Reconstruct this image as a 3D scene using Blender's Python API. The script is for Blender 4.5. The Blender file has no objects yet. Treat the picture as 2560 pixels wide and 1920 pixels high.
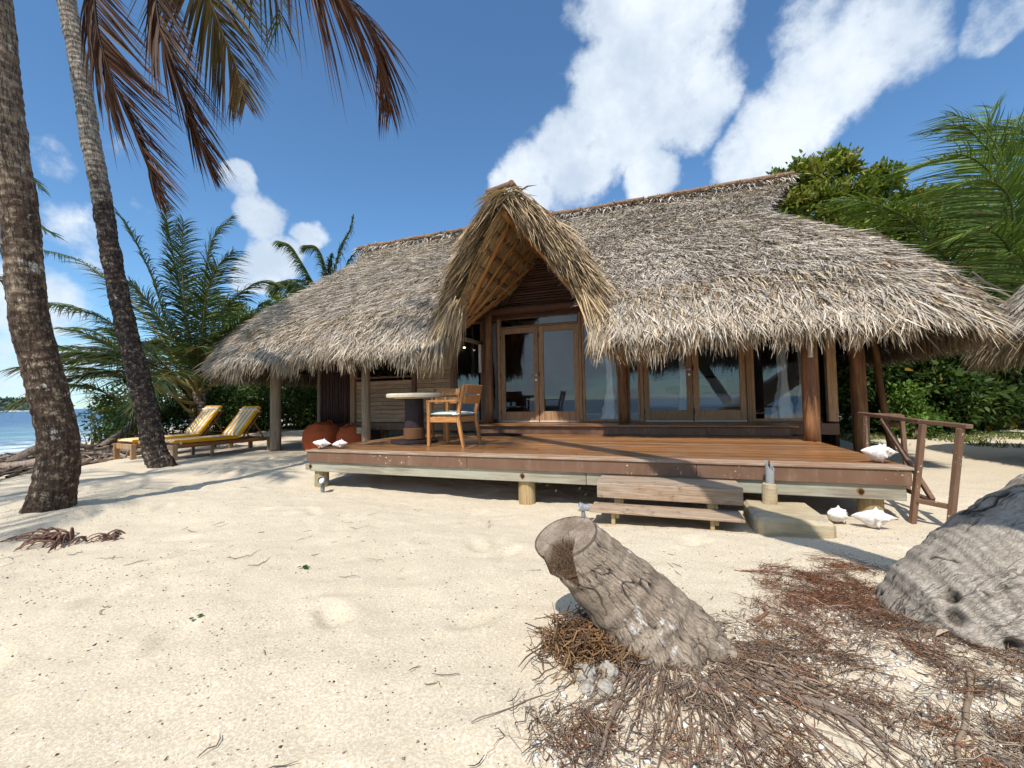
import bpy, bmesh, math, random
import numpy as np
from mathutils import Vector, Matrix, Euler

random.seed(7)
rng = np.random.default_rng(7)
PI = math.pi
SC = bpy.context.scene
COL = SC.collection

# ------------------------------------------------------------------ camera
YAW, PITCH, ROLL = .3403, .0408, -.0181
CAM_Z = 1.09
fw = Vector((-math.sin(YAW) * math.cos(PITCH), math.cos(YAW) * math.cos(PITCH), math.sin(PITCH)))
rt = Vector((math.cos(YAW), math.sin(YAW), 0))
up = rt.cross(fw)
r2 = rt * math.cos(ROLL) + up * math.sin(ROLL)
u2 = -rt * math.sin(ROLL) + up * math.cos(ROLL)
cam_d = bpy.data.cameras.new('camera')
cam = bpy.data.objects.new('camera', cam_d)
COL.objects.link(cam)
m = Matrix((r2, u2, -fw)).transposed().to_4x4()
m.translation = Vector((0, 0, CAM_Z))
cam.matrix_world = m
cam_d.sensor_width = 36
cam_d.lens = 1036 / 2560 * 36
cam_d.clip_start = .05
cam_d.clip_end = 6000
SC.camera = cam

# ------------------------------------------------------------------ node helpers
class NT:
    def __init__(s, tree):
        s.t = tree
        tree.nodes.clear()
    def n(s, typ, ins=None, **kw):
        nd = s.t.nodes.new(typ)
        for k, v in kw.items():
            setattr(nd, k, v)
        for k, v in (ins or {}).items():
            sock = nd.inputs[k]
            if isinstance(v, bpy.types.NodeSocket):
                s.t.links.new(v, sock)
            else:
                sock.default_value = v
        return nd
    def math(s, op, a, b=0., c=0., clamp=False):
        nd = s.n('ShaderNodeMath', {0: a, 1: b, 2: c}, operation=op)
        nd.use_clamp = clamp
        return nd.outputs[0]
    def ramp(s, fac, stops, interp='LINEAR'):
        nd = s.n('ShaderNodeValToRGB', {'Fac': fac})
        cr = nd.color_ramp
        cr.interpolation = interp
        while len(cr.elements) < len(stops):
            cr.elements.new(.5)
        for e, (p, c) in zip(cr.elements, stops):
            e.position = p
            e.color = (c, c, c, 1) if not hasattr(c, '__len__') else (*c[:3], 1)
        return nd.outputs['Color']
    def mix(s, f, a, b, blend='MIX'):
        nd = s.n('ShaderNodeMix', data_type='RGBA', blend_type=blend)
        for i, v in ((0, f), (6, a), (7, b)):
            if isinstance(v, bpy.types.NodeSocket):
                s.t.links.new(v, nd.inputs[i])
            else:
                nd.inputs[i].default_value = v if i == 0 else (*v[:3], 1)
        return nd.outputs[2]
    def noise(s, vec, scale, detail=4, rough=.55, dist=0., out='Fac'):
        nd = s.n('ShaderNodeTexNoise', {'Vector': vec, 'Scale': scale, 'Detail': detail, 'Roughness': rough, 'Distortion': dist})
        return nd.outputs[out]
    def mapping(s, vec, scale=(1, 1, 1), loc=(0, 0, 0), rot=(0, 0, 0)):
        return s.n('ShaderNodeMapping', {'Vector': vec, 'Scale': scale, 'Location': loc, 'Rotation': rot}).outputs[0]
    def rng(s, v, a, b, c=0., d=1., smooth=True):
        return s.n('ShaderNodeMapRange', {0: v, 1: a, 2: b, 3: c, 4: d}, interpolation_type='SMOOTHSTEP' if smooth else 'LINEAR').outputs[0]

# ------------------------------------------------------------------ world: nishita sky + clouds
SUN_EL = math.radians(53)
w = bpy.data.worlds.new('World')
SC.world = w
w.use_nodes = True
t = NT(w.node_tree)
sky = t.n('ShaderNodeTexSky', sky_type='NISHITA', sun_disc=False, sun_elevation=SUN_EL, sun_rotation=PI,
          altitude=0, air_density=1.0, dust_density=.1, ozone_density=3.0)
geo = t.n('ShaderNodeTexCoord').outputs['Generated']
sep = t.n('ShaderNodeSeparateXYZ', {0: geo})
# named clouds, each a soft lobe about a direction of the sky (x, y, z, lobe radius in radians, strength)
CLOUD_LOBES = [
    (-0.245, 0.844, 0.477, 0.095, 0.90), (-0.149, 0.847, 0.510, 0.126, 1.00), (-0.047, 0.821, 0.569, 0.149, 1.00),
    (0.014, 0.774, 0.633, 0.152, 1.00), (-0.009, 0.716, 0.698, 0.136, 1.00), (0.079, 0.743, 0.665, 0.101, 0.95),
    (0.065, 0.826, 0.560, 0.113, 0.95), (0.000, 0.889, 0.459, 0.066, 0.90), (-0.297, 0.835, 0.464, 0.052, 0.70),
    (0.173, 0.880, 0.443, 0.084, 0.85), (0.226, 0.848, 0.480, 0.108, 0.90), (0.269, 0.807, 0.526, 0.113, 0.90),
    (0.321, 0.769, 0.553, 0.105, 0.85), (0.371, 0.775, 0.511, 0.067, 0.70), (0.243, 0.763, 0.599, 0.077, 0.80),
    (0.449, 0.739, 0.503, 0.049, 0.70), (-0.723, 0.587, 0.365, 0.055, 0.85), (-0.728, 0.549, 0.411, 0.034, 0.75),
    (-0.722, 0.622, 0.302, 0.069, 0.95), (-0.669, 0.657, 0.348, 0.041, 0.85), (-0.754, 0.604, 0.259, 0.048, 0.85),
    (-0.878, 0.377, 0.294, 0.070, 0.70), (-0.856, 0.343, 0.387, 0.042, 0.42), (-0.878, 0.407, 0.252, 0.060, 0.60),
    (-0.923, 0.348, 0.164, 0.081, 0.75), (-0.929, 0.366, 0.059, 0.095, 0.65), (-0.836, 0.433, 0.337, 0.041, 0.40),
    (-0.813, 0.409, 0.415, 0.032, 0.30)]
nz0 = t.noise(geo, 4.5, 6, .6)
nz1 = t.noise(geo, 17., 8, .66)
wob = t.n('ShaderNodeVectorMath', {0: geo, 1: t.n('ShaderNodeVectorMath', {0: t.noise(geo, 7, 4, .6, out='Color'), 'Scale': .09}, operation='SCALE').outputs[0]}, operation='ADD').outputs[0]
wob = t.n('ShaderNodeVectorMath', {0: wob, 1: (.045, .045, .045)}, operation='SUBTRACT').outputs[0]
wob = t.n('ShaderNodeVectorMath', {0: wob}, operation='NORMALIZE').outputs[0]
acc = None
for x, y, z, r, s in CLOUD_LOBES:
    d = t.n('ShaderNodeVectorMath', {0: wob, 1: (x, y, z)}, operation='DOT_PRODUCT').outputs['Value']
    v = t.rng(d, math.cos(r * 1.15), math.cos(r * .2), 0, s)
    acc = v if acc is None else t.math('MAXIMUM', acc, v)
# scattered clouds over the rest of the sky (same kind, away from the named ones)
proj = t.n('ShaderNodeVectorMath', {0: geo, 'Scale': t.math('DIVIDE', 1., t.math('ADD', t.math('ABSOLUTE', sep.outputs[2]), .22))}, operation='SCALE').outputs[0]
gen = t.noise(t.mapping(proj, loc=(3.1, 1.7, 0)), 1.15, 5, .55)
back = t.rng(t.n('ShaderNodeVectorMath', {0: geo, 1: tuple(fw)}, operation='DOT_PRODUCT').outputs['Value'], .55, .15)
gen = t.math('MULTIPLY', t.rng(gen, .42, .60), back)
acc = t.math('MAXIMUM', acc, gen)
fb = t.math('ADD', t.math('MULTIPLY', nz0, .55), t.math('MULTIPLY', nz1, .45))
dens = t.math('ADD', t.math('MULTIPLY', acc, 1.05), t.math('MULTIPLY', t.math('SUBTRACT', fb, .5), 2.1))
dens = t.rng(dens, .36, .92)
dens = t.math('MULTIPLY', dens, t.rng(acc, .02, .25))
shade = t.noise(t.mapping(geo, loc=(.3, .2, .05)), 6., 5, .6)
ccol = t.mix(t.rng(shade, .32, .7), (4.8, 5.6, 6.6), (7.4, 7.9, 8.4))
skyc = t.mix(1., sky.outputs[0], (.86, 1.16, 1.30), 'MULTIPLY')
cmix = t.mix(t.math('MULTIPLY', dens, .93), skyc, ccol)
# thin veil of haze low over the sea
hz = t.rng(sep.outputs[2], 0., .2, .3, 0.)
cmix = t.mix(hz, cmix, (4.2, 5.7, 7.6))
bg = t.n('ShaderNodeBackground', {'Color': cmix, 'Strength': .125})
t.n('ShaderNodeOutputWorld', {'Surface': bg.outputs[0]})

# ------------------------------------------------------------------ sun
sun_d = bpy.data.lights.new('sun', 'SUN')
sun_d.energy = 4.6
sun_d.angle = math.radians(.55)
sun_d.color = (1, .945, .86)
sun = bpy.data.objects.new('sun', sun_d)
COL.objects.link(sun)
sun.rotation_euler = Vector((.02, math.cos(SUN_EL), -math.sin(SUN_EL))).to_track_quat('-Z', 'Y').to_euler()

SC.view_settings.view_transform = 'Standard'
SC.view_settings.look = 'None'
SC.view_settings.exposure = 0.12
SC.view_settings.gamma = 1
SC.view_settings.use_curve_mapping = False
SC.render.engine = 'CYCLES'
SC.cycles.max_bounces = 5
SC.cycles.diffuse_bounces = 2
SC.cycles.glossy_bounces = 3
SC.cycles.transmission_bounces = 4
SC.cycles.transparent_max_bounces = 8
SC.cycles.caustics_reflective = False
SC.cycles.caustics_refractive = False
SC.cycles.use_denoising = True
SC.cycles.adaptive_threshold = .02

# ------------------------------------------------------------------ noise in numpy
def _hash(ix, iy, iz, seed):
    n = (ix.astype(np.int64) * 374761393 + iy.astype(np.int64) * 668265263 + iz.astype(np.int64) * 2147483647 + seed * 1274126177) & 0xffffffff
    n = ((n ^ (n >> 13)) * 1274126177) & 0xffffffff
    n = ((n ^ (n >> 16)) * 2246822519) & 0xffffffff
    return ((n ^ (n >> 15)) & 0xffffff) / float(0xffffff)
def vnoise(p, seed=0):
    p = np.asarray(p, float)
    i = np.floor(p)
    f = p - i
    f = f * f * (3 - 2 * f)
    x, y, z = i[:, 0], i[:, 1], i[:, 2]
    out = 0
    for dx in (0, 1):
        wx = f[:, 0] if dx else 1 - f[:, 0]
        for dy in (0, 1):
            wy = f[:, 1] if dy else 1 - f[:, 1]
            for dz in (0, 1):
                wz = f[:, 2] if dz else 1 - f[:, 2]
                out = out + wx * wy * wz * _hash(x + dx, y + dy, z + dz, seed)
    return out * 2 - 1
def fbm(p, octs=4, seed=0, gain=.5, lac=2.03):
    a, s, o = 1., 0., np.array(p, float)
    tot = 0.
    for k in range(octs):
        s = s + a * vnoise(o, seed + k * 17)
        tot += a
        a *= gain
        o = o * lac + 5.3
    return s / tot
def sstep(a, b, x):
    x = np.clip((x - a) / (b - a), 0, 1)
    return x * x * (3 - 2 * x)
def unit(v):
    return v / (np.linalg.norm(v, axis=-1, keepdims=True) + 1e-9)

# ------------------------------------------------------------------ mesh helpers
def make_mesh(name, V, F, mat=None, col=None, uvp=None, smooth=False):
    V = np.asarray(V, np.float32).reshape(-1, 3)
    me = bpy.data.meshes.new(name)
    if isinstance(F, np.ndarray):
        nf, k = F.shape
        me.vertices.add(len(V)); me.vertices.foreach_set('co', V.ravel())
        me.loops.add(nf * k); me.loops.foreach_set('vertex_index', F.astype(np.int32).ravel())
        me.polygons.add(nf); me.polygons.foreach_set('loop_start', np.arange(0, nf * k, k, dtype=np.int32))
        me.polygons.foreach_set('loop_total', np.full(nf, k, np.int32))
        me.update(calc_edges=True)
    else:
        me.from_pydata([tuple(v) for v in V.tolist()], [], F)
    if smooth:
        me.polygons.foreach_set('use_smooth', np.ones(len(me.polygons), bool))
    if col is not None:
        c = np.ones((len(V), 4), np.float32); c[:, :3] = col
        at = me.color_attributes.new('Col', 'FLOAT_COLOR', 'POINT'); at.data.foreach_set('color', c.ravel())
    if uvp is not None:
        u = np.zeros((len(V), 3), np.float32); u[:, :uvp.shape[1]] = uvp
        at = me.attributes.new('uvp', 'FLOAT_VECTOR', 'POINT'); at.data.foreach_set('vector', u.ravel())
    if mat:
        me.materials.append(mat)
    return me
def obj(name, me, parent=None, loc=None, rot=None, kind=None):
    o = bpy.data.objects.new(name, me)
    COL.objects.link(o)
    if parent is not None:
        o.parent = parent
    if loc is not None:
        o.location = loc
    if rot is not None:
        o.rotation_euler = rot
    if kind:
        o['kind'] = kind
    return o
def mobj(name, V, F, mat, parent=None, kind=None, **kw):
    loc = kw.pop('loc', None); rot = kw.pop('rot', None)
    return obj(name, make_mesh(name, V, F, mat, **kw), parent, loc, rot, kind)
def thing(name, label, cat, loc=(0, 0, 0), rot=(0, 0, 0), group=None):
    o = obj(name, None, None, loc, rot)
    tag(o, label, cat, group)
    return o
def tag(o, label=None, cat=None, group=None, kind=None):
    if label: o['label'] = label
    if cat: o['category'] = cat
    if group: o['group'] = group
    if kind: o['kind'] = kind
    return o
def cbox(sx, sy, sz, b=.006):
    """chamfered box centred at 0"""
    bm = bmesh.new()
    bmesh.ops.create_cube(bm, size=1)
    for v in bm.verts:
        v.co = Vector((v.co.x * sx, v.co.y * sy, v.co.z * sz))
    if b:
        bmesh.ops.bevel(bm, geom=bm.edges[:], offset=min(b, .45 * min(sx, sy, sz)), segments=1, affect='EDGES')
    V = np.array([v.co[:] for v in bm.verts]); F = [[v.index for v in f.verts] for f in bm.faces]
    bm.free()
    return V, F
def boxm(name, size, mat, b=.006):
    V, F = cbox(*size, b)
    return make_mesh(name, V, F, mat)
def box(name, lo, hi, mat, parent=None, b=.006, kind=None):
    lo, hi = np.array(lo, float), np.array(hi, float)
    V, F = cbox(*(hi - lo), b)
    return obj(name, make_mesh(name, V, F, mat), parent, tuple((lo + hi) / 2), None, kind)
def bar(name, a, c, wx, wz, mat, parent=None, b=.005):
    """rectangular bar from a to c"""
    a, c = Vector(a), Vector(c)
    d = c - a
    V, F = cbox(wx, wz, d.length, b)
    q = d.to_track_quat('Z', 'Y')
    o = obj(name, make_mesh(name, V, F, mat), parent, (a + c) / 2)
    o.rotation_euler = q.to_euler()
    return o
def merge(parts):
    Vs, Fs, n = [], [], 0
    for V, F in parts:
        V = np.asarray(V, float)
        Vs.append(V)
        Fs += [[int(i) + n for i in f] for f in F]
        n += len(V)
    return np.concatenate(Vs), Fs
def spline(pts, n):
    pts = np.asarray(pts, float)
    P = np.vstack([2 * pts[0] - pts[1], pts, 2 * pts[-1] - pts[-2]])
    L = np.concatenate([[0], np.cumsum(np.linalg.norm(np.diff(pts[:, :3], axis=0), axis=1))])
    tt = np.linspace(0, L[-1], n)
    k = np.clip(np.searchsorted(L, tt, 'right') - 1, 0, len(pts) - 2)
    f = ((tt - L[k]) / (L[k + 1] - L[k] + 1e-9))[:, None]
    p0, p1, p2, p3 = P[k], P[k + 1], P[k + 2], P[k + 3]
    return .5 * (2 * p1 + (p2 - p0) * f + (2 * p0 - 5 * p1 + 4 * p2 - p3) * f ** 2 + (3 * p1 - p0 - 3 * p2 + p3) * f ** 3)
def frames(C):
    T = unit(np.gradient(C, axis=0))
    ref = np.array([0, 0, 1.]) if abs(T[0, 2]) < .9 else np.array([0, 1., 0])
    U = np.zeros_like(C)
    u = unit(ref - T[0] * (ref @ T[0]))
    for i in range(len(C)):
        u = unit(u - T[i] * (u @ T[i]))
        U[i] = u
    return T, U, np.cross(T, U)
def tube(C, R, seg=8, cap=True):
    """swept tube; returns V, F(list), uvp"""
    C = np.asarray(C, float)
    R = np.broadcast_to(np.asarray(R, float), (len(C),))
    T, U, W = frames(C)
    a = np.arange(seg) * 2 * PI / seg
    V = C[:, None, :] + R[:, None, None] * (np.cos(a)[None, :, None] * U[:, None, :] + np.sin(a)[None, :, None] * W[:, None, :])
    n = len(C)
    i, j = np.meshgrid(np.arange(n - 1), np.arange(seg), indexing='ij')
    j2 = (j + 1) % seg
    F = np.stack([i * seg + j, i * seg + j2, (i + 1) * seg + j2, (i + 1) * seg + j], -1).reshape(-1, 4)
    V = V.reshape(-1, 3)
    if not cap:
        return V, F
    Fl = F.tolist()
    Fl.append(list(range(seg))[::-1]); Fl.append([(n - 1) * seg + k for k in range(seg)])
    return V, Fl
def tubes_many(Cs, Rs, seg=3):
    """many tubes with equal point count: Cs (n,k,3), Rs (n,k)"""
    n, k, _ = Cs.shape
    T = np.gradient(Cs, axis=1)
    T = unit(T)
    ref = np.zeros_like(T); ref[..., 2] = 1
    bad = np.abs(T[..., 2]) > .95
    ref[bad] = (1, 0, 0)
    U = unit(np.cross(T, ref)); W = np.cross(U, T)
    a = np.arange(seg) * 2 * PI / seg
    V = Cs[:, :, None, :] + Rs[:, :, None, None] * (np.cos(a)[None, None, :, None] * U[:, :, None, :] + np.sin(a)[None, None, :, None] * W[:, :, None, :])
    i, j = np.meshgrid(np.arange(k - 1), np.arange(seg), indexing='ij')
    j2 = (j + 1) % seg
    f = np.stack([i * seg + j, i * seg + j2, (i + 1) * seg + j2, (i + 1) * seg + j], -1).reshape(-1, 4)
    F = (f[None] + (np.arange(n) * k * seg)[:, None, None]).reshape(-1, 4)
    return V.reshape(-1, 3), F
def blades(P, D, S, L, W, bend, seg=2, tip=.12):
    """flat tapering blades. P root, D direction, S side vector, bend: vector added * t^2 * L"""
    n = len(P)
    tt = np.linspace(0, 1, seg + 1)
    D = unit(D); S = unit(S - D * np.sum(S * D, -1, keepdims=True))
    L = np.broadcast_to(np.asarray(L, float), (n,)); W = np.broadcast_to(np.asarray(W, float), (n,))
    C = P[:, None, :] + (D[:, None, :] * tt[None, :, None] + bend[:, None, :] * (tt ** 2)[None, :, None]) * L[:, None, None]
    wt = np.where(tt < .35, .75 + .25 * tt / .35, 1 - (1 - tip) * ((tt - .35) / .65) ** 1.3)
    off = S[:, None, :] * (W[:, None] * wt[None, :] * .5)[..., None]
    V = np.stack([C - off, C + off], 2).reshape(-1, 3)
    k = seg + 1
    i = np.arange(seg)
    f = np.stack([2 * i, 2 * i + 1, 2 * i + 3, 2 * i + 2], -1)
    F = (f[None] + (np.arange(n) * 2 * k)[:, None, None]).reshape(-1, 4)
    return V, F, 2 * k
def rep(c, k):
    return np.repeat(c, k, axis=0)
def lathe(prof, seg=24, axis_close=True):
    """prof list of (r, z)"""
    prof = np.array(prof, float)
    a = np.arange(seg) * 2 * PI / seg
    V = np.stack([prof[:, 0, None] * np.cos(a), prof[:, 0, None] * np.sin(a), np.repeat(prof[:, 1, None], seg, 1)], -1).reshape(-1, 3)
    n = len(prof)
    F = []
    for i in range(n - 1):
        for j in range(seg):
            j2 = (j + 1) % seg
            F.append([i * seg + j, i * seg + j2, (i + 1) * seg + j2, (i + 1) * seg + j])
    F.append(list(range(seg))[::-1]); F.append([(n - 1) * seg + k for k in range(seg)])
    return V, F
def copy_tree(o, parent=None):
    c = o.copy(); COL.objects.link(c); c.parent = parent
    for ch in o.children:
        copy_tree(ch, c)
    return c

# ------------------------------------------------------------------ materials
def material(name):
    mt = bpy.data.materials.new(name)
    mt.use_nodes = True
    return mt, NT(mt.node_tree)
def finish(t, col, rough=.7, spec=.3, bump=None, bstr=.3, bdist=.01, **kw):
    ins = {'Base Color': col if isinstance(col, bpy.types.NodeSocket) else (*col, 1), 'Roughness': rough, 'Specular IOR Level': spec}
    ins.update(kw)
    if bump is not None:
        ins['Normal'] = t.n('ShaderNodeBump', {'Height': bump, 'Strength': bstr, 'Distance': bdist}).outputs[0]
    p = t.n('ShaderNodeBsdfPrincipled', ins)
    t.n('ShaderNodeOutputMaterial', {'Surface': p.outputs[0]})
    return p
def objco(t): return t.n('ShaderNodeTexCoord').outputs['Object']
def attr(t, name): return t.n('ShaderNodeAttribute', attribute_name=name).outputs
def wcoord(t): return t.n('ShaderNodeNewGeometry').outputs['Position']
def orand(t): return t.n('ShaderNodeObjectInfo').outputs['Random']

def wood(name, c1, c2, axis=0, rough=.5, spec=.3, grain=14, var=.35, coat=0., dirt=None, grey=None):
    """wood with grain running along local axis; tint varies per object"""
    mt, t = material(name)
    r = orand(t)
    v = t.n('ShaderNodeVectorMath', {0: objco(t), 1: t.n('ShaderNodeCombineXYZ', {0: t.math('MULTIPLY', r, 37.), 1: t.math('MULTIPLY', r, 11.), 2: t.math('MULTIPLY', r, 5.)}).outputs[0]}, operation='ADD').outputs[0]
    sc = [grain] * 3; sc[axis] = grain * .06
    g = t.noise(t.mapping(v, scale=tuple(sc)), 4, 6, .65, .6)
    big = t.noise(t.mapping(v, scale=tuple(1 if i != axis else .35 for i in range(3))), 2.2, 3)
    col = t.mix(t.rng(g, .3, .7), c1, c2)
    k = t.math('ADD', t.math('MULTIPLY', r, var), t.math('ADD', t.math('MULTIPLY', big, .5), .75 - var / 2))
    col = t.mix(1., col, t.n('ShaderNodeCombineXYZ', {0: k, 1: k, 2: k}).outputs[0], 'MULTIPLY')
    if grey:
        m2 = t.rng(t.noise(t.mapping(v, scale=tuple(2.2 if i != axis else .5 for i in range(3))), 3, 4, .6), .42, .62)
        col = t.mix(t.math('MULTIPLY', m2, grey[1]), col, grey[0])
    if dirt:
        m2 = t.rng(t.noise(v, 9, 5, .7), .56, .72)
        col = t.mix(t.math('MULTIPLY', m2, dirt[1]), col, dirt[0])
    finish(t, col, rough, spec, g, .35, .004, **({'Coat Weight': coat, 'Coat Roughness': .25} if coat else {}))
    return mt

def vcol(name, rough=.8, spec=.2, trans=0., mul=(1, 1, 1), nscale=30., namt=.35):
    """material from per-vertex colour with fine mottling; optional leaf translucency"""
    mt, t = material(name)
    c = attr(t, 'Col')[0]
    nz = t.noise(wcoord(t), nscale, 3)
    k = t.math('ADD', t.math('MULTIPLY', nz, namt * 2), 1 - namt)
    c = t.mix(1., c, t.n('ShaderNodeCombineXYZ', {0: k, 1: k, 2: k}).outputs[0], 'MULTIPLY')
    if mul != (1, 1, 1):
        c = t.mix(1., c, mul, 'MULTIPLY')
    p = t.n('ShaderNodeBsdfPrincipled', {'Base Color': c, 'Roughness': rough, 'Specular IOR Level': spec})
    out = p.outputs[0]
    if trans:
        tr = t.n('ShaderNodeBsdfTranslucent', {'Color': t.mix(1., c, (1.35, 1.25, .6), 'MULTIPLY')})
        out = t.n('ShaderNodeMixShader', {0: trans, 1: out, 2: tr.outputs[0]}).outputs[0]
    t.n('ShaderNodeOutputMaterial', {'Surface': out})
    return mt

M = {}
# sand
mt, t = material('sand')
wc = wcoord(t)
big = t.noise(wc, .55, 4)
mid = t.noise(wc, 5, 5, .6)
fine = t.noise(wc, 95, 4, .7)
grit = t.noise(wc, 300, 2, .6)
col = t.mix(t.rng(big, .35, .65), (.66, .59, .465), (.72, .66, .535))
col = t.mix(t.rng(mid, .35, .7), col, (.74, .68, .565))
col = t.mix(t.math('MULTIPLY', t.rng(fine, .40, .62), .55), (.47, .395, .29), col)
vo = t.n('ShaderNodeTexVoronoi', {'Vector': wc, 'Scale': 62., 'Randomness': 1.})
vr = t.n('ShaderNodeSeparateColor', {0: vo.outputs['Color']})
spk = t.math('MULTIPLY', t.math('GREATER_THAN', vr.outputs[0], .90), t.math('LESS_THAN', vo.outputs['Distance'], t.math('MULTIPLY', vr.outputs[1], .42)))
spk = t.math('MULTIPLY', spk, t.rng(t.noise(wc, 1.3, 3), .33, .55))
col = t.mix(t.math('MULTIPLY', spk, .8), col, (.20, .145, .10))
spw = t.math('MULTIPLY', t.math('LESS_THAN', vr.outputs[0], .05), t.math('LESS_THAN', vo.outputs['Distance'], .3))
col = t.mix(t.math('MULTIPLY', spw, .7), col, (.82, .79, .72))
col = t.mix(1., col, (1.17, 1.16, 1.14), 'MULTIPLY')
hgt = t.math('ADD', t.math('MULTIPLY', fine, .55), t.math('ADD', t.math('MULTIPLY', grit, .3), t.math('MULTIPLY', mid, 1.2)))
finish(t, col, .95, .08, hgt, .55, .012)
M['sand'] = mt

# sea
mt, t = material('sea_water')
wc = wcoord(t)
sw = t.noise(t.mapping(wc, scale=(1, .45, 1), rot=(0, 0, .76)), .55, 6, .62)
sw2 = t.noise(wc, 3.2, 3, .6)
s3 = t.n('ShaderNodeSeparateXYZ', {0: wc})
dist = t.math('ADD', t.math('MULTIPLY', t.math('ADD', s3.outputs[0], 13.5), .69), t.math('MULTIPLY', t.math('SUBTRACT', s3.outputs[1], 1.), .72))
deep = t.rng(dist, -3., -26.)
col = t.mix(deep, (.20, .36, .40), (.03, .125, .25))
col = t.mix(t.math('MULTIPLY', t.rng(sw, .45, .62), .6), col, (.014, .065, .15))
foam = t.math('MULTIPLY', t.rng(dist, -6.5, -1.), t.rng(t.noise(wc, 1.1, 5, .6), .45, .6))
col = t.mix(foam, col, (.75, .78, .78))
finish(t, col, .3, .22, t.math('ADD', sw, t.math('MULTIPLY', sw2, .3)), .9, .35)
M['sea'] = mt

# deck
M['deck'] = wood('varnished_deck_wood', (.175, .062, .018), (.41, .18, .05), 0, .30, .5, 16, .6, .3, grey=((.36, .26, .17), .35))
M['deck_grey'] = wood('weathered_deck_edge', (.22, .15, .10), (.42, .33, .25), 0, .7, .2, 18, .3, grey=((.22, .08, .03), .5))
M['old_plank'] = wood('weathered_plank', (.23, .15, .095), (.45, .335, .235), 0, .85, .12, 18, .3, dirt=((.11, .07, .045), .8), grey=((.40, .34, .28), .5))
M['beam_grey'] = wood('silvered_beam', (.22, .19, .14), (.40, .36, .275), 0, .8, .15, 10, .2, grey=((.42, .44, .34), .5))
mt, t = material('brown_paint')
wc = objco(t)
n1 = t.noise(wc, 3, 4); n2 = t.noise(wc, 40, 3)
col = t.mix(t.rng(n1, .3, .7), (.15, .082, .05), (.185, .105, .066))
chips = t.rng(t.noise(wcoord(t), 34, 2, .5), .69, .715)
chips = t.math('MULTIPLY', chips, t.rng(t.noise(wcoord(t), 1.1, 2), .48, .6))
col = t.mix(chips, col, (.6, .47, .33))
drt = t.rng(t.noise(t.mapping(wcoord(t), scale=(5, 5, 1.2)), 2., 5, .7), .5, .72)
col = t.mix(t.math('MULTIPLY', drt, .45), col, (.30, .21, .15))
finish(t, col, .55, .3, n2, .2, .003)
M['brown'] = mt
M['brown_dark'] = wood('dark_timber', (.055, .024, .014), (.13, .06, .035), 0, .55, .3, 12, .3)
M['frame'] = wood('oiled_frame', (.25, .135, .065), (.45, .275, .145), 2, .5, .3, 16, .35)
M['frame_dark'] = wood('dark_frame', (.14, .065, .036), (.26, .14, .08), 2, .5, .3, 16, .3)  # darker tone of the frame wood
M['siding'] = wood('siding_board', (.29, .185, .115), (.50, .345, .23), 0, .65, .2, 14, .35, dirt=((.13, .055, .025), .55))
M['post'] = wood('round_post', (.16, .068, .028), (.34, .165, .07), 2, .55, .3, 9, .2, grey=((.10, .04, .02), .5))
M['post_grey'] = wood('grey_post', (.24, .17, .11), (.40, .31, .21), 2, .75, .2, 9, .2)
M['pile'] = wood('treated_pile', (.30, .195, .085), (.52, .385, .21), 2, .8, .15, 9, .2, grey=((.30, .29, .15), .45))
M['dark_pole'] = wood('dark_pole', (.045, .02, .016), (.10, .05, .04), 2, .6, .25, 14, .5)
M['gable_pole'] = wood('gable_pole', (.06, .028, .018), (.15, .075, .045), 0, .6, .25, 14, .6)
M['rafter'] = wood('golden_rafter', (.24, .10, .03), (.46, .23, .075), 2, .5, .3, 10, .2)
M['ridge'] = wood('ridge_pole', (.13, .075, .045), (.27, .17, .11), 0, .7, .2, 10, .3)
M['teak'] = wood('teak_chair', (.33, .135, .04), (.56, .27, .095), 0, .5, .3, 16, .25)
M['teak_z'] = wood('teak_chair_upright', (.33, .135, .04), (.56, .27, .095), 2, .5, .3, 16, .25)
M['lounger'] = wood('lounger_wood', (.20, .075, .025), (.38, .16, .055), 0, .6, .25, 14, .3)
M['lounger_z'] = wood('lounger_leg_wood', (.26, .14, .065), (.42, .25, .12), 2, .7, .2, 14, .4, grey=((.36, .31, .25), .5))
M['table_col'] = wood('charred_log', (.022, .014, .016), (.06, .04, .04), 2, .6, .3, 10, .2)
def plain(name, c, rough=.6, spec=.3, nscale=20, amt=.2, bstr=.2, **kw):
    mt, t = material(name)
    n1 = t.noise(objco(t), nscale, 5, .6)
    k = t.math('ADD', t.math('MULTIPLY', n1, amt * 2), 1 - amt)
    col = t.mix(1., c, t.n('ShaderNodeCombineXYZ', {0: k, 1: k, 2: k}).outputs[0], 'MULTIPLY')
    finish(t, col, rough, spec, n1, bstr, .006, **kw)
    return mt
M['table_top'] = plain('pale_stone_top', (.66, .575, .42), .6, .3, 12, .15)
M['rope'] = plain('coir_rope', (.20, .10, .05), .9, .1, 160, .5, .8)
M['cushion'] = plain('pale_mint_cushion', (.55, .63, .58), .9, .1, 60, .08)
M['bean'] = plain('rust_canvas', (.46, .10, .035), .85, .15, 14, .25, .5)
M['mat'] = plain('dark_mat', (.022, .02, .024), .95, .1, 80, .3)
M['metal'] = plain('grey_metal', (.42, .44, .46), .45, .5, 30, .25, Metallic=.6)
M['lamp_shell'] = plain('grey_lamp_housing', (.20, .21, .23), .5, .4, 30, .2)
M['lens'] = plain('lamp_lens', (.70, .70, .66), .2, .5, 8, .1)
M['steel'] = plain('brushed_steel', (.62, .58, .52), .3, .5, 40, .1, Metallic=.9)
M['bolt'] = plain('rusty_bolt', (.05, .017, .008), .8, .2, 30, .4)
M['rust'] = plain('rust_stain', (.24, .145, .07), .9, .1, 40, .5)
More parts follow.
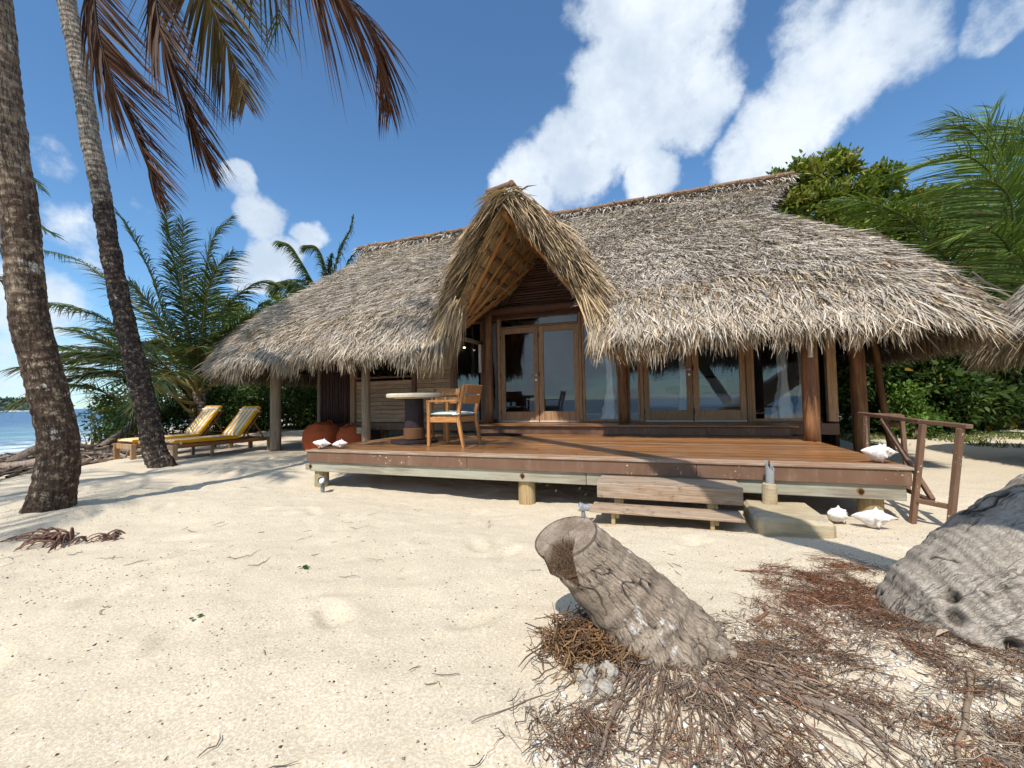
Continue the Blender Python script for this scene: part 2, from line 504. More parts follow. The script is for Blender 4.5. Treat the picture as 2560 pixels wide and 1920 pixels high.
M['bamboo'] = plain('bleached_bamboo', (.58, .52, .44), .6, .3, 8, .2)
M['linen'] = plain('white_linen', (.75, .76, .76), .9, .1, 9, .08)
M['pillow'] = plain('pillow_cloth', (.72, .74, .74), .9, .1, 9, .08)
M['green_cloth'] = plain('green_cloth', (.10, .25, .21), .9, .1, 9, .1)
M['interior'] = plain('interior_timber', (.10, .07, .05), .7, .2, 3, .4)
M['interior_wall'] = plain('interior_plaster', (.34, .36, .36), .8, .2, 2, .2)
M['soil'] = plain('dark_soil', (.10, .075, .05), .95, .1, 4, .4)
M['socket'] = wood('socket_block', (.36, .36, .14), (.52, .52, .25), 0, .8, .15, 10, .1)
M['coral'] = plain('grey_coral', (.37, .335, .28), .95, .1, 60, .95, 1.)
M['pipe'] = plain('galvanised_pipe', (.30, .31, .31), .6, .4, 25, .35)
M['strap'] = plain('white_strap', (.74, .70, .64), .9, .1, 30, .08)
M['driftwood'] = wood('driftwood', (.13, .095, .075), (.34, .27, .22), 2, .9, .1, 9, .7)
M['leaf_green'] = plain('green_leaf', (.03, .10, .018), .5, .3, 8, .3)
# concrete
mt, t = material('stained_concrete')
wc = wcoord(t)
n1 = t.noise(wc, 3.5, 5, .65); n2 = t.noise(wc, 60, 4, .7); n3 = t.noise(t.mapping(wc, scale=(3, 20, 40)), 1, 4)
col = t.mix(t.rng(n1, .3, .7), (.42, .33, .20), (.52, .44, .30))
col = t.mix(t.math('MULTIPLY', t.rng(n3, .5, .7), .5), col, (.24, .19, .13))
col = t.mix(t.math('MULTIPLY', t.rng(n1, .58, .66), .55), col, (.25, .24, .24))
finish(t, col, .95, .1, t.math('ADD', n2, n3), .6, .01)
M['concrete'] = mt
# conch shells
mt, t = material('sea_shell')
wc = objco(t)
n1 = t.noise(wc, 22, 4, .7); n2 = t.noise(wc, 90, 3, .7)
col = t.mix(t.rng(n1, .35, .6), (.60, .53, .50), (.86, .83, .79))
col = t.mix(t.math('MULTIPLY', t.rng(n2, .58, .68), .45), col, (.33, .28, .27))
col = t.mix(t.math('MULTIPLY', t.rng(t.noise(wc, 7, 3), .55, .65), .5), col, (.52, .33, .30))
finish(t, col, .8, .25, t.math('ADD', n1, t.math('MULTIPLY', n2, .5)), .6, .008)
M['shell'] = mt
M['shell_in'] = plain('shell_opening', (.42, .20, .13), .5, .3, 10, .2)
# striped cushion
mt, t = material('yellow_stripe')
ox = t.n('ShaderNodeSeparateXYZ', {0: objco(t)}).outputs[1]
st = t.math('FRACT', t.math('ADD', t.math('MULTIPLY', ox, 6.6), .25))
st = t.math('MULTIPLY', t.math('GREATER_THAN', st, .0), t.math('LESS_THAN', st, .5))
col = t.mix(st, (.80, .75, .66), (.80, .40, .022))
nz = t.noise(objco(t), 60, 4)
col = t.mix(t.math('MULTIPLY', t.rng(t.noise(objco(t), 3, 3), .5, .7), .2), col, (.52, .42, .3))
finish(t, col, .9, .15, nz, .25, .004)
M['stripe'] = mt
M['yellow'] = plain('yellow_piping', (.78, .38, .02), .9, .15, 40, .12)
# glass
mt, t = material('tinted_glass')
fr = t.n('ShaderNodeFresnel', {'IOR': 1.75}).outputs[0]
gl = t.n('ShaderNodeBsdfGlossy', {'Color': (.80, .83, .86, 1), 'Roughness': .012})
tr = t.n('ShaderNodeBsdfTransparent', {'Color': (.93, .95, .96, 1)})
f2 = t.math('ADD', t.math('MULTIPLY', fr, .5), .02, clamp=True)
mx = t.n('ShaderNodeMixShader', {0: f2, 1: tr.outputs[0], 2: gl.outputs[0]})
t.n('ShaderNodeOutputMaterial', {'Surface': mx.outputs[0]})
M['glass'] = mt
mt, t = material('lit_downlight')
em = t.n('ShaderNodeEmission', {'Color': (1, .86, .6, 1), 'Strength': 3})
t.n('ShaderNodeOutputMaterial', {'Surface': em.outputs[0]})
M['downlight'] = mt
# strand & foliage
M['thatch'] = vcol('thatch_blade', .85, .15, .10, nscale=18, namt=.3)
M['thatch_bed'] = plain('old_thatch_bed', (.085, .064, .047), .95, .05, 30, .5, .8)
M['straw'] = vcol('straw_blade', .7, .25, .08, nscale=14, namt=.25)
M['frond'] = vcol('palm_leaflet', .5, .28, .16, nscale=5, namt=.2)
M['dry_frond'] = vcol('dry_leaflet', .6, .25, .05, nscale=5, namt=.25)
M['rachis'] = vcol('palm_rib', .5, .3, 0, nscale=12, namt=.25)
M['leaf'] = vcol('broad_leaf', .55, .25, .25, nscale=4, namt=.25)
M['litter'] = vcol('root_litter', .9, .1, 0, nscale=60, namt=.3)
M['grass'] = vcol('grass_blade', .6, .2, .25, nscale=8, namt=.2)
M['branch'] = wood('grey_branch', (.10, .07, .05), (.23, .18, .14), 2, .9, .1, 10, .2)

def bark(name, pale, dark, stain, lichen=.5, ringscale=22., rot=False):
    """palm bark: ring scars, hanging cracks, stains and lichen in (angle, length) coordinates"""
    mt, t = material(name)
    uv = attr(t, 'uvp')[1]
    s3 = t.n('ShaderNodeSeparateXYZ', {0: uv})
    wc = wcoord(t)
    jit = t.noise(wc, 6, 3)
    ring = t.math('SINE', t.math('ADD', t.math('MULTIPLY', s3.outputs[1], ringscale * 2 * PI / 2.2), t.math('MULTIPLY', jit, 5.)))
    cr = t.noise(t.mapping(uv, scale=(55, 7, 1)), 1.0, 5, .7, .8)
    crack = t.rng(cr, .40, .47)
    n1 = t.noise(wc, 2.6, 5, .65); n2 = t.noise(wc, 14, 5, .7); n3 = t.noise(wc, 45, 3, .7)
    col = t.mix(t.rng(n2, .3, .7), dark, pale)
    col = t.mix(t.math('MULTIPLY', t.rng(ring, .7, .98), .45), col, (min(pale[0] * 1.35, 1), min(pale[1] * 1.35, 1), min(pale[2] * 1.35, 1)))
    col = t.mix(t.math('MULTIPLY', t.rng(ring, -.5, -.95), .45), col, dark)
    # s3.z carries how far the bark is stained dark (0..1)
    stn = t.rng(t.math('ADD', n1, t.math('MULTIPLY', t.math('SUBTRACT', s3.outputs[2], .5), .75)), .42, .62)
    col = t.mix(t.math('MULTIPLY', stn, .9), col, stain)
    fl = t.math('MULTIPLY', t.rng(n2, .50, .60), t.rng(n3, .4, .58))
    col = t.mix(t.math('MULTIPLY', fl, lichen), col, (.36, .30, .20))
    li = t.math('MULTIPLY', t.rng(t.noise(t.mapping(wc, loc=(4, 2, 1)), 5.5, 5, .7), .62, .66), t.rng(n3, .3, .5))
    col = t.mix(t.math('MULTIPLY', li, lichen), col, (.56, .55, .50))
    col = t.mix(t.math('MULTIPLY', t.math('SUBTRACT', 1., crack), .6), col, (.03, .022, .018))
    h = t.math('ADD', t.math('MULTIPLY', crack, .8), t.math('ADD', t.math('MULTIPLY', ring, .35), t.math('MULTIPLY', n2, .9)))
    finish(t, col, .9, .12, h, .9, .02)
    return mt
M['bark_a'] = bark('palm_bark_brown', (.29, .225, .165), (.135, .095, .068), (.070, .045, .033), .75)
M['bark_b'] = bark('palm_bark_grey', (.36, .31, .26), (.16, .125, .10), (.035, .022, .020), .7)

def deadwood(name, pale, mid_, dark, white=.8, ringsc=3.0):
    """dry grey palm stump: cracks hang across the rings, white crust patches"""
    mt, t = material(name)
    uv = attr(t, 'uvp')[1]
    c = attr(t, 'Col')[0]
    wc = wcoord(t)
    s3 = t.n('ShaderNodeSeparateXYZ', {0: uv})
    warp = t.n('ShaderNodeVectorMath', {0: uv, 1: t.n('ShaderNodeVectorMath', {0: t.noise(wc, 9, 4, .6, out='Color'), 'Scale': .035}, operation='SCALE').outputs[0]}, operation='ADD').outputs[0]
    cl_ = t.noise(t.mapping(warp, scale=(40, 4.2, 1)), 1., 2.2, .5, .7)
    cl2 = t.noise(t.mapping(warp, scale=(85, 9, 1), loc=(7, 3, 0)), 1., 2, .5, .5)
    vo2 = t.n('ShaderNodeTexVoronoi', {'Vector': t.mapping(warp, scale=(110, 30, 1)), 'Scale': 1., 'Randomness': 1.}, feature='DISTANCE_TO_EDGE')
    n1 = t.noise(wc, 7, 5, .65); n2 = t.noise(wc, 40, 5, .7); n3 = t.noise(wc, 160, 3, .7)
    wdt = t.math('ADD', .022, t.math('MULTIPLY', t.rng(n1, .40, .7), .04))
    crack = t.n('ShaderNodeMapRange', {0: t.math('ABSOLUTE', t.math('SUBTRACT', cl_, .5)), 1: t.math('MULTIPLY', wdt, .12), 2: wdt}).outputs[0]
    crk = t.n('ShaderNodeMapRange', {0: t.math('ABSOLUTE', t.math('SUBTRACT', cl2, .48)), 1: 0., 2: .03}).outputs[0]
    crack = t.math('MULTIPLY', crack, t.math('MAXIMUM', crk, .62))
    keep = t.rng(t.noise(wc, 11, 3), .40, .56)
    crack = t.math('MAXIMUM', crack, t.math('MULTIPLY', keep, .85))
    crack2 = t.math('MAXIMUM', t.rng(vo2.outputs['Distance'], 0., .05), .45)
    band = t.math('SINE', t.math('ADD', t.math('MULTIPLY', s3.outputs[1], ringsc * 2 * PI * 4.4), t.math('MULTIPLY', t.noise(wc, 4, 3), 6.)))
    col = t.mix(t.rng(n1, .3, .7), mid_, pale)
    col = t.mix(t.math('MULTIPLY', t.rng(band, .0, 1.), .35), col, pale)
    col = t.mix(t.math('MULTIPLY', t.rng(band, -.3, -1.), .45), col, mid_)
    col = t.mix(t.math('MULTIPLY', t.rng(n2, .48, .7), .35), col, dark)
    wp = t.math('MULTIPLY', t.rng(t.noise(t.mapping(wc, loc=(.7, .3, .9)), 6.5, 4, .65), .62, .655), t.rng(n2, .35, .5))
    col = t.mix(t.math('MULTIPLY', wp, white), col, (.66, .63, .57))
    col = t.mix(t.math('MULTIPLY', t.math('SUBTRACT', 1., crack), .6), col, (.05, .036, .026))
    col = t.mix(t.math('MULTIPLY', t.math('SUBTRACT', 1., crack2), .55), col, dark)
    col = t.mix(1., col, c, 'MULTIPLY')
    h = t.math('ADD', t.math('MULTIPLY', crack, .35), t.math('ADD', t.math('MULTIPLY', crack2, .35), t.math('ADD', t.math('MULTIPLY', n2, .5), t.math('MULTIPLY', n3, .25))))
    finish(t, col, .95, .08, h, .9, .012)
    return mt
M['stump'] = deadwood('dry_palm_stump', (.43, .345, .265), (.29, .225, .165), (.17, .125, .09), .85)
M['old_trunk'] = deadwood('silver_palm_trunk', (.50, .44, .37), (.35, .30, .245), (.19, .16, .13), .3, 1.6)
# sawn end of stump
mt, t = material('sawn_end_grain')
wc = wcoord(t); c = attr(t, 'Col')[0]
n1 = t.noise(wc, 8, 4, .6); n2 = t.noise(wc, 230, 3, .6)
col = t.mix(t.rng(n1, .35, .65), (.30, .225, .165), (.44, .36, .28))
col = t.mix(t.math('MULTIPLY', t.rng(n2, .5, .62), .6), col, (.12, .08, .055))
col = t.mix(1., col, c, 'MULTIPLY')
finish(t, col, .95, .08, n2, .8, .008)
M['sawn'] = mt

# ------------------------------------------------------------------ ground, sea, far island
def shore_d(x, y):
    return .69 * (x + 13.5) + .72 * (y - 1)
def gz0(x, y):
    x = np.asarray(x, float); y = np.asarray(y, float)
    d = shore_d(x, y)
    z = np.where(d > 0, -.42 * (1 - sstep(0, 6.5, d)), -.42 + np.maximum(d, -30) * .1)
    z = z - .14 * np.exp(-(((x + 1.5) / 2.2) ** 2 + ((y - 4.9) / 1.6) ** 2)) - .04 * np.exp(-(((x - 2) / 1.5) ** 2 + ((y - 4.7) / 1.) ** 2)) - .05 * np.exp(-(((x + 4.6) / 1.2) ** 2 + ((y - 4.7) / 1.) ** 2))
    z = z + .22 * sstep(9.5, 17, y) * sstep(-24, -12, x)
    # sand banked up round the trunks
    z = z + .05 * np.exp(-(((x + 6) / .9) ** 2 + ((y - 2.5) / .9) ** 2)) + .05 * np.exp(-(((x - .05) / .7) ** 2 + ((y - 1.95) / .6) ** 2))
    return z
def gz(x, y):
    x = np.atleast_1d(np.asarray(x, float)); y = np.atleast_1d(np.asarray(y, float))
    P = np.stack([x, y, np.zeros_like(x)], -1)
    r = np.hypot(x, y)
    near = 1 - sstep(25, 60, r)
    n = .035 * fbm(P * .9, 4, 3) + .020 * fbm(P * 3.1, 5, 9) + .008 * fbm(P * 11, 2, 4) * (1 - sstep(8, 14, r))
    # rake marks, curved, in a patch left of the deck
    q = np.hypot(x + 4.6, y - 1.2) + .12 * vnoise(P * 1.7, 31)
    rk = np.sin(q * 2 * PI / .075) * .006 * np.exp(-(((x + 4.3) / 1.1) ** 2 + ((y - 3.7) / .7) ** 2)) * (.6 + .6 * vnoise(P * 2.3, 8))
    # footprints
    f = np.zeros_like(x)
    for k in range(46):
        a = _fp[k]
        dx, dy = x - a[0], y - a[1]
        u = dx * math.cos(a[2]) + dy * math.sin(a[2]); v = -dx * math.sin(a[2]) + dy * math.cos(a[2])
        e = (u / .15) ** 2 + (v / .07) ** 2
        f += -.020 * np.exp(-e ** 1.5) + .008 * np.exp(-((np.sqrt(e) - 1.25) / .35) ** 2)
    return gz0(x, y) + near * (n + rk + f)
_r2 = np.random.default_rng(21)
_fp = np.stack([_r2.uniform(-8, 2.5, 46), _r2.uniform(.9, 4.2, 46), _r2.uniform(0, PI, 46)], -1)
def g1(x, y):
    return float(gz(x, y)[0])

def stretched(lo, hi, c0, c1, step, grow):
    a = list(np.arange(c0, c1 + step / 2, step))
    s = step; v = a[-1]
    while v < hi:
        s *= grow; v += s; a.append(v)
    s = step; v = a[0]; b = []
    while v > lo:
        s *= grow; v -= s; b.append(v)
    return np.array(b[::-1] + a)
gx = stretched(-1500, 1500, -7.0, 3.2, .036, 1.06)
gy = stretched(-1500, 1500, .5, 6.0, .036, 1.055)
X, Y = np.meshgrid(gx, gy, indexing='ij')
Z = gz(X.ravel(), Y.ravel())
nx, ny = len(gx), len(gy)
i, j = np.meshgrid(np.arange(nx - 1), np.arange(ny - 1), indexing='ij')
F = np.stack([i * ny + j, (i + 1) * ny + j, (i + 1) * ny + j + 1, i * ny + j + 1], -1).reshape(-1, 4)
o = mobj('sand_ground', np.stack([X.ravel(), Y.ravel(), Z], -1), F, M['sand'], kind='structure', smooth=True)
tag(o, 'pale coral sand spread over the whole yard and beach')
V = np.array([(-5000, -5000, -.47), (5000, -5000, -.47), (5000, 5000, -.47), (-5000, 5000, -.47)])
o = mobj('sea', V, [[0, 1, 2, 3]], M['sea'], kind='structure')
tag(o, 'blue sea beyond the driftwood at the left')

# island: low land with a wooded outline, half a kilometre out
n = 160
ang = np.linspace(0, 1, n)
base = np.stack([-560 + 0 * ang, 80 + 148 * ang, np.zeros(n)], -1)
hgt = (7 + 5.5 * fbm(base * .06, 4, 12) + 3. * np.maximum(vnoise(base * .35, 5), 0)) * sstep(1.0, .93, ang) ** .6
V = []; F = []
for k in range(n):
    p = base[k]
    for (off, h) in ((0, -.6), (4, .5), (10, hgt[k] * .8), (22, hgt[k] + 1.5), (40, hgt[k] * .9), (60, -.6)):
        V.append((p[0] - off * .8, p[1] + off * .5, h + (0 if off in (0, 60) else rng.uniform(-.8, .8) if off > 4 else 0)))
for k in range(n - 1):
    for q in range(5):
        F.append([k * 6 + q, (k + 1) * 6 + q, (k + 1) * 6 + q + 1, k * 6 + q + 1])
mt, t = material('far_wood')
n1 = t.noise(wcoord(t), .35, 4, .7)
zz = t.n('ShaderNodeSeparateXYZ', {0: wcoord(t)}).outputs[2]
col = t.mix(t.rng(n1, .35, .65), (.075, .11, .075), (.15, .19, .125))
col = t.mix(t.rng(zz, .9, .3), col, (.62, .57, .47))
finish(t, col, .9, .1)
isl = mobj('island', V, F, mt, kind='structure')
tag(isl, 'low wooded island with a pale beach on the sea horizon')
# tree crowns along the island: one wood, too far to count
P = base[rng.integers(0, n - 8, 900)] + rng.uniform(0, 1, (900, 1)) * np.array([-30, 20, 0]) + rng.uniform(-1, 1, (900, 3)) * (2, 2, 0)
kk = np.clip(((P[:, 1] - 80) / 148 * n).astype(int), 0, n - 1)
P[:, 2] = hgt[kk] * .9 + rng.uniform(0, 3, 900)
D = unit(rng.normal(0, 1, (900, 3)) + (0, 0, .8)); S = rng.normal(0, 1, (900, 3))
V, F, k = blades(P, D, S, rng.uniform(2, 4.5, 900), rng.uniform(1.5, 3, 900), np.zeros((900, 3)), 2)
c = np.array([.09, .125, .08]) * rng.uniform(.6, 1.5, (900, 1))
o = mobj('island_wood', V, F, M['leaf'], kind='stuff', col=rep(c, k))
tag(o, 'far-off palms and trees massed on the island', 'trees')

# ------------------------------------------------------------------ bungalow
DK = .45            # deck top
FL = .62            # house floor
WY = 8.58           # facade plane
XG = -2.28          # middle of the porch gable
hut = thing('beach_bungalow', 'thatched timber beach bungalow with glazed doors and a pointed porch gable', 'bungalow', (XG, WY, 0))
HUT_INV = Vector((-XG, -WY, 0))
def ho(o):
    """parent to the bungalow, keeping world coordinates"""
    o.parent = hut
    o.location = Vector(o.location) + HUT_INV
    return o
def hbox(name, lo, hi, mat, b=.006): return ho(box(name, lo, hi, mat, None, b))
def hmesh(name, V, F, mat, **kw): return ho(mobj(name, V, F, mat, None, **kw))

def lerp_tab(tv, tab):
    a = np.array(tab, float)
    return np.interp(tv, a[:, 0], a[:, 1])
# main roof: front slope between outlines xl(t) .. xr(t); t = 0 ridge, 1 eave
RY, RZ, EY, EZ = 11.0, 6.1, 6.3, 2.15
XR = [(0, 2.98), (.02, 2.95), (.375, 2.08), (.41, 2.12), (.505, 2.6), (.65, 3.2), (.82, 3.55), (.91, 3.74), (.97, 3.78), (1, 3.72)]
XL = [(0, -8.97), (.02, -8.95), (.22, -8.36), (.26, -8.34), (.49, -8.75), (.625, -9.22), (.785, -9.62), (.90, -9.72), (.97, -9.66), (1, -9.5)]
def roof_z(tv):
    tv = np.asarray(tv, float)
    return RZ + (EZ - RZ) * tv - .10 * sstep(.88, 1.0, tv) + .06 * np.sin(PI * np.clip(tv, 0, 1)) 
def roof_pt(s, tv, back=False):
    s = np.asarray(s, float); tv = np.asarray(tv, float)
    xl, xr = lerp_tab(tv, XL), lerp_tab(tv, XR)
    y = RY - (RY - EY) * tv
    # eave corners rounded back
    edge = np.minimum(s, 1 - s) * (xr - xl)
    y = y + .28 * sstep(1.0, 0., edge) * sstep(.6, 1., tv)
    x = xl + (xr - xl) * s
    if back:
        y = 2 * RY - y
    P = np.stack([x, y, roof_z(tv)], -1)
    P[..., 2] += .07 * fbm(P.reshape(-1, 3) * .8, 3, 41).reshape(x.shape) + .03 * fbm(P.reshape(-1, 3) * 2.6, 3, 44).reshape(x.shape)
    P[..., 2] -= .05 * sstep(.7, 0, edge) * sstep(.45, .6, tv)
    return P
def in_gable(P, margin=0.):
    """true where the porch gable stands above the main front slope"""
    a = np.abs(P[..., 0] - XG)
    zg = 4.45 - 1.35 * a
    return (zg > P[..., 2] + margin) & (P[..., 1] < 9.1)
ns, ntt = 150, 60
S_, T_ = np.meshgrid(np.linspace(0, 1, ns), np.linspace(0, 1, ntt), indexing='ij')
def grid_faces(a, b, flip=False):
    i, j = np.meshgrid(np.arange(a - 1), np.arange(b - 1), indexing='ij')
    f = np.stack([i * b + j, (i + 1) * b + j, (i + 1) * b + j + 1, i * b + j + 1], -1).reshape(-1, 4)
    return f[:, ::-1] if flip else f
front = roof_pt(S_, T_); backs = roof_pt(S_, T_, True)
GF = grid_faces(ns, ntt)
cen = front.reshape(-1, 3)[GF].mean(1)
keep = ~in_gable(cen, .12)
und = front.copy(); und[..., 2] -= .17; und[..., 1] += .06
bund = backs.copy(); bund[..., 2] -= .24; bund[..., 1] -= .06
nv = ns * ntt
VV = [front.reshape(-1, 3), und.reshape(-1, 3), backs.reshape(-1, 3), bund.reshape(-1, 3)]
FF = [GF[keep], GF[keep][:, ::-1] + nv, GF[:, ::-1] + 2 * nv, GF + 3 * nv]
# hip ends: loft from front outline to back outline
nh = 14
base_n = 4 * nv
for side, tab, t0 in ((1, XR, .39), (-1, XL, .24)):
    tv = np.linspace(t0, 1, 40)
    a = roof_pt(np.full(40, 1. if side > 0 else 0.), tv); b = roof_pt(np.full(40, 1. if side > 0 else 0.), tv, True)
    q = np.linspace(0, 1, nh)[None, :, None]
    H = a[:, None, :] * (1 - q) + b[:, None, :] * q
    wdt = (b[:, 1] - a[:, 1])[:, None]
    H[..., 0] += side * np.sin(PI * q[..., 0]) * np.minimum(.16 * wdt, .55) * sstep(t0, t0 + .15, tv)[:, None]
    VV.append(H.reshape(-1, 3))
    FF.append(grid_faces(40, nh, side < 0) + base_n)
    base_n += 40 * nh
roof = hmesh('roof', np.concatenate(VV), np.concatenate(FF), M['thatch_bed'], smooth=True)

def thatch_colors(P, n, pale=1.):
    g = fbm(P * .8, 4, 61)[:, None]
    base = np.array([.53, .47, .41]) * (1 + .34 * g) + np.array([.02, .0, -.015]) * fbm(P * 1.4, 2, 62)[:, None]
    k = rng.uniform(.55, 1.3, (n, 1))
    c = base * k
    br = rng.random(n) < .14
    c[br] = np.array([.24, .16, .10]) * rng.uniform(.6, 1.2, (br.sum(), 1))
    wh = rng.random(n) < .10
    c[wh] = np.array([.70, .63, .53]) * rng.uniform(.85, 1.1, (wh.sum(), 1))
    return c * pale
def sub_of(o, V, F, mat, name, **kw):
    """mesh in world coordinates as sub-part of a bungalow part"""
    c = mobj(name, V, F, mat, None, **kw)
    c.parent = o
    c.location = HUT_INV - Vector(o.location) if o.parent is hut else (0, 0, 0)
    return c
# blades over the front slope, laid in ragged courses
N = 175000
s = rng.random(N); tv = rng.random(N) ** .93
courses = 17
tv = (np.floor(tv * courses) + rng.beta(1.3, 1.6, N) ) / courses
tv = np.clip(tv, 0, .995)
P = roof_pt(s, tv)
ok = ~in_gable(P, .02)
s, tv, P = s[ok], tv[ok], P[ok]
n = len(P)
P2 = roof_pt(np.clip(s, 0, 1), np.clip(tv + .02, 0, 1.02))
down = unit(P2 - P)
side = np.array([1., 0, 0]); nrm = unit(np.cross(np.broadcast_to(side, down.shape), down)); nrm *= np.sign(nrm[:, 2:3])
sw = fbm(P * 1.1, 3, 77)[:, None] * .45
# strands splay outwards at the hips
xl, xr = lerp_tab(tv, XL), lerp_tab(tv, XR)
splay = (sstep(1.6, 0, (1 - s) * (xr - xl)) - sstep(1.6, 0, s * (xr - xl)))[:, None] * sstep(.4, .8, tv)[:, None] * .5
D = down + side * (rng.normal(0, .42, (n, 1)) + sw + splay) + nrm * rng.uniform(.02, .34, (n, 1))
L = rng.uniform(.14, .33, n) * (1 - .12 * sstep(.9, 1, tv))
Wd = rng.uniform(.010, .025, n)
bend = rng.normal(0, .32, (n, 3)); bend[:, 2] = -rng.uniform(.0, .3, n) - .45 * sstep(.86, 1., tv)
S = side + rng.normal(0, .35, (n, 3))
V, F, k = blades(P + nrm * rng.uniform(.0, .05, (n, 1)), D, S, L, Wd, bend, 2)
cth = thatch_colors(P, n)
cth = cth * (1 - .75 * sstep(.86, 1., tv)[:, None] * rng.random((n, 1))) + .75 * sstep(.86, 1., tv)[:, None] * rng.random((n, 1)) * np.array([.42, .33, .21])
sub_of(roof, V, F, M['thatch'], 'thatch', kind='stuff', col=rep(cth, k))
# back slope and hips: sparser cover
N = 9000
s = rng.random(N); tv = rng.random(N)
P = roof_pt(s, tv, True)
D = np.stack([rng.normal(0, .3, N), np.ones(N), -np.full(N, .85)], -1) + rng.uniform(0, .1, (N, 1)) * np.array([0, .6, .7])
V1, F1, k1 = blades(P, D, np.array([1., 0, 0]) + rng.normal(0, .3, (N, 3)), rng.uniform(.22, .36, N), rng.uniform(.02, .035, N), np.zeros((N, 3)), 2)
c1 = rep(thatch_colors(P, N), k1)
hp = np.concatenate(VV[4:]); N2 = 9000
ii = rng.integers(0, len(hp), N2)
P = hp[ii] + rng.normal(0, .08, (N2, 3)) * (1, 1, .2)
sg = np.where(ii < 40 * nh, 1., -1.)[:, None]
D = np.concatenate([sg * .7, (P[:, 1:2] - RY) * .12, np.full((N2, 1), -.85)], 1) + rng.normal(0, .16, (N2, 3))
V2, F2, k2 = blades(P, D, np.array([0, 1., 0]) + rng.normal(0, .3, (N2, 3)), rng.uniform(.25, .45, N2), rng.uniform(.025, .045, N2), np.tile((0, 0, -.12), (N2, 1)), 2)
sub_of(roof, np.concatenate([V1, V2]), np.concatenate([F1, F2 + len(V1)]), M['thatch'], 'rear_thatch', kind='stuff', col=np.concatenate([c1, rep(thatch_colors(P, N2), k2)]))
# eave fringe: long drooping straw along the eave, uneven and clumped
N = 30000
s = rng.random(N); P = roof_pt(s, np.full(N, .99) - rng.random(N) ** 1.6 * .17)
ok = ~((np.abs(P[:, 0] - XG) < 1.28)); P = P[ok]; s = s[ok]; n = len(P)
cl = fbm(np.stack([P[:, 0] * 2.1, P[:, 1] * 0, P[:, 1] * 0], -1), 3, 5)
L = (.27 + .13 * cl + .07 * vnoise(np.stack([P[:, 0] * 6.5, P[:, 0] * 0, P[:, 0] * 0], -1), 19) + rng.normal(0, .04, n)) * rng.uniform(.65, 1.2, n)
xl, xr = -9.5, 3.72
out = (sstep(1.1, 0, xr - P[:, 0]) - sstep(1.1, 0, P[:, 0] - xl))[:, None]
D = np.stack([rng.normal(0, .16, n) + .35 * vnoise(np.stack([P[:, 0] * 5, P[:, 0] * 0, P[:, 0] * 0], -1), 3), -rng.uniform(.02, .5, n), -np.ones(n) * rng.uniform(.7, 1.1, n)], -1) + out * np.array([.55, 0, 0])
bend = np.stack([rng.normal(0, .08, n), rng.uniform(0, .15, n), -rng.uniform(.1, .35, n)], -1)
inb = np.clip((P[:, 1] - EY - .05) / .75, 0, 1)
D[:, 1] -= 1.1 * inb; D[:, 2] *= 1 - .35 * inb
Pz = P + np.stack([np.zeros(n), rng.uniform(-.05, .06, n), rng.uniform(-.10, .05, n) + .05 * inb], -1)
V1, F1, k1 = blades(Pz, D, np.array([1., 0, 0]) + rng.normal(0, .5, (n, 3)), L, rng.uniform(.012, .028, n), bend, 3)
c = np.array([.50, .41, .295]) * rng.uniform(.5, 1.3, (n, 1))
br = rng.random(n) < .3; c[br] = np.array([.30, .20, .115]) * rng.uniform(.5, 1.2, (br.sum(), 1))
c1 = rep(c, k1)
# fringe along the right hip eave
N2 = 5000
q = rng.random(N2)
a = roof_pt(np.ones(N2), np.full(N2, .98)); b = roof_pt(np.ones(N2), np.full(N2, .98), True)
P = a * (1 - q[:, None]) + b * q[:, None]; P[:, 0] += np.sin(PI * q) * .5; P[:, 2] -= rng.uniform(0, .12, N2)
D = np.stack([rng.uniform(.1, .7, N2), rng.normal(0, .25, N2), -np.ones(N2)], -1)
V2, F2, k2 = blades(P, D, np.array([0, 1., 0]) + rng.normal(0, .5, (N2, 3)), rng.uniform(.18, .34, N2), rng.uniform(.014, .026, N2), np.tile((0, 0, -.2), (N2, 1)), 2)
c = np.array([.27, .20, .13]) * rng.uniform(.5, 1.25, (N2, 1))
# and along the left hip eave
P3 = roof_pt(np.zeros(N2), np.full(N2, .98)) * (1 - q[:, None]) + roof_pt(np.zeros(N2), np.full(N2, .98), True) * q[:, None]
P3[:, 0] -= np.sin(PI * q) * .5; P3[:, 2] -= rng.uniform(0, .2, N2)
V3, F3, k3 = blades(P3, D * (-1, 1, 1), np.array([0, 1., 0]) + rng.normal(0, .5, (N2, 3)), rng.uniform(.18, .34, N2), rng.uniform(.014, .026, N2), np.tile((0, 0, -.2), (N2, 1)), 2)
sub_of(roof, np.concatenate([V1, V2, V3]), np.concatenate([F1, F2 + len(V1), F3 + len(V1) + len(V2)]), M['straw'], 'eave_fringe', kind='stuff', col=np.concatenate([c1, rep(c, k2), rep(c, k3)]))
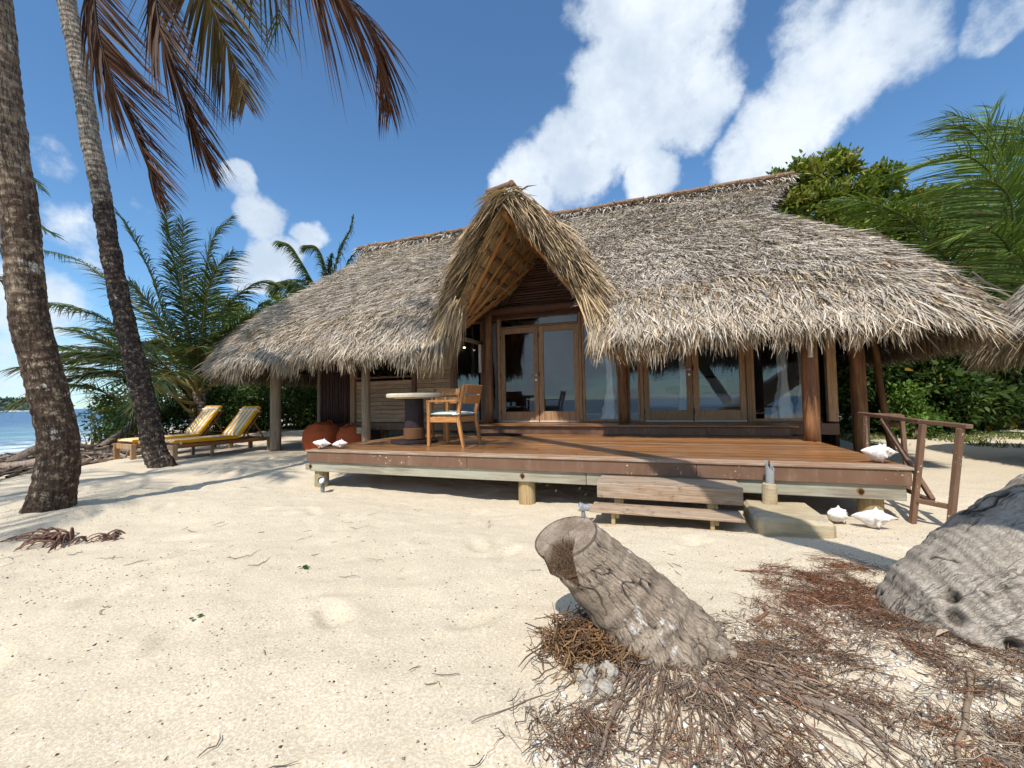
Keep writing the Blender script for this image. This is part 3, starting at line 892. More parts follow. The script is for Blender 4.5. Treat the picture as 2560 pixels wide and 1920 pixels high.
# ridge: a roll of folded thatch pinned with poles on both sides
def pole(name, a, b, r, mat, seg=8, parent=None, wob=.006, npt=10, taper=.9):
    a, b = np.array(a, float), np.array(b, float)
    C = a + (b - a) * np.linspace(0, 1, npt)[:, None]
    C = C + wob * np.stack([vnoise(C * 1.7 + k * 9, int(abs(a[0]) * 100) + k) for k in range(3)], -1)
    mid = C.mean(0)
    d = Vector(b - a); q = d.to_track_quat('Z', 'Y')
    R = np.linspace(r, r * taper, npt) * (1 + .05 * vnoise(C * 6, 4))
    V, F = tube(C, R, seg)
    Vl = (V - mid) @ np.array(q.to_matrix())
    me = make_mesh(name, Vl, F, mat, smooth=False)
    me.polygons.foreach_set('use_smooth', [len(p.vertices) == 4 for p in me.polygons])
    o = obj(name, me, parent, tuple(mid)); o.rotation_euler = q.to_euler()
    return o
def hpole(name, a, b, r, mat, **kw): return ho(pole(name, a, b, r, mat, **kw))
for (x0, x1) in ((-8.95, -5.9), (-5.8, -3.0), (-2.95, -.2), (-.1, 3.0)):
    p = pole('ridge_pole', (x0, RY - .33, RZ - .05), (x1, RY - .33, RZ - .04), .058, M['ridge'], wob=.03)
    p.parent = roof; p.location = Vector(p.location) + HUT_INV - Vector(roof.location)
p = pole('ridge_pole', (-8.9, RY + .22, RZ - .06), (2.95, RY + .22, RZ - .06), .05, M['ridge'], wob=.03, npt=20)
p.parent = roof; p.location = Vector(p.location) + HUT_INV - Vector(roof.location)
N = 5200
P = np.stack([rng.uniform(-8.95, 3.0, N), RY + rng.uniform(-.3, .3, N), np.full(N, RZ + .06)], -1); P[:, 2] -= np.abs(P[:, 1] - RY) * .45
sg = np.sign(RY - P[:, 1])[:, None]
D = np.concatenate([rng.normal(0, .45, (N, 1)), -sg * rng.uniform(.4, 1, (N, 1)), rng.uniform(-.6, .3, (N, 1))], 1)
V, F, k = blades(P, D, np.array([1., 0, 0]) + rng.normal(0, .4, (N, 3)), rng.uniform(.15, .36, N), rng.uniform(.02, .045, N), np.tile((0, 0, -.35), (N, 1)), 2)
sub_of(roof, V, F, M['thatch'], 'ridge_thatch', kind='stuff', col=rep(thatch_colors(P, N, 1.1), k))
# gablets closing the ends under the ridge
for sx, tn, tab in ((1, .38, XR), (-1, .24, XL)):
    xn = float(lerp_tab(tn, tab)) - sx * .12
    yn = RY - (RY - EY) * tn
    zn = float(roof_z(tn)) - .1
    V, F = merge([(np.array([(xn, yn, zn), (xn, 2 * RY - yn, zn), (xn, RY, RZ - .1), (xn - sx * .05, yn, zn), (xn - sx * .05, 2 * RY - yn, zn), (xn - sx * .05, RY, RZ - .1)]), [[0, 1, 2], [5, 4, 3], [0, 3, 4, 1], [1, 4, 5, 2], [2, 5, 3, 0]])])
    hmesh('gablet', V, F, M['thatch_bed'])

# ---- porch gable: ridge juts forward, rafters fan from one foot on each side
GRF, GRB, GZ, GSL = 6.2, 9.15, 4.45, 1.35
AF = 1.34                                   # half width at the feet
FOOT_Y = 6.93
def gable_pt(u, v, sx, lift=0.):
    """u: 0 ridge .. 1 foot, v: 0 front edge .. 1 valley"""
    u = np.asarray(u, float); v = np.asarray(v, float)
    a = AF * u
    yf = GRF + (FOOT_Y - GRF) * u
    yb = GRB + (FOOT_Y + .1 - GRB) * u
    x = XG + sx * a
    return np.stack([x, yf + (yb - yf) * v, GZ - GSL * a + lift + .05 * np.sin(PI * u)], -1)
VV, FF, b0 = [], [], 0
for sx in (-1, 1):
    U_, W_ = np.meshgrid(np.linspace(0, 1.06, 22), np.linspace(0, 1, 14), indexing='ij')
    top = gable_pt(U_, W_, sx, .22 * np.sin(PI * np.clip(U_, 0, 1)) ** .7); bot = gable_pt(U_, W_, sx, -.17)
    f = grid_faces(22, 14, sx > 0)
    VV += [top.reshape(-1, 3), bot.reshape(-1, 3)]
    FF += [f + b0, f[:, ::-1] + b0 + 22 * 14]
    # rim along the front edge
    e0 = np.arange(22) * 14
    rim = np.stack([e0[:-1], e0[1:], e0[1:] + 22 * 14, e0[:-1] + 22 * 14], -1) + b0
    FF.append(rim)
    b0 += 2 * 22 * 14
gable = hmesh('gable_roof', np.concatenate(VV), np.concatenate(FF), M['thatch_bed'])
Vs, Fs, Cs, b0 = [], [], [], 0
def addb(V, F, c):
    global b0
    Vs.append(V); Fs.append(F + b0); Cs.append(c); b0 += len(V)
for sx in (-1, 1):
    # cover
    N = 9000
    u = rng.random(N) ** .8 * 1.05; v = rng.random(N) ** 1.2
    P = gable_pt(u, v, sx, .22 * np.sin(PI * np.clip(u, 0, 1)) ** .7)
    down = np.array([sx, 0, -GSL]) / math.hypot(1, GSL); nrm = np.array([sx * GSL, 0, 1]) / math.hypot(1, GSL)
    D = down + np.array([0, 1., 0]) * rng.normal(-.12, .35, (N, 1)) + nrm * rng.uniform(.02, .3, (N, 1))
    V, F, k = blades(P + nrm * rng.uniform(0, .1, (N, 1)), D, np.array([0, 1., 0]) + rng.normal(0, .3, (N, 3)), rng.uniform(.22, .42, N), rng.uniform(.016, .034, N), np.tile((0, 0, -.12), (N, 1)), 2)
    c = thatch_colors(P, N)
    addb(V, F, rep(c, k))
    # straw bundles combed over the front edge
    N = 6500
    u = rng.random(N) ** .9 * 1.08; P = gable_pt(u, np.zeros(N), sx, -.0) + np.array([0, 1., 0]) * rng.uniform(-.02, .4, (N, 1)) + nrm * rng.uniform(-.12 if sx > 0 else -.04, .10, (N, 1)) + nrm * (.30 * np.sin(PI * np.clip(u * .9 + .06, 0, 1)) ** .6 * rng.random(N))[:, None]
    fl_ = 1. if sx > 0 else .25
    D = down * rng.uniform(.75, 1.1, (N, 1)) + np.array([0, -1., 0]) * rng.uniform(.0, .55 * fl_, (N, 1)) + rng.normal(0, .12 * (.5 + .5 * fl_), (N, 3)) + nrm * rng.uniform(-.1 * fl_, .2, (N, 1))
    V, F, k = blades(P, D, np.array([0, 1., 0]) + nrm * .6 + rng.normal(0, .5, (N, 3)), rng.uniform(.35, .7, N), rng.uniform(.014, .03, N), np.tile((0, 0, -.18 * fl_), (N, 1)), 3)
    c = np.array([.52, .385, .23]) * rng.uniform(.45, 1.3, (N, 1))
    dk = rng.random(N) < .25; c[dk] = np.array([.27, .19, .12]) * rng.uniform(.6, 1.2, (dk.sum(), 1))
    addb(V, F, rep(c, k))
    # long tassels hanging from the feet
    N = 1500
    P = gable_pt(rng.uniform(.82, 1.1, N), rng.uniform(0, .6, N), sx) + np.array([0, -.05, -.05]) + rng.normal(0, .05, (N, 3)) 
    P[:, 1] -= rng.uniform(0, .25, N)
    D = np.stack([sx * (rng.uniform(-.05, .72, N) + (.3 if sx > 0 else .08)), rng.uniform(-.5, .15, N), -np.ones(N)], -1)
    V, F, k = blades(P, D, np.array([1., 0.4, 0]) + rng.normal(0, .5, (N, 3)), rng.uniform(.45, .9, N), rng.uniform(.013, .026, N), np.tile((0, 0, -.12), (N, 1)), 3)
    c = np.array([.55, .40, .23]) * rng.uniform(.5, 1.25, (N, 1))
    addb(V, F, rep(c, k))
# crest of the gable
N = 1600
P = np.stack([XG + rng.normal(0, .1, N), rng.uniform(GRF - .08, GRB, N), np.full(N, GZ + .03)], -1)
sgn = np.sign(rng.normal(0, 1, (N, 1)))
D = np.concatenate([sgn * rng.uniform(.3, 1, (N, 1)), -rng.uniform(-.1, .6, (N, 1)), rng.uniform(-.9, .1, (N, 1))], 1)
V, F, k = blades(P, D, np.array([0, 1., 0]) + rng.normal(0, .4, (N, 3)), rng.uniform(.2, .5, N), rng.uniform(.018, .04, N), np.tile((0, 0, -.3), (N, 1)), 2)
addb(V, F, rep(np.array([.50, .38, .24]) * rng.uniform(.5, 1.25, (N, 1)), k))
sub_of(gable, np.concatenate(Vs), np.concatenate(Fs), M['straw'], 'gable_thatch', kind='stuff', col=np.concatenate(Cs))
# underside: straw sheaves between the rafters
Vs, Fs, Cs, b0 = [], [], [], 0
for sx in (-1, 1):
    N = 6500
    u = rng.random(N); v = rng.random(N) ** 1.3 - .03
    down = np.array([sx, 0, -GSL]) / math.hypot(1, GSL); nrm = np.array([sx * GSL, 0, 1]) / math.hypot(1, GSL)
    P = gable_pt(u * .92, v, sx, -.19) - nrm * rng.uniform(0, .03, (N, 1))
    D = down + np.array([0, 1., 0]) * (rng.normal(0, .06, (N, 1)) + (.35 - v[:, None]) * .25 * u[:, None])
    V, F, k = blades(P, D, np.array([0, 1., 0]) + nrm * rng.normal(0, .35, (N, 1)), rng.uniform(.2, .45, N), rng.uniform(.018, .034, N), np.zeros((N, 3)), 1, .7)
    addb(V, F, rep(np.array([.46, .32, .165]) * rng.uniform(.45, 1.3, (N, 1)), k))
sub_of(gable, np.concatenate(Vs), np.concatenate(Fs), M['straw'], 'straw_lining', kind='stuff', col=np.concatenate(Cs))
def gsub(o):
    o.parent = gable
    o.location = Vector(o.location)
    return o
for sx in (-1, 1):
    ft = np.array([XG + sx * (AF + .02), FOOT_Y + .12, GZ - GSL * AF - .2])
    for yr, r in ((GRF + (.16 if sx > 0 else .42), .052), (7.2, .042), (7.85, .045), (8.5, .055)):
        gsub(pole('rafter', tuple(ft + (0, (yr - 7) * .06, -.04)), (XG + sx * .1, yr, GZ - .36), r, M['rafter'], wob=.012))
    # battens lashed across the rafters
    for q in (.16, .3, .44, .58, .72, .86):
        yf = GRF + (FOOT_Y - GRF) * q + .05; yb = min(GRB + (FOOT_Y - GRB) * q, 8.35)
        a = AF * q
        gsub(pole('batten', (XG + sx * a, yf, GZ - GSL * a - .21), (XG + sx * a, yb, GZ - GSL * a - .21), .012, M['brown_dark'], seg=5, npt=4))
        # bundles of folded leaf ends tied along each batten
        Cn = []
        nb = max(2, int((yb - yf) / .24))
        for b in range(nb):
            yy = yf + (b + .5) * (yb - yf) / nb
            for c_ in range(7):
                p0 = np.array([XG + sx * (a + rng.uniform(-.01, .03)), yy + rng.normal(0, .045), GZ - GSL * a - .225 - rng.uniform(0, .03)])
                dv = np.array([sx * .05, rng.normal(0, .02), -.07]) + rng.normal(0, .012, 3)
                Cn.append(np.stack([p0 - dv * .35, p0 + (-sx * .01, 0, -.015), p0 + dv * .6]))
        Cn = np.array(Cn)
        V, F = tubes_many(Cn, np.full(Cn.shape[:2], .0085), 4)
        sub_of(gable, V, F, M['litter'], 'leaf_knots', kind='stuff', col=rep(np.array([.25, .15, .075]) * rng.uniform(.5, 1.4, (len(Cn), 1)), 12))
gsub(pole('ridge_beam', (XG, GRF + .02, GZ - .30), (XG, 9.0, GZ - .30), .062, M['rafter'], wob=.01))
gsub(pole('crest_pole', (XG - .32, GRF + .06, GZ + .11), (XG + .12, GRF + .02, GZ + .16), .052, M['ridge'], wob=.02, npt=6))
gsub(pole('crest_pole', (XG + .13, GRF + .0, GZ + .155), (XG + .3, 7.9, GZ + .10), .052, M['ridge'], wob=.03))
gsub(pole('crest_pole', (XG - .26, GRF + .3, GZ + .02), (XG - .28, 8.0, GZ + .04), .045, M['ridge'], wob=.03))
# dark stub of pole at the left foot
ft = (XG - AF - .06, FOOT_Y - .05, GZ - GSL * AF - .3)
gsub(pole('eave_pole', ft, (ft[0] - .05, 8.5, ft[2] + .05), .05, M['post_grey'], npt=4))

# ---- gable wall of thin horizontal poles
GWY = 8.42
z = 3.17
while z < 4.32:
    hw = (4.23 - z) / GSL + .02
    if hw > .08:
        hpole('wall_pole', (XG - hw, GWY + rng.normal(0, .008), z), (XG + hw, GWY + rng.normal(0, .008), z + rng.normal(0, .008)), .026, M['gable_pole'], seg=6, npt=8, wob=.012)
    z += .0555
hmesh('gable_backing', np.array([(XG - 1.25, GWY + .05, 3.0), (XG + 1.25, GWY + .05, 3.0), (XG, GWY + .05, 4.5), (XG - 1.25, GWY + .08, 3.0), (XG + 1.25, GWY + .08, 3.0), (XG, GWY + .08, 4.5)]), [[0, 1, 2], [5, 4, 3], [0, 3, 4, 1], [1, 4, 5, 2], [2, 5, 3, 0]], M['interior'])
# ---- frame of the house
hpole('tie_beam', (-4.1, 8.38, 3.05), (-.2, 8.38, 3.05), .10, M['brown_dark'], seg=10)
hbox('lintel', (-7.3, 8.50, 2.9), (-3.2, 8.64, 3.06), M['brown_dark'])
hbox('lintel', (-3.2, 8.505, 2.9), (2.86, 8.645, 3.06), M['brown_dark'])
hpole('post', (-3.5, 8.36, FL - .01), (-3.48, 8.36, 2.99), .10, M['post'], seg=14)
hpole('post', (-.66, 8.42, FL - .01), (-.66, 8.42, 2.99), .095, M['post'], seg=14)
hpole('corner_post', (2.02, 6.93, .40), (2.02, 6.93, 2.62), .102, M['post'], seg=18, wob=.01)
hpole('post', (3.26, 8.75, -.08), (3.24, 8.75, 2.9), .118, M['post'], seg=16)
hpole('post', (-6.02, 7.45, -.05), (-6.02, 7.45, 2.7), .095, M['post_grey'], seg=14)
hpole('post', (-8.75, 7.55, -.1), (-8.75, 7.55, 2.75), .125, M['post_grey'], seg=16)
hpole('post', (-8.46, 8.62, .0), (-8.46, 8.62, 2.9), .055, M['post_grey'], seg=10)
hpole('wall_plate', (-9.3, 7.3, 2.66), (-3.5, 7.3, 2.66), .07, M['brown_dark'])
hpole('wall_plate', (-.9, 7.05, 2.5), (3.4, 7.05, 2.5), .07, M['brown_dark'])
hpole('leaning_pole', (3.85, 9.2, .0), (3.62, 9.2, 2.4), .06, M['post'], seg=8, wob=.05)
hpole('peg', (3.70, 9.1, .55), (3.92, 8.98, .56), .045, M['post'], seg=10, npt=4)
# floor slab, walls behind, ceiling shade
hbox('floor', (-7.28, 8.52, .42), (2.86, 13.5, FL - .004), M['interior'])
hbox('floor_edge', (-7.28, 8.44, .44), (-3.52, 8.515, .615), M['brown'])
hbox('floor_edge', (2.02, 8.44, .42), (2.85, 8.515, .615), M['brown'])
hbox('rear_wall', (-7.28, 13.42, FL), (2.86, 13.5, 4.2), M['interior_wall'])
hbox('side_wall', (-7.28, 8.65, FL), (-7.2, 13.4, 3.4), M['interior'])
hbox('side_wall', (2.78, 10.4, FL), (2.86, 13.4, 3.4), M['interior'])
hbox('partition', (-4.05, 8.66, FL), (-3.97, 13.4, 3.3), M['interior'])
# foundation piles under the house
for x in (-6.9, -4.6, -2.2, .2, 2.5):
    hpole('foundation_pile', (x, 9.3, -.3), (x, 9.3, .42), .11, M['pile'], seg=10, npt=4)
# left bays: window over horizontal boards
hbox('jamb', (-7.36, 8.50, .55), (-7.22, 8.63, 2.9), M['frame'])
hbox('jamb', (-5.56, 8.51, .60), (-5.45, 8.63, 2.9), M['frame_dark'])
hbox('jamb', (-4.52, 8.51, .60), (-4.42, 8.63, 2.9), M['frame_dark'])
hbox('jamb', (-3.72, 8.52, .60), (-3.66, 8.63, 2.9), M['frame_dark'])
bm_l = boxm('board', (1.66, .026, .098), M['siding'], .008)
bm_r = boxm('board', (.93, .026, .098), M['siding'], .008)
for k in range(10):
    o = obj('siding_board', bm_l, None, (-6.39 , 8.575 + rng.normal(0, .003), .675 + k * .102), (rng.normal(.03, .015), 0, rng.normal(0, .002))); ho(o)
for k in range(20):
    o = obj('siding_board', bm_r, None, (-4.985, 8.575 + rng.normal(0, .003), .675 + k * .102), (rng.normal(.03, .015), 0, rng.normal(0, .002))); ho(o)
hbox('sheathing', (-7.22, 8.60, .6), (-4.5, 8.615, 1.66), M['interior'])
hbox('sheathing', (-5.46, 8.617, 1.66), (-4.5, 8.63, 2.9), M['interior'])
def window(name, x0, x1, z0, z1, y=8.56, fr=.05, mat='frame_dark', dark=False):
    """frame mesh with its pane as sub-part"""
    parts = []
    for lo, hi in (((x0, y - .03, z0), (x0 + fr, y + .03, z1)), ((x1 - fr, y - .03, z0), (x1, y + .03, z1)), ((x0 + fr, y - .028, z0), (x1 - fr, y + .028, z0 + fr)), ((x0 + fr, y - .028, z1 - fr), (x1 - fr, y + .028, z1))):
        V, F = cbox(*(np.array(hi) - lo), .005)
        parts.append((V + (np.array(hi) + lo) / 2, F))
    V, F = merge(parts)
    wf = hmesh(name, V, F, M[mat])
    V, F = cbox(x1 - x0 - 2 * fr + .01, .008, z1 - z0 - 2 * fr + .01, 0)
    sub_of(wf, V + ((x0 + x1) / 2, y, (z0 + z1) / 2), F, M['glass'], 'pane')
    return wf
window('window', -7.22, -5.56, 1.70, 2.9)
window('window', -4.42, -3.72, .62, 2.9)
window('side_light', -3.60, -3.35, .64, 2.9, fr=.03)
window('side_light', -1.48, -.74, .64, 2.9, mat='frame')
window('side_light', -.58, -.35, .64, 2.9, fr=.04, mat='frame')
window('side_light', 1.585, 2.56, .64, 2.9, fr=.05, mat='frame')
window('transom', -3.28, -1.54, 2.71, 2.9, fr=.022)
hbox('jamb', (-3.34, 8.50, .62), (-3.282, 8.64, 2.9), M['frame'])
hbox('jamb', (-1.538, 8.50, .62), (-1.482, 8.64, 2.9), M['frame'])
hbox('jamb', (-.348, 8.50, .62), (-.283, 8.64, 2.9), M['frame'])
hbox('jamb', (1.503, 8.50, .62), (1.583, 8.64, 2.9), M['frame'])
hbox('jamb', (2.56, 8.52, .62), (2.62, 8.62, 2.9), M['frame_dark'])
hbox('jamb', (2.72, 8.48, .64), (2.862, 8.60, 2.9), M['frame'])
hbox('door_head', (-3.282, 8.51, 2.684), (-1.538, 8.63, 2.712), M['frame'])
hbox('door_head', (-.283, 8.51, 2.684), (1.503, 8.63, 2.9), M['frame'])
def door(x0, x1, lever, lab=None):
    y, z0, z1 = 8.55, .655, 2.68
    st = .105
    parts = []
    for lo, hi in (((x0, y - .024, z0), (x0 + st, y + .024, z1)), ((x1 - st, y - .024, z0), (x1, y + .024, z1)), ((x0 + st, y - .022, z1 - .12), (x1 - st, y + .022, z1)), ((x0 + st, y - .022, z0), (x1 - st, y + .022, z0 + .20))):
        V, F = cbox(*(np.array(hi) - lo), .006)
        parts.append((V + (np.array(hi) + lo) / 2, F))
    V, F = merge(parts)
    d = hmesh('door', V, F, M['frame'])
    V, F = cbox(x1 - x0 - 2 * st + .01, .008, z1 - z0 - .31, 0)
    sub_of(d, V + ((x0 + x1) / 2, y, (z0 + .20 + z1 - .12) / 2), F, M['glass'], 'pane')
    # pale weather bar at the foot
    V, F = cbox(x1 - x0 - .01, .03, .03, .004)
    sub_of(d, V + ((x0 + x1) / 2, y - .02, z0 - .012), F, M['strap'], 'weather_bar')
    hx = x1 - st / 2
    for hz in (z0 + .18, z0 + 1.0, z1 - .2):
        V, F = cbox(.022, .03, .1, .004)
        sub_of(d, V + (x0 + .005 if not lever else x0 - .001, y - .03, hz), F, M['brown_dark'], 'hinge')
    if lever:
        V, F = lathe([(.026, 0), (.026, .012), (.02, .016)], 14)
        R = np.array([[1, 0, 0], [0, 0, -1], [0, 1, 0]])
        C = np.array([(hx, y - .03, 1.63), (hx, y - .075, 1.63), (hx - .02, y - .085, 1.63), (hx - .13, y - .085, 1.625)])
        sub_of(d, *merge([((V @ R.T) + (hx, y - .024, 1.63), F), tube(spline(C, 10), .010, 8)]), M['steel'], 'lever_handle')
        sub_of(d, (V @ R.T) + (hx, y - .024, 1.53), F, M['steel'], 'lock_rose')
    return d
door(-3.278, -2.415, True); door(-2.405, -1.542, False)
door(-.28, .603, True); door(.613, 1.50, False)
hbox('door_sill', (-3.34, 8.46, .60), (2.62, 8.66, .641), M['frame_dark'])
# right-hand side wall: window strip then upright poles with ragged feet
V, F = cbox(.008, 1.5, 2.1, 0)
hmesh('side_pane', V + (2.80, 9.4, 1.75), F, M['glass'])
for k in range(22):
    y = 8.95 + k * .085
    hpole('screen_pole', (2.98 + rng.normal(0, .01), y, .02 + rng.uniform(0, .16)), (2.98 + rng.normal(0, .01), y, 2.75), .036, M['dark_pole'], seg=6, npt=6)
for k in range(19):
    x = -8.36 + k * .0585
    hpole('screen_pole', (x, 8.60 + rng.normal(0, .006), .60), (x, 8.60 + rng.normal(0, .006), 2.8), .026, M['dark_pole'], seg=6, npt=6, wob=.008)
hbox('screen_rail', (-8.42, 8.635, .50), (-7.3, 8.69, .60), M['dark_pole'])
hbox('screen_rail', (-8.42, 8.635, 2.2), (-7.3, 8.69, 2.3), M['dark_pole'])
hbox('utility_wall', (-8.42, 9.6, -.1), (-7.3, 9.66, 2.9), M['interior'])
# step platform in front of the doors
hbox('step_tread', (-3.52, 7.655, .592), (2.06, 8.436, .622), M['deck'])
for x0, x1 in ((-3.5, -1.823), (-1.82, .737), (.74, 1.95)):
    hbox('step_riser', (x0, 7.71, .452), (x1, 7.74, .590), M['brown'], .003)
hbox('step_side', (1.92, 7.742, .452), (1.95, 8.43, .590), M['brown'], .003)
# downlight under the eave
V, F = lathe([(.03, 0), (.03, .02), (.02, .03)], 12)
dl = hmesh('downlight', V + (-4.05, 8.3, 2.28), F, M['downlight'])

# ---- inside: bed, curtains, lamp
bed = thing('bed', 'white made bed seen through the right-hand glazed doors', 'bed', (.65, 10.15, FL))
obj('bed_base', boxm('bed_base', (1.9, 2.05, .28), M['interior']), bed, (0, 0, .14))
obj('mattress', boxm('mattress', (1.9, 2.05, .26), M['linen'], .05), bed, (0, 0, .41))
def cushion(name, size, mat, parent, loc, rot=(0, 0, 0)):
    nn = 12
    a = np.linspace(-1, 1, nn)
    A, B = np.meshgrid(a, a, indexing='ij')
    h = ((1 - np.abs(A) ** 3.2) * (1 - np.abs(B) ** 3.2)) ** .55
    T = np.stack([A * size[0] / 2, B * size[1] / 2, h * size[2] / 2], -1); Bt = T * (1, 1, -1)
    V = np.concatenate([T.reshape(-1, 3), Bt.reshape(-1, 3)])
    f = grid_faces(nn, nn)
    return obj(name, make_mesh(name, V, np.concatenate([f, f[:, ::-1] + nn * nn]), mat, smooth=True), parent, loc, rot)
cushion('pillow', (.85, .5, .22), M['pillow'], bed, (-.45, .75, .72), (1.1, 0, 0))
cushion('pillow', (.85, .5, .22), M['pillow'], bed, (.45, .75, .72), (1.1, 0, 0))
cushion('bolster', (1.0, .24, .18), M['green_cloth'], bed, (0, .45, .66), (.6, 0, 0))
obj('headboard', boxm('headboard', (2.1, .06, 1.0), M['interior']), bed, (0, 1.08, .5))
def curtain(x, y, z0, z1, r0, r1, r2, label, seed):
    """a white curtain twisted and tied: wide head, narrow waist, spread hem"""
    n, sg = 46, 30
    tt = np.linspace(0, 1, n)                 # 0 = hem
    R = np.interp(tt, [0, .12, .3, .62, 1], [r0, r0 * .75, r1, r1 * .95, r2])
    a = np.arange(sg) * 2 * PI / sg
    tw = tt * 9
    lob = 1 + .28 * np.sin(5 * a[None, :] + tw[:, None] * 2.2) + .12 * np.sin(9 * a[None, :] - tw[:, None] * 3)
    V = np.stack([x + .03 * np.sin(tt * 5)[:, None] + R[:, None] * lob * np.cos(a + tw[:, None] * .5), y + .55 * R[:, None] * lob * np.sin(a + tw[:, None] * .5), (z0 + (z1 - z0) * tt)[:, None] + 0 * a[None]], -1).reshape(-1, 3)
    i, j = np.meshgrid(np.arange(n - 1), np.arange(sg), indexing='ij'); j2 = (j + 1) % sg
    F = np.stack([i * sg + j, i * sg + j2, (i + 1) * sg + j2, (i + 1) * sg + j], -1).reshape(-1, 4)
    o = mobj('curtain', V, F, M['linen'], smooth=True)
    tag(o, label, 'curtain', 'curtains behind the glass')
curtain(-.98, 8.78, .68, 2.88, .15, .055, .12, 'white twisted curtain behind the pane right of the left-hand double door', 1)
curtain(-3.5, 8.80, .68, 2.88, .08, .05, .09, 'white curtain behind the narrow pane beside the left gable post', 2)
curtain(.43, 8.80, .75, 2.88, .085, .05, .07, 'white twisted curtain behind the left leaf of the right-hand door', 3)
curtain(2.12, 8.82, .68, 2.88, .16, .065, .09, 'white twisted curtain behind the wide pane near the corner post', 4)
curtain(2.5, 9.05, .68, 2.88, .10, .05, .07, 'white curtain on the side window nearest the corner', 5)
lampo = thing('floor_lamp', 'rattan shaded floor lamp behind the narrow pane right of the gable post', 'lamp', (-.40, 9.9, FL))
V, F = lathe([(.02, 0), (.02, 1.2)], 8); obj('stand', make_mesh('stand', V, F, M['bamboo']), lampo)
V, F = lathe([(.12, 1.2), (.12, 1.75)], 16); obj('shade', make_mesh('shade', V, F, M['bamboo']), lampo)
tb = thing('side_table', 'small dark side table behind the pane by the corner post', 'table', (1.95, 9.5, FL))
obj('top', boxm('top', (.6, .4, .03), M['interior']), tb, (0, 0, .2))
lg = boxm('leg', (.04, .04, .19), M['interior'])
for sx in (-.25, .25):
    for sy in (-.15, .15): obj('leg', lg, tb, (sx, sy, .095))
# bamboo wall lamps on the posts
for (x, y, z0, z1, lab) in ((-3.66, 8.27, 1.72, 2.33, 'bleached bamboo tube lamp on the left gable post'), (2.0, 6.80, 1.62, 2.16, 'bleached bamboo tube lamp on the corner post under the eave')):
    o = thing('bamboo_lamp', lab, 'lamp', (x, y, z0), group='bamboo lamps on the posts')
    h = z1 - z0
    n, sg = 14, 16
    prof = [(.030, 0), (.033, .02), (.031, .04), (.031, h * .2), (.034, h * .22), (.031, h * .24), (.031, h * .85), (.034, h * .87), (.031, h * .89), (.031, h)]
    V, F = lathe(prof, 14); obj('tube', make_mesh('tube', V, F, M['bamboo'], smooth=False), o)
    a = np.linspace(0, 2 * PI, 18, endpoint=False)
    V = np.stack([.016 * np.cos(a), np.full(18, -.0325), h * .5 + h * .22 * np.sin(a)], -1)
    V = np.concatenate([V, V + (0, .012, 0)])
    F = [list(range(18))] + [[k, (k + 1) % 18, (k + 1) % 18 + 18, k + 18] for k in range(18)]
    obj('slot', make_mesh('slot', V, F, M['lens']), o)

# ------------------------------------------------------------------ deck
XL_D, XR_D, YF_D, YB_D = -4.74, 2.06, 4.60, 7.71
deck = thing('wooden_deck', 'low varnished timber deck with brown fascia in front of the bungalow', 'deck', ((XL_D + XR_D) / 2, (YF_D + YB_D) / 2, 0))
DI = -Vector(deck.location)
def dk(o):
    o.parent = deck; o.location = Vector(o.location) + DI; return o
pw = .0935
npl = int(round((YB_D - YF_D + .02) / (pw + .004)))
for k in range(npl):
    y = YF_D - .018 + (k + .5) * (YB_D - YF_D + .02) / npl
    cut = rng.uniform(XL_D + 1.5, XR_D - 1.5) if k else -.05
    dy = (YB_D - YF_D + .02) / npl - .005
    for x0, x1 in ((XL_D - .012 - rng.uniform(0, .008), cut - .0015), (cut + .0015, XR_D + .012 + rng.uniform(0, .008))):
        V, F = cbox(x1 - x0, dy, .026, .004)
        o = obj('plank', make_mesh('plank', V, F, M['deck_grey'] if k < 2 else M['deck']), None, ((x0 + x1) / 2, y, DK - .013 + rng.uniform(-.002, .0)), (rng.normal(0, .016), 0, 0))
        dk(o)
for x0, x1 in ((XL_D, -2.233), (-2.229, .33), (.334, XR_D)):
    dk(box('fascia', (x0, YF_D, DK - .168), (x1, YF_D + .026, DK - .028), M['brown'], None, .003))
dk(box('fascia', (XL_D, YF_D + .028, DK - .168), (XL_D + .024, YB_D, DK - .028), M['brown'], None, .003))
dk(box('fascia', (XR_D - .024, YF_D + .028, DK - .168), (XR_D, YB_D, DK - .028), M['brown'], None, .003))
for x0, x1 in ((XL_D + .03, -.79), (-.786, XR_D - .03)):
    dk(box('bearer', (x0, YF_D + .03, DK - .305), (x1, YF_D + .075, DK - .155), M['beam_grey'], None, .006))
dk(box('bearer', (XL_D + .03, 6.0, DK - .30), (XR_D - .03, 6.05, DK - .16), M['beam_grey'], None, .006))
dk(box('bearer', (XL_D + .03, 7.5, DK - .30), (XR_D - .03, 7.55, DK - .16), M['beam_grey'], None, .006))
for x in (XL_D + .06, -3.0, -1.2, .5, XR_D - .06):
    dk(box('joist', (x - .02, YF_D + .08, DK - .158), (x + .02, YB_D - .02, DK - .03), M['beam_grey'], None, .004))
dk(box('bearer_end', (XL_D - .055, YF_D + .024, DK - .29), (XL_D + .028, YF_D + .09, DK - .20), M['beam_grey'], None, .006))
for x, y in ((-4.62, 4.76), (-1.52, 4.765), (1.82, 4.78), (-4.62, 6.2), (-1.5, 6.2), (1.85, 6.2)):
    o = pole('pile', (x, y, -.45), (x, y, DK - .165), .105, M['pile'], seg=18, npt=8, wob=.004); dk(o)
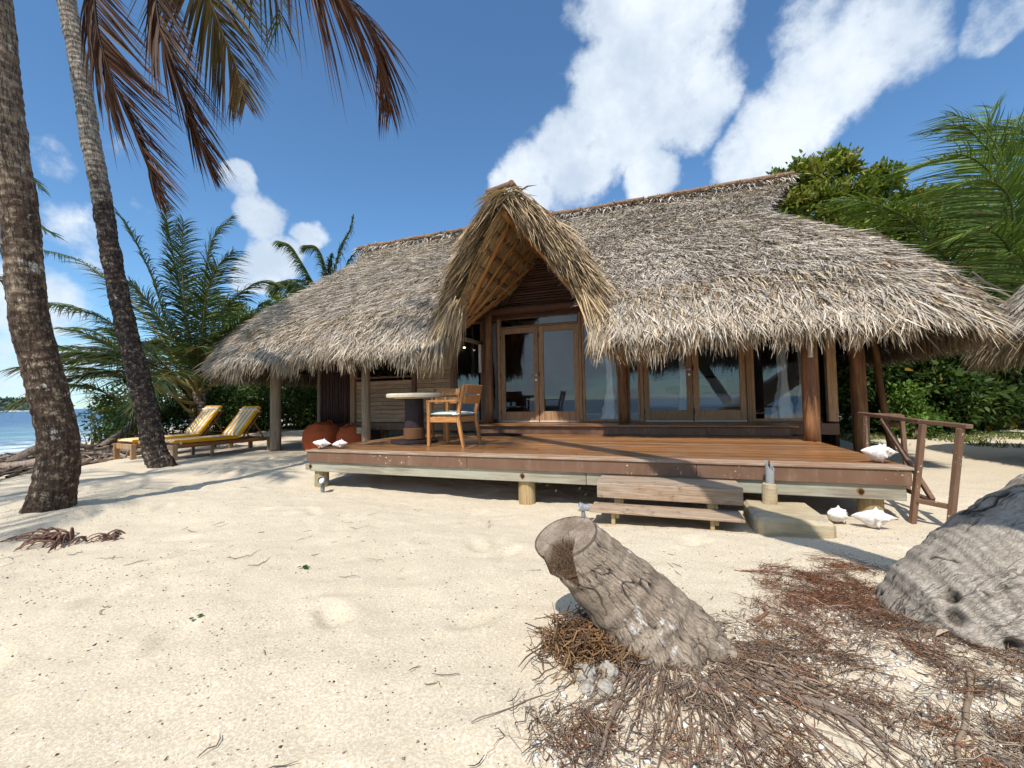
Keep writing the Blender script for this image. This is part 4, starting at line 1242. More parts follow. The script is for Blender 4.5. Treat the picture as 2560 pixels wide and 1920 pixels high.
for x in (-1.53, 1.70, -4.70):
    V, F = lathe([(.020, 0), (.020, .012), (.012, .018)], 8)
    Rm = np.array([[1, 0, 0], [0, 0, -1], [0, 1, 0]])
    dk(mobj('bolt', V @ Rm.T, F, M['bolt'], loc=(x, YF_D + .03, DK - .235)))
    V, F = lathe([(.036, 0), (.034, .002)], 14); V = V * (1 + .25 * vnoise(V * 40, 3))[:, None] * (1, 1, 1)
    dk(mobj('rust_stain', V @ Rm.T, F, M['rust'], loc=(x, YF_D + .031, DK - .24)))

# socket on the bearer
o = box('socket_block', (.46, YF_D - .012, DK - .30), (.60, YF_D + .028, DK - .205), M['socket'], None, .008)
tag(o, 'small greenish wooden block fixed to the deck beam beside the pipe', 'block')
for x in (.5, .56):
    c = obj('hole', boxm('hole', (.014, .004, .014 if x < .52 else .03), M['bolt'], .001), o, (x - .53, -.021, 0))

# ------------------------------------------------------------------ timber steps
st = thing('timber_steps', 'weathered two-board timber steps leaning against the deck front', 'steps', (.03, 4.3, g1(.03, 4.3)))
SI = -Vector(st.location)
def stp(o): o.parent = st; o.location = Vector(o.location) + SI; return o
for y0, y1 in ((4.22, 4.42), (4.425, 4.585)):
    stp(box('tread', (-.615, y0, .245), (.685, y1, .272), M['old_plank'], None, .005))
stp(box('riser', (-.61, 4.195, .118), (.68, 4.218, .262), M['old_plank'], None, .005))
stp(box('side_board', (-.61, 4.222, .13), (-.588, 4.57, .243), M['old_plank'], None, .004))
stp(box('side_board', (.655, 4.222, .13), (.677, 4.57, .243), M['old_plank'], None, .004))
for y0, y1 in ((3.94, 4.105), (4.11, 4.265)):
    stp(box('tread', (-.65, y0, .035), (.65, y1, .06), M['old_plank'], None, .005))
for x in (-.42, .42):
    stp(box('leg', (x - .035, 3.99, -.22), (x + .0, 4.03, .034), M['pile'], None, .004))
    stp(box('stringer', (x, 4.0, -.02), (x + .035, 4.56, .034), M['pile'], None, .004))
    stp(box('leg', (x - .03, 4.24, .06), (x + .06, 4.30, .118), M['pile'], None, .004))
    stp(box('leg', (x - .03, 4.45, -.25), (x + .03, 4.5, .243), M['pile'], None, .004))

# ------------------------------------------------------------------ concrete pad with foot-wash pipe
pad = thing('concrete_pad', 'stained concrete slab with a stub post and cut pipe, right of the steps', 'slab', (1.0, 4.24, 0))
V, F = cbox(.54, .70, .20, .03)
bm = bmesh.new(); bmv = [bm.verts.new(v) for v in V]
for f in F: bm.faces.new([bmv[k] for k in f])
bmesh.ops.subdivide_edges(bm, edges=bm.edges[:], cuts=6, use_grid_fill=True)
for v in bm.verts:
    q = np.array([v.co[:]]) * 6
    v.co += Vector((vnoise(q, 1)[0], vnoise(q, 2)[0], vnoise(q, 3)[0])) * .009
me = bpy.data.meshes.new('slab'); bm.to_mesh(me); bm.free(); me.materials.append(M['concrete'])
obj('slab', me, pad, (0, 0, 0))
V, F = lathe([(.062, 0), (.064, .05), (.060, .12), (.063, .15), (.058, .19), (.03, .20)], 16)
V = V + .006 * np.stack([vnoise(V * 25, 1), vnoise(V * 25, 2), vnoise(V * 25, 3)], -1)
obj('stub', make_mesh('stub', V, F, M['concrete']), pad, (-.06, .22, .085))
# pipe cut on the slant, open at the top
sg = 18; a = np.arange(sg) * 2 * PI / sg
lo_ = np.stack([.034 * np.cos(a), .034 * np.sin(a), np.zeros(sg)], -1); hi_ = np.stack([.036 * np.cos(a) + .004, .036 * np.sin(a), .20 - .95 * .036 * np.cos(a) + .8 * .036 * np.sin(a)], -1)
inn = hi_ * (.84, .84, 1); inl = lo_ * (.8, .8, 1) + (0, 0, .05)
V = np.concatenate([lo_, hi_, inn, inl]); F = []
for k in range(sg):
    k2 = (k + 1) % sg
    for q in range(3): F.append([q * sg + k, q * sg + k2, (q + 1) * sg + k2, (q + 1) * sg + k])
F.append([3 * sg + k for k in range(sg)])
pp = obj('pipe', make_mesh('pipe', V, F, M['pipe'], smooth=False), pad, (-.055, .215, .25))
V, F = tube(np.array([(0, 0, 0), (0, .01, .07)]), .006, 6); obj('rod', make_mesh('rod', V, F, M['bolt']), pp, (0, -.01, .17))

# ------------------------------------------------------------------ railing
rl = thing('timber_railing', 'brown painted timber handrail with diagonal brace right of the deck', 'railing', (2.2, 5.0, 0))
RI = -Vector(rl.location)
def ra(o): o.parent = rl; o.location = Vector(o.location) + RI; return o
ra(bar('handrail', (2.26, 6.08, .865), (2.245, 4.80, .835), .055, .036, M['brown']))
ra(bar('handrail', (2.245, 4.80, .835), (2.36, 4.40, .815), .055, .036, M['brown']))
ra(bar('post', (2.08, 4.70, -.12), (2.21, 4.72, .815), .05, .04, M['brown']))
ra(bar('post', (2.26, 4.55, -.14), (2.32, 4.44, .80), .05, .04, M['brown']))
ra(bar('post', (2.2, 5.85, .0), (2.24, 5.86, .845), .05, .04, M['brown']))
ra(bar('post', (2.62, 5.95, .0), (2.6, 5.95, .85), .045, .04, M['brown']))
ra(bar('brace', (2.235, 5.5, .82), (2.22, 4.66, .16), .036, .04, M['brown']))
ra(bar('rail', (2.12, 5.5, .22), (2.22, 4.66, .15), .036, .03, M['brown']))
ra(bar('rail', (2.115, 4.70, .145), (2.28, 4.525, .135), .04, .04, M['brown']))
ra(bar('rail', (2.27, 6.0, .855), (2.6, 5.95, .845), .045, .035, M['brown']))

# ------------------------------------------------------------------ table and chairs
tbl = thing('pedestal_table', 'round pale-topped table on a dark log pedestal bound with rope', 'table', (-3.74, 5.80, DK))
V, F = lathe([(.10, 0), (.36, .0), (.375, .015), (.37, .04), (.12, .05)], 36); obj('base', make_mesh('base', V, F, M['table_col']), tbl)
V, F = lathe([(.155, .04), (.15, .4), (.152, .70), (.2, .715)], 24); V = V + .006 * np.stack([vnoise(V * 5, 1), vnoise(V * 5, 2), 0 * V[:, 0]], -1)
obj('pedestal', make_mesh('pedestal', V, F, M['table_col'], smooth=False), tbl)
th = np.linspace(0, 2 * PI * 13, 420)
C = np.stack([.163 * np.cos(th), .163 * np.sin(th), .06 + .17 * th / th[-1]], -1)
V, F = tube(C, .008, 6); obj('rope_binding', make_mesh('rope_binding', V, F, M['rope'], smooth=True), tbl)
V, F = lathe([(.30, .705), (.32, .72), (.40, .722), (.432, .727), (.437, .76), (.43, .786), (.40, .79), (.05, .79)], 48)
obj('top', make_mesh('top', V, F, M['table_top']), tbl)
V, F = lathe([(.27, .695), (.27, .7205)], 24); obj('support', make_mesh('support', V, F, M['table_col']), tbl)

def make_chair(label, loc, rz):
    """teak armchair facing local +x"""
    c = thing('armchair', label, 'chair', loc, (0, 0, rz), 'teak armchairs on the deck')
    w, d = .57, .54
    for sy in (-1, 1):
        y = sy * (w / 2 - .024)
        bar_ = bar('leg', (d / 2 - .02, y, 0), (d / 2 - .02, y, .645), .048, .042, M['teak_z'], c)
        # raked rear leg running up into the back
        pts = [(-d / 2 - .05, y, 0), (-d / 2 + .03, y, .40), (-d / 2 + .02, y, .5), (-d / 2 - .07, y, .89)]
        V = []; F = []
        ws = (.032, .05, .05, .036)
        for (px, py, pz), wd in zip(pts, ws):
            V += [(px - wd / 2, py - .019, pz), (px + wd / 2, py - .019, pz), (px + wd / 2, py + .019, pz), (px - wd / 2, py + .019, pz)]
        for q in range(3):
            for k in range(4): F.append([q * 4 + k, q * 4 + (k + 1) % 4, q * 4 + 4 + (k + 1) % 4, q * 4 + 4 + k])
        F += [[3, 2, 1, 0], [12, 13, 14, 15]]
        obj('leg', make_mesh('leg', V, F, M['teak_z']), c)
        bar('arm', (-d / 2 - .015, y, .655), (d / 2 + .01, y, .655), .055, .03, M['teak'], c)
        o = box('seat_rail', (-d / 2 + .05, y - .014, .35), (d / 2 - .045, y + .014, .425), M['teak'], c, .004)
    box('seat_rail', (d / 2 - .035, -w / 2 + .05, .35), (d / 2 - .007, w / 2 - .05, .425), M['teak'], c, .004)
    box('seat_rail', (-d / 2 + .02, -w / 2 + .05, .35), (-d / 2 + .048, w / 2 - .05, .425), M['teak'], c, .004)
    sl = boxm('slat', (.075, w - .11, .016), M['teak'], .003)
    for k in range(5): obj('slat', sl, c, (-d / 2 + .10 + k * .088, 0, .425))
    # back: two broad boards with an air gap
    for z0, z1 in ((.61, .735), (.755, .885)):
        bx = -d / 2 - .02 - (z0 - .5) * .22
        o = obj('back_board', boxm('back_board', (.022, w - .085, z1 - z0), M['teak'], .004), c, (bx - .012, 0, (z0 + z1) / 2), (0, -.22, 0))
    cushion('seat_pad', (.50, .50, .075), M['cushion'], c, (0, 0, .468))
    V, F = tube(spline([(-.2, .255, .47), (-.27, .285, .475), (-.24, .30, .465), (-.16, .29, .46)], 14), .009, 6)
    obj('tie', make_mesh('tie', V, F, M['cushion'], smooth=True), c)
    V, F = tube(spline([(-.2, -.255, .47), (-.27, -.285, .475), (-.24, -.30, .465), (-.16, -.29, .46)], 14), .009, 6)
    obj('tie', make_mesh('tie', V, F, M['cushion'], smooth=True), c)
    return c
make_chair('teak armchair with pale mint pad, nearest the deck edge, side on to the table', (-2.90, 5.53, DK), PI - .05)
make_chair('teak armchair behind the round table, its back to the house', (-3.66, 6.42, DK), -PI / 2 + .03)
# door mat
V, F = lathe([(.40, 0), (.43, .004), (.43, .012), (.40, .016)], 36)
o = mobj('door_mat', V * (1.12, .62, 1), F, M['mat'], loc=(-2.9, 7.35, DK + .001))
tag(o, 'oval dark doormat on the deck below the left-hand doors', 'doormat')

# ------------------------------------------------------------------ sun loungers
def make_lounger(label, foot, ang):
    """local +x runs from foot to head, near side is -y"""
    x, y = foot
    L_, w_ = 2.05, .68
    ca, sa = math.cos(ang), math.sin(ang)
    zc = g1(x + .9 * ca, y + .9 * sa)
    zf = g1(x, y); zh = g1(x + 2. * ca, y + 2. * sa)
    lo = thing('sun_lounger', label, 'sun lounger', (x, y, (zf + zh) / 2), (0, -math.atan2(zh - zf, 2.), ang), 'striped sun loungers')
    for yy in (0, w_):
        box('side_rail', (-.02, yy - .02, .235), (L_ + .02, yy + .02, .315), M['lounger'], lo, .006)
    for xx in (0, .72, L_ - .05):
        for yy in (.0, w_):
            s_ = 1 if yy == 0 else -1
            if xx in (0, L_ - .05):
                box('leg', (xx - .035, yy - .042 * s_ - .03, -.06), (xx + .06, yy - .042 * s_ + .03, .318), M['lounger_z'], lo, .006)
            else:
                box('leg', (xx - .03, yy - .04 * s_ - .02, -.06), (xx + .03, yy - .04 * s_ + .02, .25), M['lounger_z'], lo, .006)
    box('end_rail', (-.018, .03, .20), (.018, w_ - .03, .315), M['lounger_z'], lo, .006)
    box('end_rail', (L_ - .02, .03, .235), (L_ + .015, w_ - .03, .315), M['lounger'], lo, .006)
    sl = boxm('slat', (.07, w_ - .04, .018), M['lounger'], .003)
    for k in range(15): obj('slat', sl, lo, (.1 + k * .09, w_ / 2, .318))
    # mattress: flat part and raised back, each with yellow side piping
    def slab(name, length, loc, rot):
        nx_, ny_ = 18, 12
        a = np.linspace(-1, 1, nx_); b = np.linspace(-1, 1, ny_)
        A, B = np.meshgrid(a, b, indexing='ij')
        e = (1 - np.abs(A) ** 14) * (1 - np.abs(B) ** 9)
        puff = .042 * e ** .4 + .004 * fbm(np.stack([A.ravel() * 3, B.ravel() * 3, 0 * A.ravel()], -1), 3, 6).reshape(A.shape)
        T = np.stack([(A + 1) * length / 2, B * w_ / 2, puff], -1); Bt = T * (1, 1, -1)
        V = np.concatenate([T.reshape(-1, 3), Bt.reshape(-1, 3)]); f = grid_faces(nx_, ny_)
        o = obj(name, make_mesh(name, V, np.concatenate([f, f[:, ::-1] + nx_ * ny_]), M['stripe'], smooth=True), lo, loc, rot)
        ring = [(0.012, -w_ / 2 + .012, 0), (length - .012, -w_ / 2 + .012, 0), (length - .012, w_ / 2 - .012, 0), (.012, w_ / 2 - .012, 0)]
        ps = []
        for k in range(4):
            p, q = np.array(ring[k]), np.array(ring[(k + 1) % 4])
            if k == 3: continue
            d_ = np.linalg.norm(q - p)
            V2, F2 = cbox(d_ if k != 1 else .022, .022 if k != 1 else d_, .074, .012)
            ps.append((V2 + (p + q) / 2, F2))
        obj('piping', make_mesh('piping', *merge(ps), M['yellow']), o)
        return o
    ml = slab('seat_cushion', 1.32, (0, w_ / 2, .372), (0, 0, 0))
    bk = slab('back_cushion', .86, (1.31, w_ / 2, .385), (0, -math.radians(53), 0))
    V, F = cbox(.035, w_ + .012, .104, .004); obj('strap', make_mesh('strap', V, F, M['strap']), bk, (.74, 0, 0))
    V, F = cbox(.04, .012, .13, .003); obj('strap', make_mesh('strap', V, F, M['strap']), ml, (.14, -w_ / 2 - .006, -.07))
    fr = math.radians(53)
    bx, bz = 1.34, .345
    hx, hz = bx + .84 * math.cos(fr), bz + .84 * math.sin(fr)
    for yy in (.05, w_ - .05):
        bar('back_frame', (bx + .05, yy, bz - .035), (hx + .04, yy, hz - .04), .035, .03, M['lounger'], lo)
        bar('prop', (bx + .05 + .5 * math.cos(fr), yy, bz - .04 + .5 * math.sin(fr)), (L_ - .12, yy, .30), .03, .025, M['lounger'], lo)
    bar('prop_rail', (L_ - .19, .05, .42), (L_ - .19, w_ - .05, .42), .03, .025, M['lounger'], lo)
    return lo
make_lounger('yellow and white striped sun lounger nearer the bungalow, back raised', (-9.43, 5.72), math.radians(83))
make_lounger('yellow and white striped sun lounger on the seaward side, half hidden by the trunk', (-10.75, 5.72), math.radians(83))

# ------------------------------------------------------------------ bean bags
def bean(label, loc, s, seed):
    sg, n = 40, 26
    a = np.arange(sg) * 2 * PI / sg; v = np.linspace(0, 1, n)
    R = np.interp(v, [0, .08, .3, .55, .8, .93, 1], [.30, .43, .475, .45, .33, .14, .03])
    Zz = np.interp(v, [0, .08, .3, .55, .8, .93, 1], [0, .03, .17, .32, .43, .47, .465])
    V = np.stack([R[:, None] * np.cos(a), R[:, None] * np.sin(a), Zz[:, None] + 0 * a[None]], -1)
    pl = .018 * np.sin(a * 8 + seed)[None, :] * sstep(.45, .9, v)[:, None]
    V[..., :2] *= (1 + pl[..., None] * 3)
    V = V.reshape(-1, 3)
    V = V + .03 * np.stack([fbm(V * 3 + seed, 3, 1), fbm(V * 3 + seed, 3, 2), fbm(V * 4 + seed, 3, 3)], -1)
    V[:, 2] = np.maximum(V[:, 2], 0)
    i, j = np.meshgrid(np.arange(n - 1), np.arange(sg), indexing='ij'); j2 = (j + 1) % sg
    F = np.stack([i * sg + j, i * sg + j2, (i + 1) * sg + j2, (i + 1) * sg + j], -1).reshape(-1, 4).tolist()
    F.append([(n - 1) * sg + k for k in range(sg)]); F.append(list(range(sg))[::-1])
    o = thing('bean_bag', label, 'bean bag', loc, (0, 0, seed), 'rust bean bags')
    obj('bag', make_mesh('bag', V * s * np.array([.95, .95, 1.42]), F, M['bean'], smooth=True), o)
    V, F = tube(spline([(.10 * s, .02, .64 * s), (.15 * s, .05, .70 * s), (.21 * s, .04, .66 * s), (.23 * s, .02, .59 * s)], 12), .016, 6)
    obj('carry_strap', make_mesh('carry_strap', V, F, M['bean'], smooth=True), o)
bean('larger rust-red bean bag on the sand left of the deck', (-7.72, 7.98, g1(-7.72, 7.98) - .01), 1.02, 1.)
bean('smaller rust-red bean bag half behind the deck, next to the grey post', (-6.82, 8.0, g1(-6.82, 8.0) - .01), .88, 4.)
o = box('timber_offcut', (-6.42, 7.62, .42), (-6.12, 7.70, .56), M['beam_grey'], None, .006)
tag(o, 'short grey timber offcut fixed to the post by the bean bags', 'timber')

# ------------------------------------------------------------------ shells
def conch(label, loc, s, rot, seed, opening=False):
    sg, n = 40, 40
    a = np.arange(sg) * 2 * PI / sg; v = np.linspace(0, 1, n)
    R = np.interp(v, [0, .1, .35, .55, .62, .78, .9, 1], [.02, .16, .36, .44, .40, .22, .10, .01])
    X_ = (v - .5) * 1.35
    sp = np.zeros((n, sg))
    for row, amp in ((.58, .30), (.70, .22), (.80, .15), (.88, .09)):
        sp += amp * np.exp(-((v[:, None] - row) / .035) ** 2) * np.maximum(np.cos(a[None] * 7 + row * 40 + seed), 0) ** 2
    flare = .38 * np.exp(-((np.angle(np.exp(1j * (a[None] + 1.2))) / .75) ** 2)) * np.exp(-((v[:, None] - .42) / .24) ** 2)
    rr = R[:, None] * (1 + sp * 1.6 + flare * 1.7)
    V = np.stack([X_[:, None] + 0 * rr, rr * np.cos(a), rr * np.sin(a) * .85], -1).reshape(-1, 3)
    V = V + .02 * np.stack([fbm(V * 5 + seed, 3, k) for k in range(3)], -1)
    i, j = np.meshgrid(np.arange(n - 1), np.arange(sg), indexing='ij'); j2 = (j + 1) % sg
    F = np.stack([i * sg + j, i * sg + j2, (i + 1) * sg + j2, (i + 1) * sg + j], -1).reshape(-1, 4).tolist()
    F.append(list(range(sg))[::-1]); F.append([(n - 1) * sg + k for k in range(sg)])
    V = V * s * np.array([1, .70, .74])
    Rm = np.array(Euler(rot).to_matrix())
    Vr = V @ Rm.T
    Vr[:, 2] -= Vr[:, 2].min() + .004
    o = mobj('conch_shell', Vr, F, M['shell'], loc=loc, smooth=True)
    tag(o, label, 'shell', 'bleached conch shells')
    if opening:
        a = np.linspace(0, 2 * PI, 20, endpoint=False)
        V = np.stack([.13 * s * np.cos(a), np.full(20, 0.), .17 * s * np.sin(a)], -1)
        V = np.concatenate([V, V * .5 + (0, .1 * s, 0)])
        F = [[k, (k + 1) % 20, (k + 1) % 20 + 20, k + 20] for k in range(20)] + [list(range(20, 40))]
        obj('opening', make_mesh('opening', V, F, M['shell_in']), o, (.04 * s, -.30 * s, .26 * s), (-.3, 0, .25))
    return o
conch('white conch shell with a brown hole on the left corner of the deck', (-4.60, 4.74, DK), .195, (.3, .1, .4), 1, True)
conch('spiky white conch shell behind the holed one at the deck corner', (-4.36, 4.83, DK), .18, (.5, -.1, .2), 3)
conch('single white conch shell on the right corner of the deck', (1.93, 4.83, DK), .225, (-.3, .05, .12), 5)
conch('white conch shell on the sand touching the concrete slab', (1.46, 4.46, g1(1.46, 4.46)), .20, (.35, .15, .7), 7)
conch('spotted white conch shell on the sand beside the right deck pile', (1.68, 4.36, g1(1.68, 4.36)), .225, (-.3, -.1, -.4), 9)

# ------------------------------------------------------------------ garden spotlights
def spot(label, loc, aim, s=1.):
    o = thing('garden_spotlight', label, 'spotlight', loc, group='garden spotlights')
    q = Vector(aim).to_track_quat('Z', 'Y').to_euler()
    V, F = lathe([(.02, -.09), (.032, -.075), (.038, .0), (.046, .03), (.046, .045), (.038, .045), (.036, .02)], 20)
    obj('housing', make_mesh('housing', V * s, F, M['lamp_shell'] if s > 1 else M['metal']), o, (0, 0, .13 * s), q)
    V, F = lathe([(.037, .018), (.03, .026), (.005, .03)], 18)
    obj('lens', make_mesh('lens', V * s, F, M['lens']), o, (0, 0, .13 * s), q)
    V, F = lathe([(.008, -.1), (.02, .0), (.024, .05), (.018, .085)], 10)
    obj('spike', make_mesh('spike', V * s, F, M['lamp_shell']), o)
    return o
spot('grey garden spotlight on the sand by the left deck pile', (-4.28, 4.42, g1(-4.28, 4.42)), (.25, -1, .45), 1.15)
spot('galvanised garden spotlight at the left end of the timber steps', (-.74, 4.13, g1(-.74, 4.13)), (-1, -.35, .15), .95)

# ------------------------------------------------------------------ palms: rib curves of the fronds that shape each crown
PALM3 = [
    [(-13.66, 8.96, 1.16), (-13.59, 8.73, 2.23), (-14.05, 8.29, 3.77), (-14.18, 7.97, 4.98), (-14.49, 7.60, 6.22), (-14.71, 7.40, 6.72)],
    [(-13.66, 8.96, 1.16), (-13.20, 8.55, 2.20), (-13.21, 7.98, 3.04), (-13.24, 7.29, 4.10), (-13.28, 6.94, 4.46)],
    [(-13.66, 8.96, 1.16), (-13.79, 8.85, 2.61), (-13.94, 8.72, 4.43), (-13.75, 8.52, 5.80), (-13.47, 8.37, 6.71)],
    [(-13.66, 8.96, 1.16), (-13.99, 8.98, 3.00), (-14.61, 8.86, 5.65), (-14.93, 8.79, 7.12), (-14.98, 8.75, 7.57)],
    [(-13.66, 8.96, 1.16), (-13.79, 9.17, 2.64), (-13.96, 9.33, 4.95), (-13.86, 9.50, 6.61), (-13.45, 9.83, 7.46)],
    [(-13.66, 8.96, 1.16), (-13.83, 9.27, 2.43), (-13.80, 9.64, 4.00), (-13.24, 10.01, 4.88), (-12.74, 10.38, 5.32), (-12.40, 10.72, 5.29)],
    [(-13.66, 8.96, 1.16), (-13.47, 8.96, 2.82), (-12.91, 8.67, 4.31), (-12.25, 8.54, 5.19), (-11.59, 8.55, 5.58)],
    [(-13.66, 8.96, 1.16), (-13.72, 8.49, 1.87), (-14.27, 7.82, 2.95), (-14.84, 7.27, 3.59), (-15.50, 6.81, 3.95), (-16.09, 6.49, 4.07)],
    [(-13.66, 8.96, 1.16), (-13.99, 8.40, 1.59), (-14.61, 7.72, 2.35), (-15.31, 7.25, 2.61), (-15.98, 6.79, 2.87)],
    [(-13.66, 8.96, 1.16), (-13.48, 8.61, 0.95), (-13.91, 8.10, 1.79), (-14.38, 7.61, 1.93), (-15.07, 7.25, 2.20), (-15.75, 6.90, 2.27)],
    [(-13.66, 8.96, 1.16), (-13.30, 8.24, 1.30), (-13.59, 7.68, 1.90), (-13.87, 7.30, 1.19), (-14.44, 6.86, 1.64), (-15.05, 6.53, 1.74)],
    [(-13.66, 8.96, 1.16), (-14.92, 9.09, 2.69), (-16.56, 8.85, 4.56), (-17.66, 8.63, 5.49), (-18.82, 8.30, 6.26), (-20.07, 7.94, 6.64)],
    [(-13.66, 8.96, 1.16), (-13.12, 8.90, 2.22), (-12.25, 8.84, 3.16), (-11.46, 8.89, 3.73), (-10.91, 8.97, 3.84)],
    [(-13.66, 8.96, 1.16), (-13.81, 9.52, 1.84), (-13.64, 10.17, 2.96), (-13.21, 10.68, 4.55), (-12.92, 10.98, 4.67)],
]
PALM_R = [
    [(8.74, 14.56, 1.04), (8.53, 14.15, 3.93), (8.29, 13.80, 5.24), (8.15, 13.60, 6.21), (7.97, 13.40, 6.83), (7.61, 13.16, 7.15), (7.16, 12.87, 7.49), (6.62, 12.58, 7.50)],
    [(8.74, 14.56, 1.04), (8.94, 14.70, 4.51), (9.03, 14.84, 6.78), (8.86, 14.84, 7.82), (8.49, 14.79, 8.51), (7.98, 14.70, 8.78), (7.77, 14.63, 8.79)],
    [(8.74, 14.56, 1.04), (9.41, 15.36, 5.42), (9.43, 15.59, 7.60), (9.18, 15.66, 8.71), (9.53, 15.96, 9.50)],
    [(8.74, 14.56, 1.04), (8.03, 13.79, 3.20), (7.06, 13.20, 4.07), (6.43, 12.74, 4.58), (5.72, 12.25, 5.17), (5.17, 11.94, 5.43), (4.63, 11.64, 5.54), (4.05, 11.33, 5.53)],
    [(8.74, 14.56, 1.04), (8.25, 13.60, 4.49), (7.89, 13.10, 5.69), (7.39, 12.69, 6.32), (6.73, 12.34, 6.61), (5.97, 11.97, 6.36), (5.48, 11.80, 6.20)],
    [(8.74, 14.56, 1.04), (8.12, 13.37, 3.98), (7.87, 12.81, 5.12), (7.53, 12.45, 5.66), (6.98, 12.14, 5.86), (6.34, 11.81, 5.68), (5.80, 11.52, 5.54)],
    [(8.74, 14.56, 1.04), (8.15, 13.39, 3.77), (7.75, 12.79, 4.39), (7.14, 12.25, 4.70), (6.52, 11.82, 4.63), (6.07, 11.56, 4.41)],
    [(8.74, 14.56, 1.04), (9.22, 14.78, 4.75), (9.56, 15.03, 6.77), (9.79, 15.17, 7.80), (9.46, 15.03, 8.42), (9.79, 15.24, 8.73)],
    [(8.74, 14.56, 1.04), (10.07, 16.11, 5.60), (10.30, 16.62, 7.98), (10.44, 16.95, 8.98), (11.05, 17.35, 9.66), (11.88, 17.84, 9.93)],
    [(8.74, 14.56, 1.04), (9.09, 14.34, 4.15), (9.75, 14.71, 5.85), (10.41, 15.12, 6.88), (10.87, 15.27, 7.12)],
    [(8.74, 14.56, 1.04), (8.44, 13.52, 3.11), (8.04, 12.82, 3.83), (7.61, 12.33, 4.15), (7.08, 11.93, 4.09)],
    [(8.74, 14.56, 1.04), (8.22, 13.90, 2.29), (7.48, 13.30, 2.82), (6.83, 12.85, 3.01), (6.25, 12.54, 2.89)],
]
PALM4 = [
    [(-14.14, 14.97, 5.63), (-14.52, 14.59, 6.41), (-14.95, 14.18, 7.50), (-15.30, 13.92, 8.19), (-15.70, 13.66, 8.38)],
    [(-14.14, 14.97, 5.63), (-14.20, 14.89, 6.96), (-14.33, 14.81, 7.79), (-14.62, 14.68, 8.33), (-15.09, 14.51, 8.40)],
    [(-14.14, 14.97, 5.63), (-14.02, 15.16, 7.18), (-13.74, 15.31, 8.38), (-13.37, 15.51, 9.36), (-13.23, 15.53, 9.87)],
    [(-14.14, 14.97, 5.63), (-14.07, 14.94, 6.96), (-14.02, 14.93, 7.62), (-13.95, 14.94, 7.95)],
    [(-14.14, 14.97, 5.63), (-13.86, 15.43, 7.07), (-13.55, 15.71, 7.98), (-13.25, 16.01, 8.56), (-12.76, 16.39, 8.76)],
    [(-14.14, 14.97, 5.63), (-14.38, 14.44, 6.03), (-14.97, 14.00, 6.47), (-15.25, 13.69, 6.55), (-15.68, 13.33, 6.38)],
]
GREEN = np.array([.080, .125, .024]); DKGREEN = np.array([.046, .070, .017]); BRONZE = np.array([.13, .055, .022]); OLIVE = np.array([.105, .085, .022]); YELL = np.array([.17, .16, .035])
def frond_mesh(pts, llen, lw, n=62, c1=GREEN, c2=None, droop=.25, wind=(0, 0, 0), rib=.022, ribc=(.20, .17, .05), start=.2, ang=(.55, 1.1), lift=.15, dead=0., seg=3, rnd=.08, side0=None, tipf=.38):
    """one pinnate frond: tapering rib and two ranks of leaflets"""
    r_ = rng
    C = spline(pts, n + 8)
    T, U0, W0 = frames(C)
    upv = np.array([0, 0, 1.])
    S = np.cross(T, upv)
    nS = np.linalg.norm(S, axis=1)
    ref = np.array(side0, float) if side0 is not None else S[np.argmax(nS)] / max(nS.max(), 1e-6)
    wgt = sstep(.15, .5, nS)[:, None]
    S = unit(S / (nS[:, None] + 1e-6) * wgt + ref * (1 - wgt) * 1.0)
    S = unit(S - T * np.sum(S * T, 1, keepdims=True))
    Nn = np.cross(S, T)
    tt = np.linspace(0, 1, len(C))
    idx = np.where(tt > start)[0]
    q = (tt[idx] - start) / (1 - start)
    prof = np.interp(q, [0, .12, .4, .75, 1], [.45, .8, 1, .75, tipf])
    Vs, Fs, Cs, b = [], [], [], 0
    for sg in (-1, 1):
        a = np.interp(q, [0, 1], ang)[:, None] * 1.0
        D = sg * S[idx] * np.cos(a) + T[idx] * np.sin(a) + Nn[idx] * lift + r_.normal(0, rnd, (len(idx), 3))
        D = D + np.array(wind) * .6
        bend = np.tile((0, 0, -1.), (len(idx), 1)) * (droop * r_.uniform(.7, 1.4, (len(idx), 1))) + np.array(wind) * r_.uniform(.5, 1., (len(idx), 1))
        L = llen * prof * r_.uniform(.85, 1.12, len(idx))
        V, F, k = blades(C[idx], D, T[idx] + r_.normal(0, .25, (len(idx), 3)) + Nn[idx] * .3, L, lw * (.6 + .4 * prof), bend, seg, .06)
        mixf = np.clip(q[:, None] * .5 + r_.normal(0, .25, (len(idx), 1)), 0, 1)
        cc = (c1 * (1 - mixf) + (c2 if c2 is not None else c1 * 1.25) * mixf) * r_.uniform(.55, 1.45, (len(idx), 1))
        if dead:
            dd = r_.random(len(idx)) < dead
            cc[dd] = BRONZE * r_.uniform(.7, 1.4, (dd.sum(), 1))
        Vs.append(V); Fs.append(F + b); Cs.append(rep(cc, k)); b += len(V)
    R = rib * np.interp(tt, [0, .1, .5, 1], [1.9, 1.15, .7, .2])
    V, F = tube(C, R, 5, False)
    Vs.append(V); Fs.append(F + b); Cs.append(np.tile(ribc, (len(V), 1)))
    return np.concatenate(Vs), np.concatenate(Fs), np.concatenate(Cs)
def add_frond(parent, *a, **kw):
    mk = kw.pop('mat', 'frond')
    V, F, c = frond_mesh(*a, **kw)
    o = mobj('frond', V - np.array(parent.location), F, M[mk], parent, col=c)
    return o
def arc_rib(p0, az, el, L, sag, n=6, wind=(0, 0, 0)):
    d = np.array([math.cos(az) * math.cos(el), math.sin(az) * math.cos(el), math.sin(el)])
    tt = np.linspace(0, 1, n)[:, None]
    return np.array(p0) + L * (d * tt + np.array([0, 0, -sag]) * tt ** 2.1 + np.array(wind) * tt ** 2)
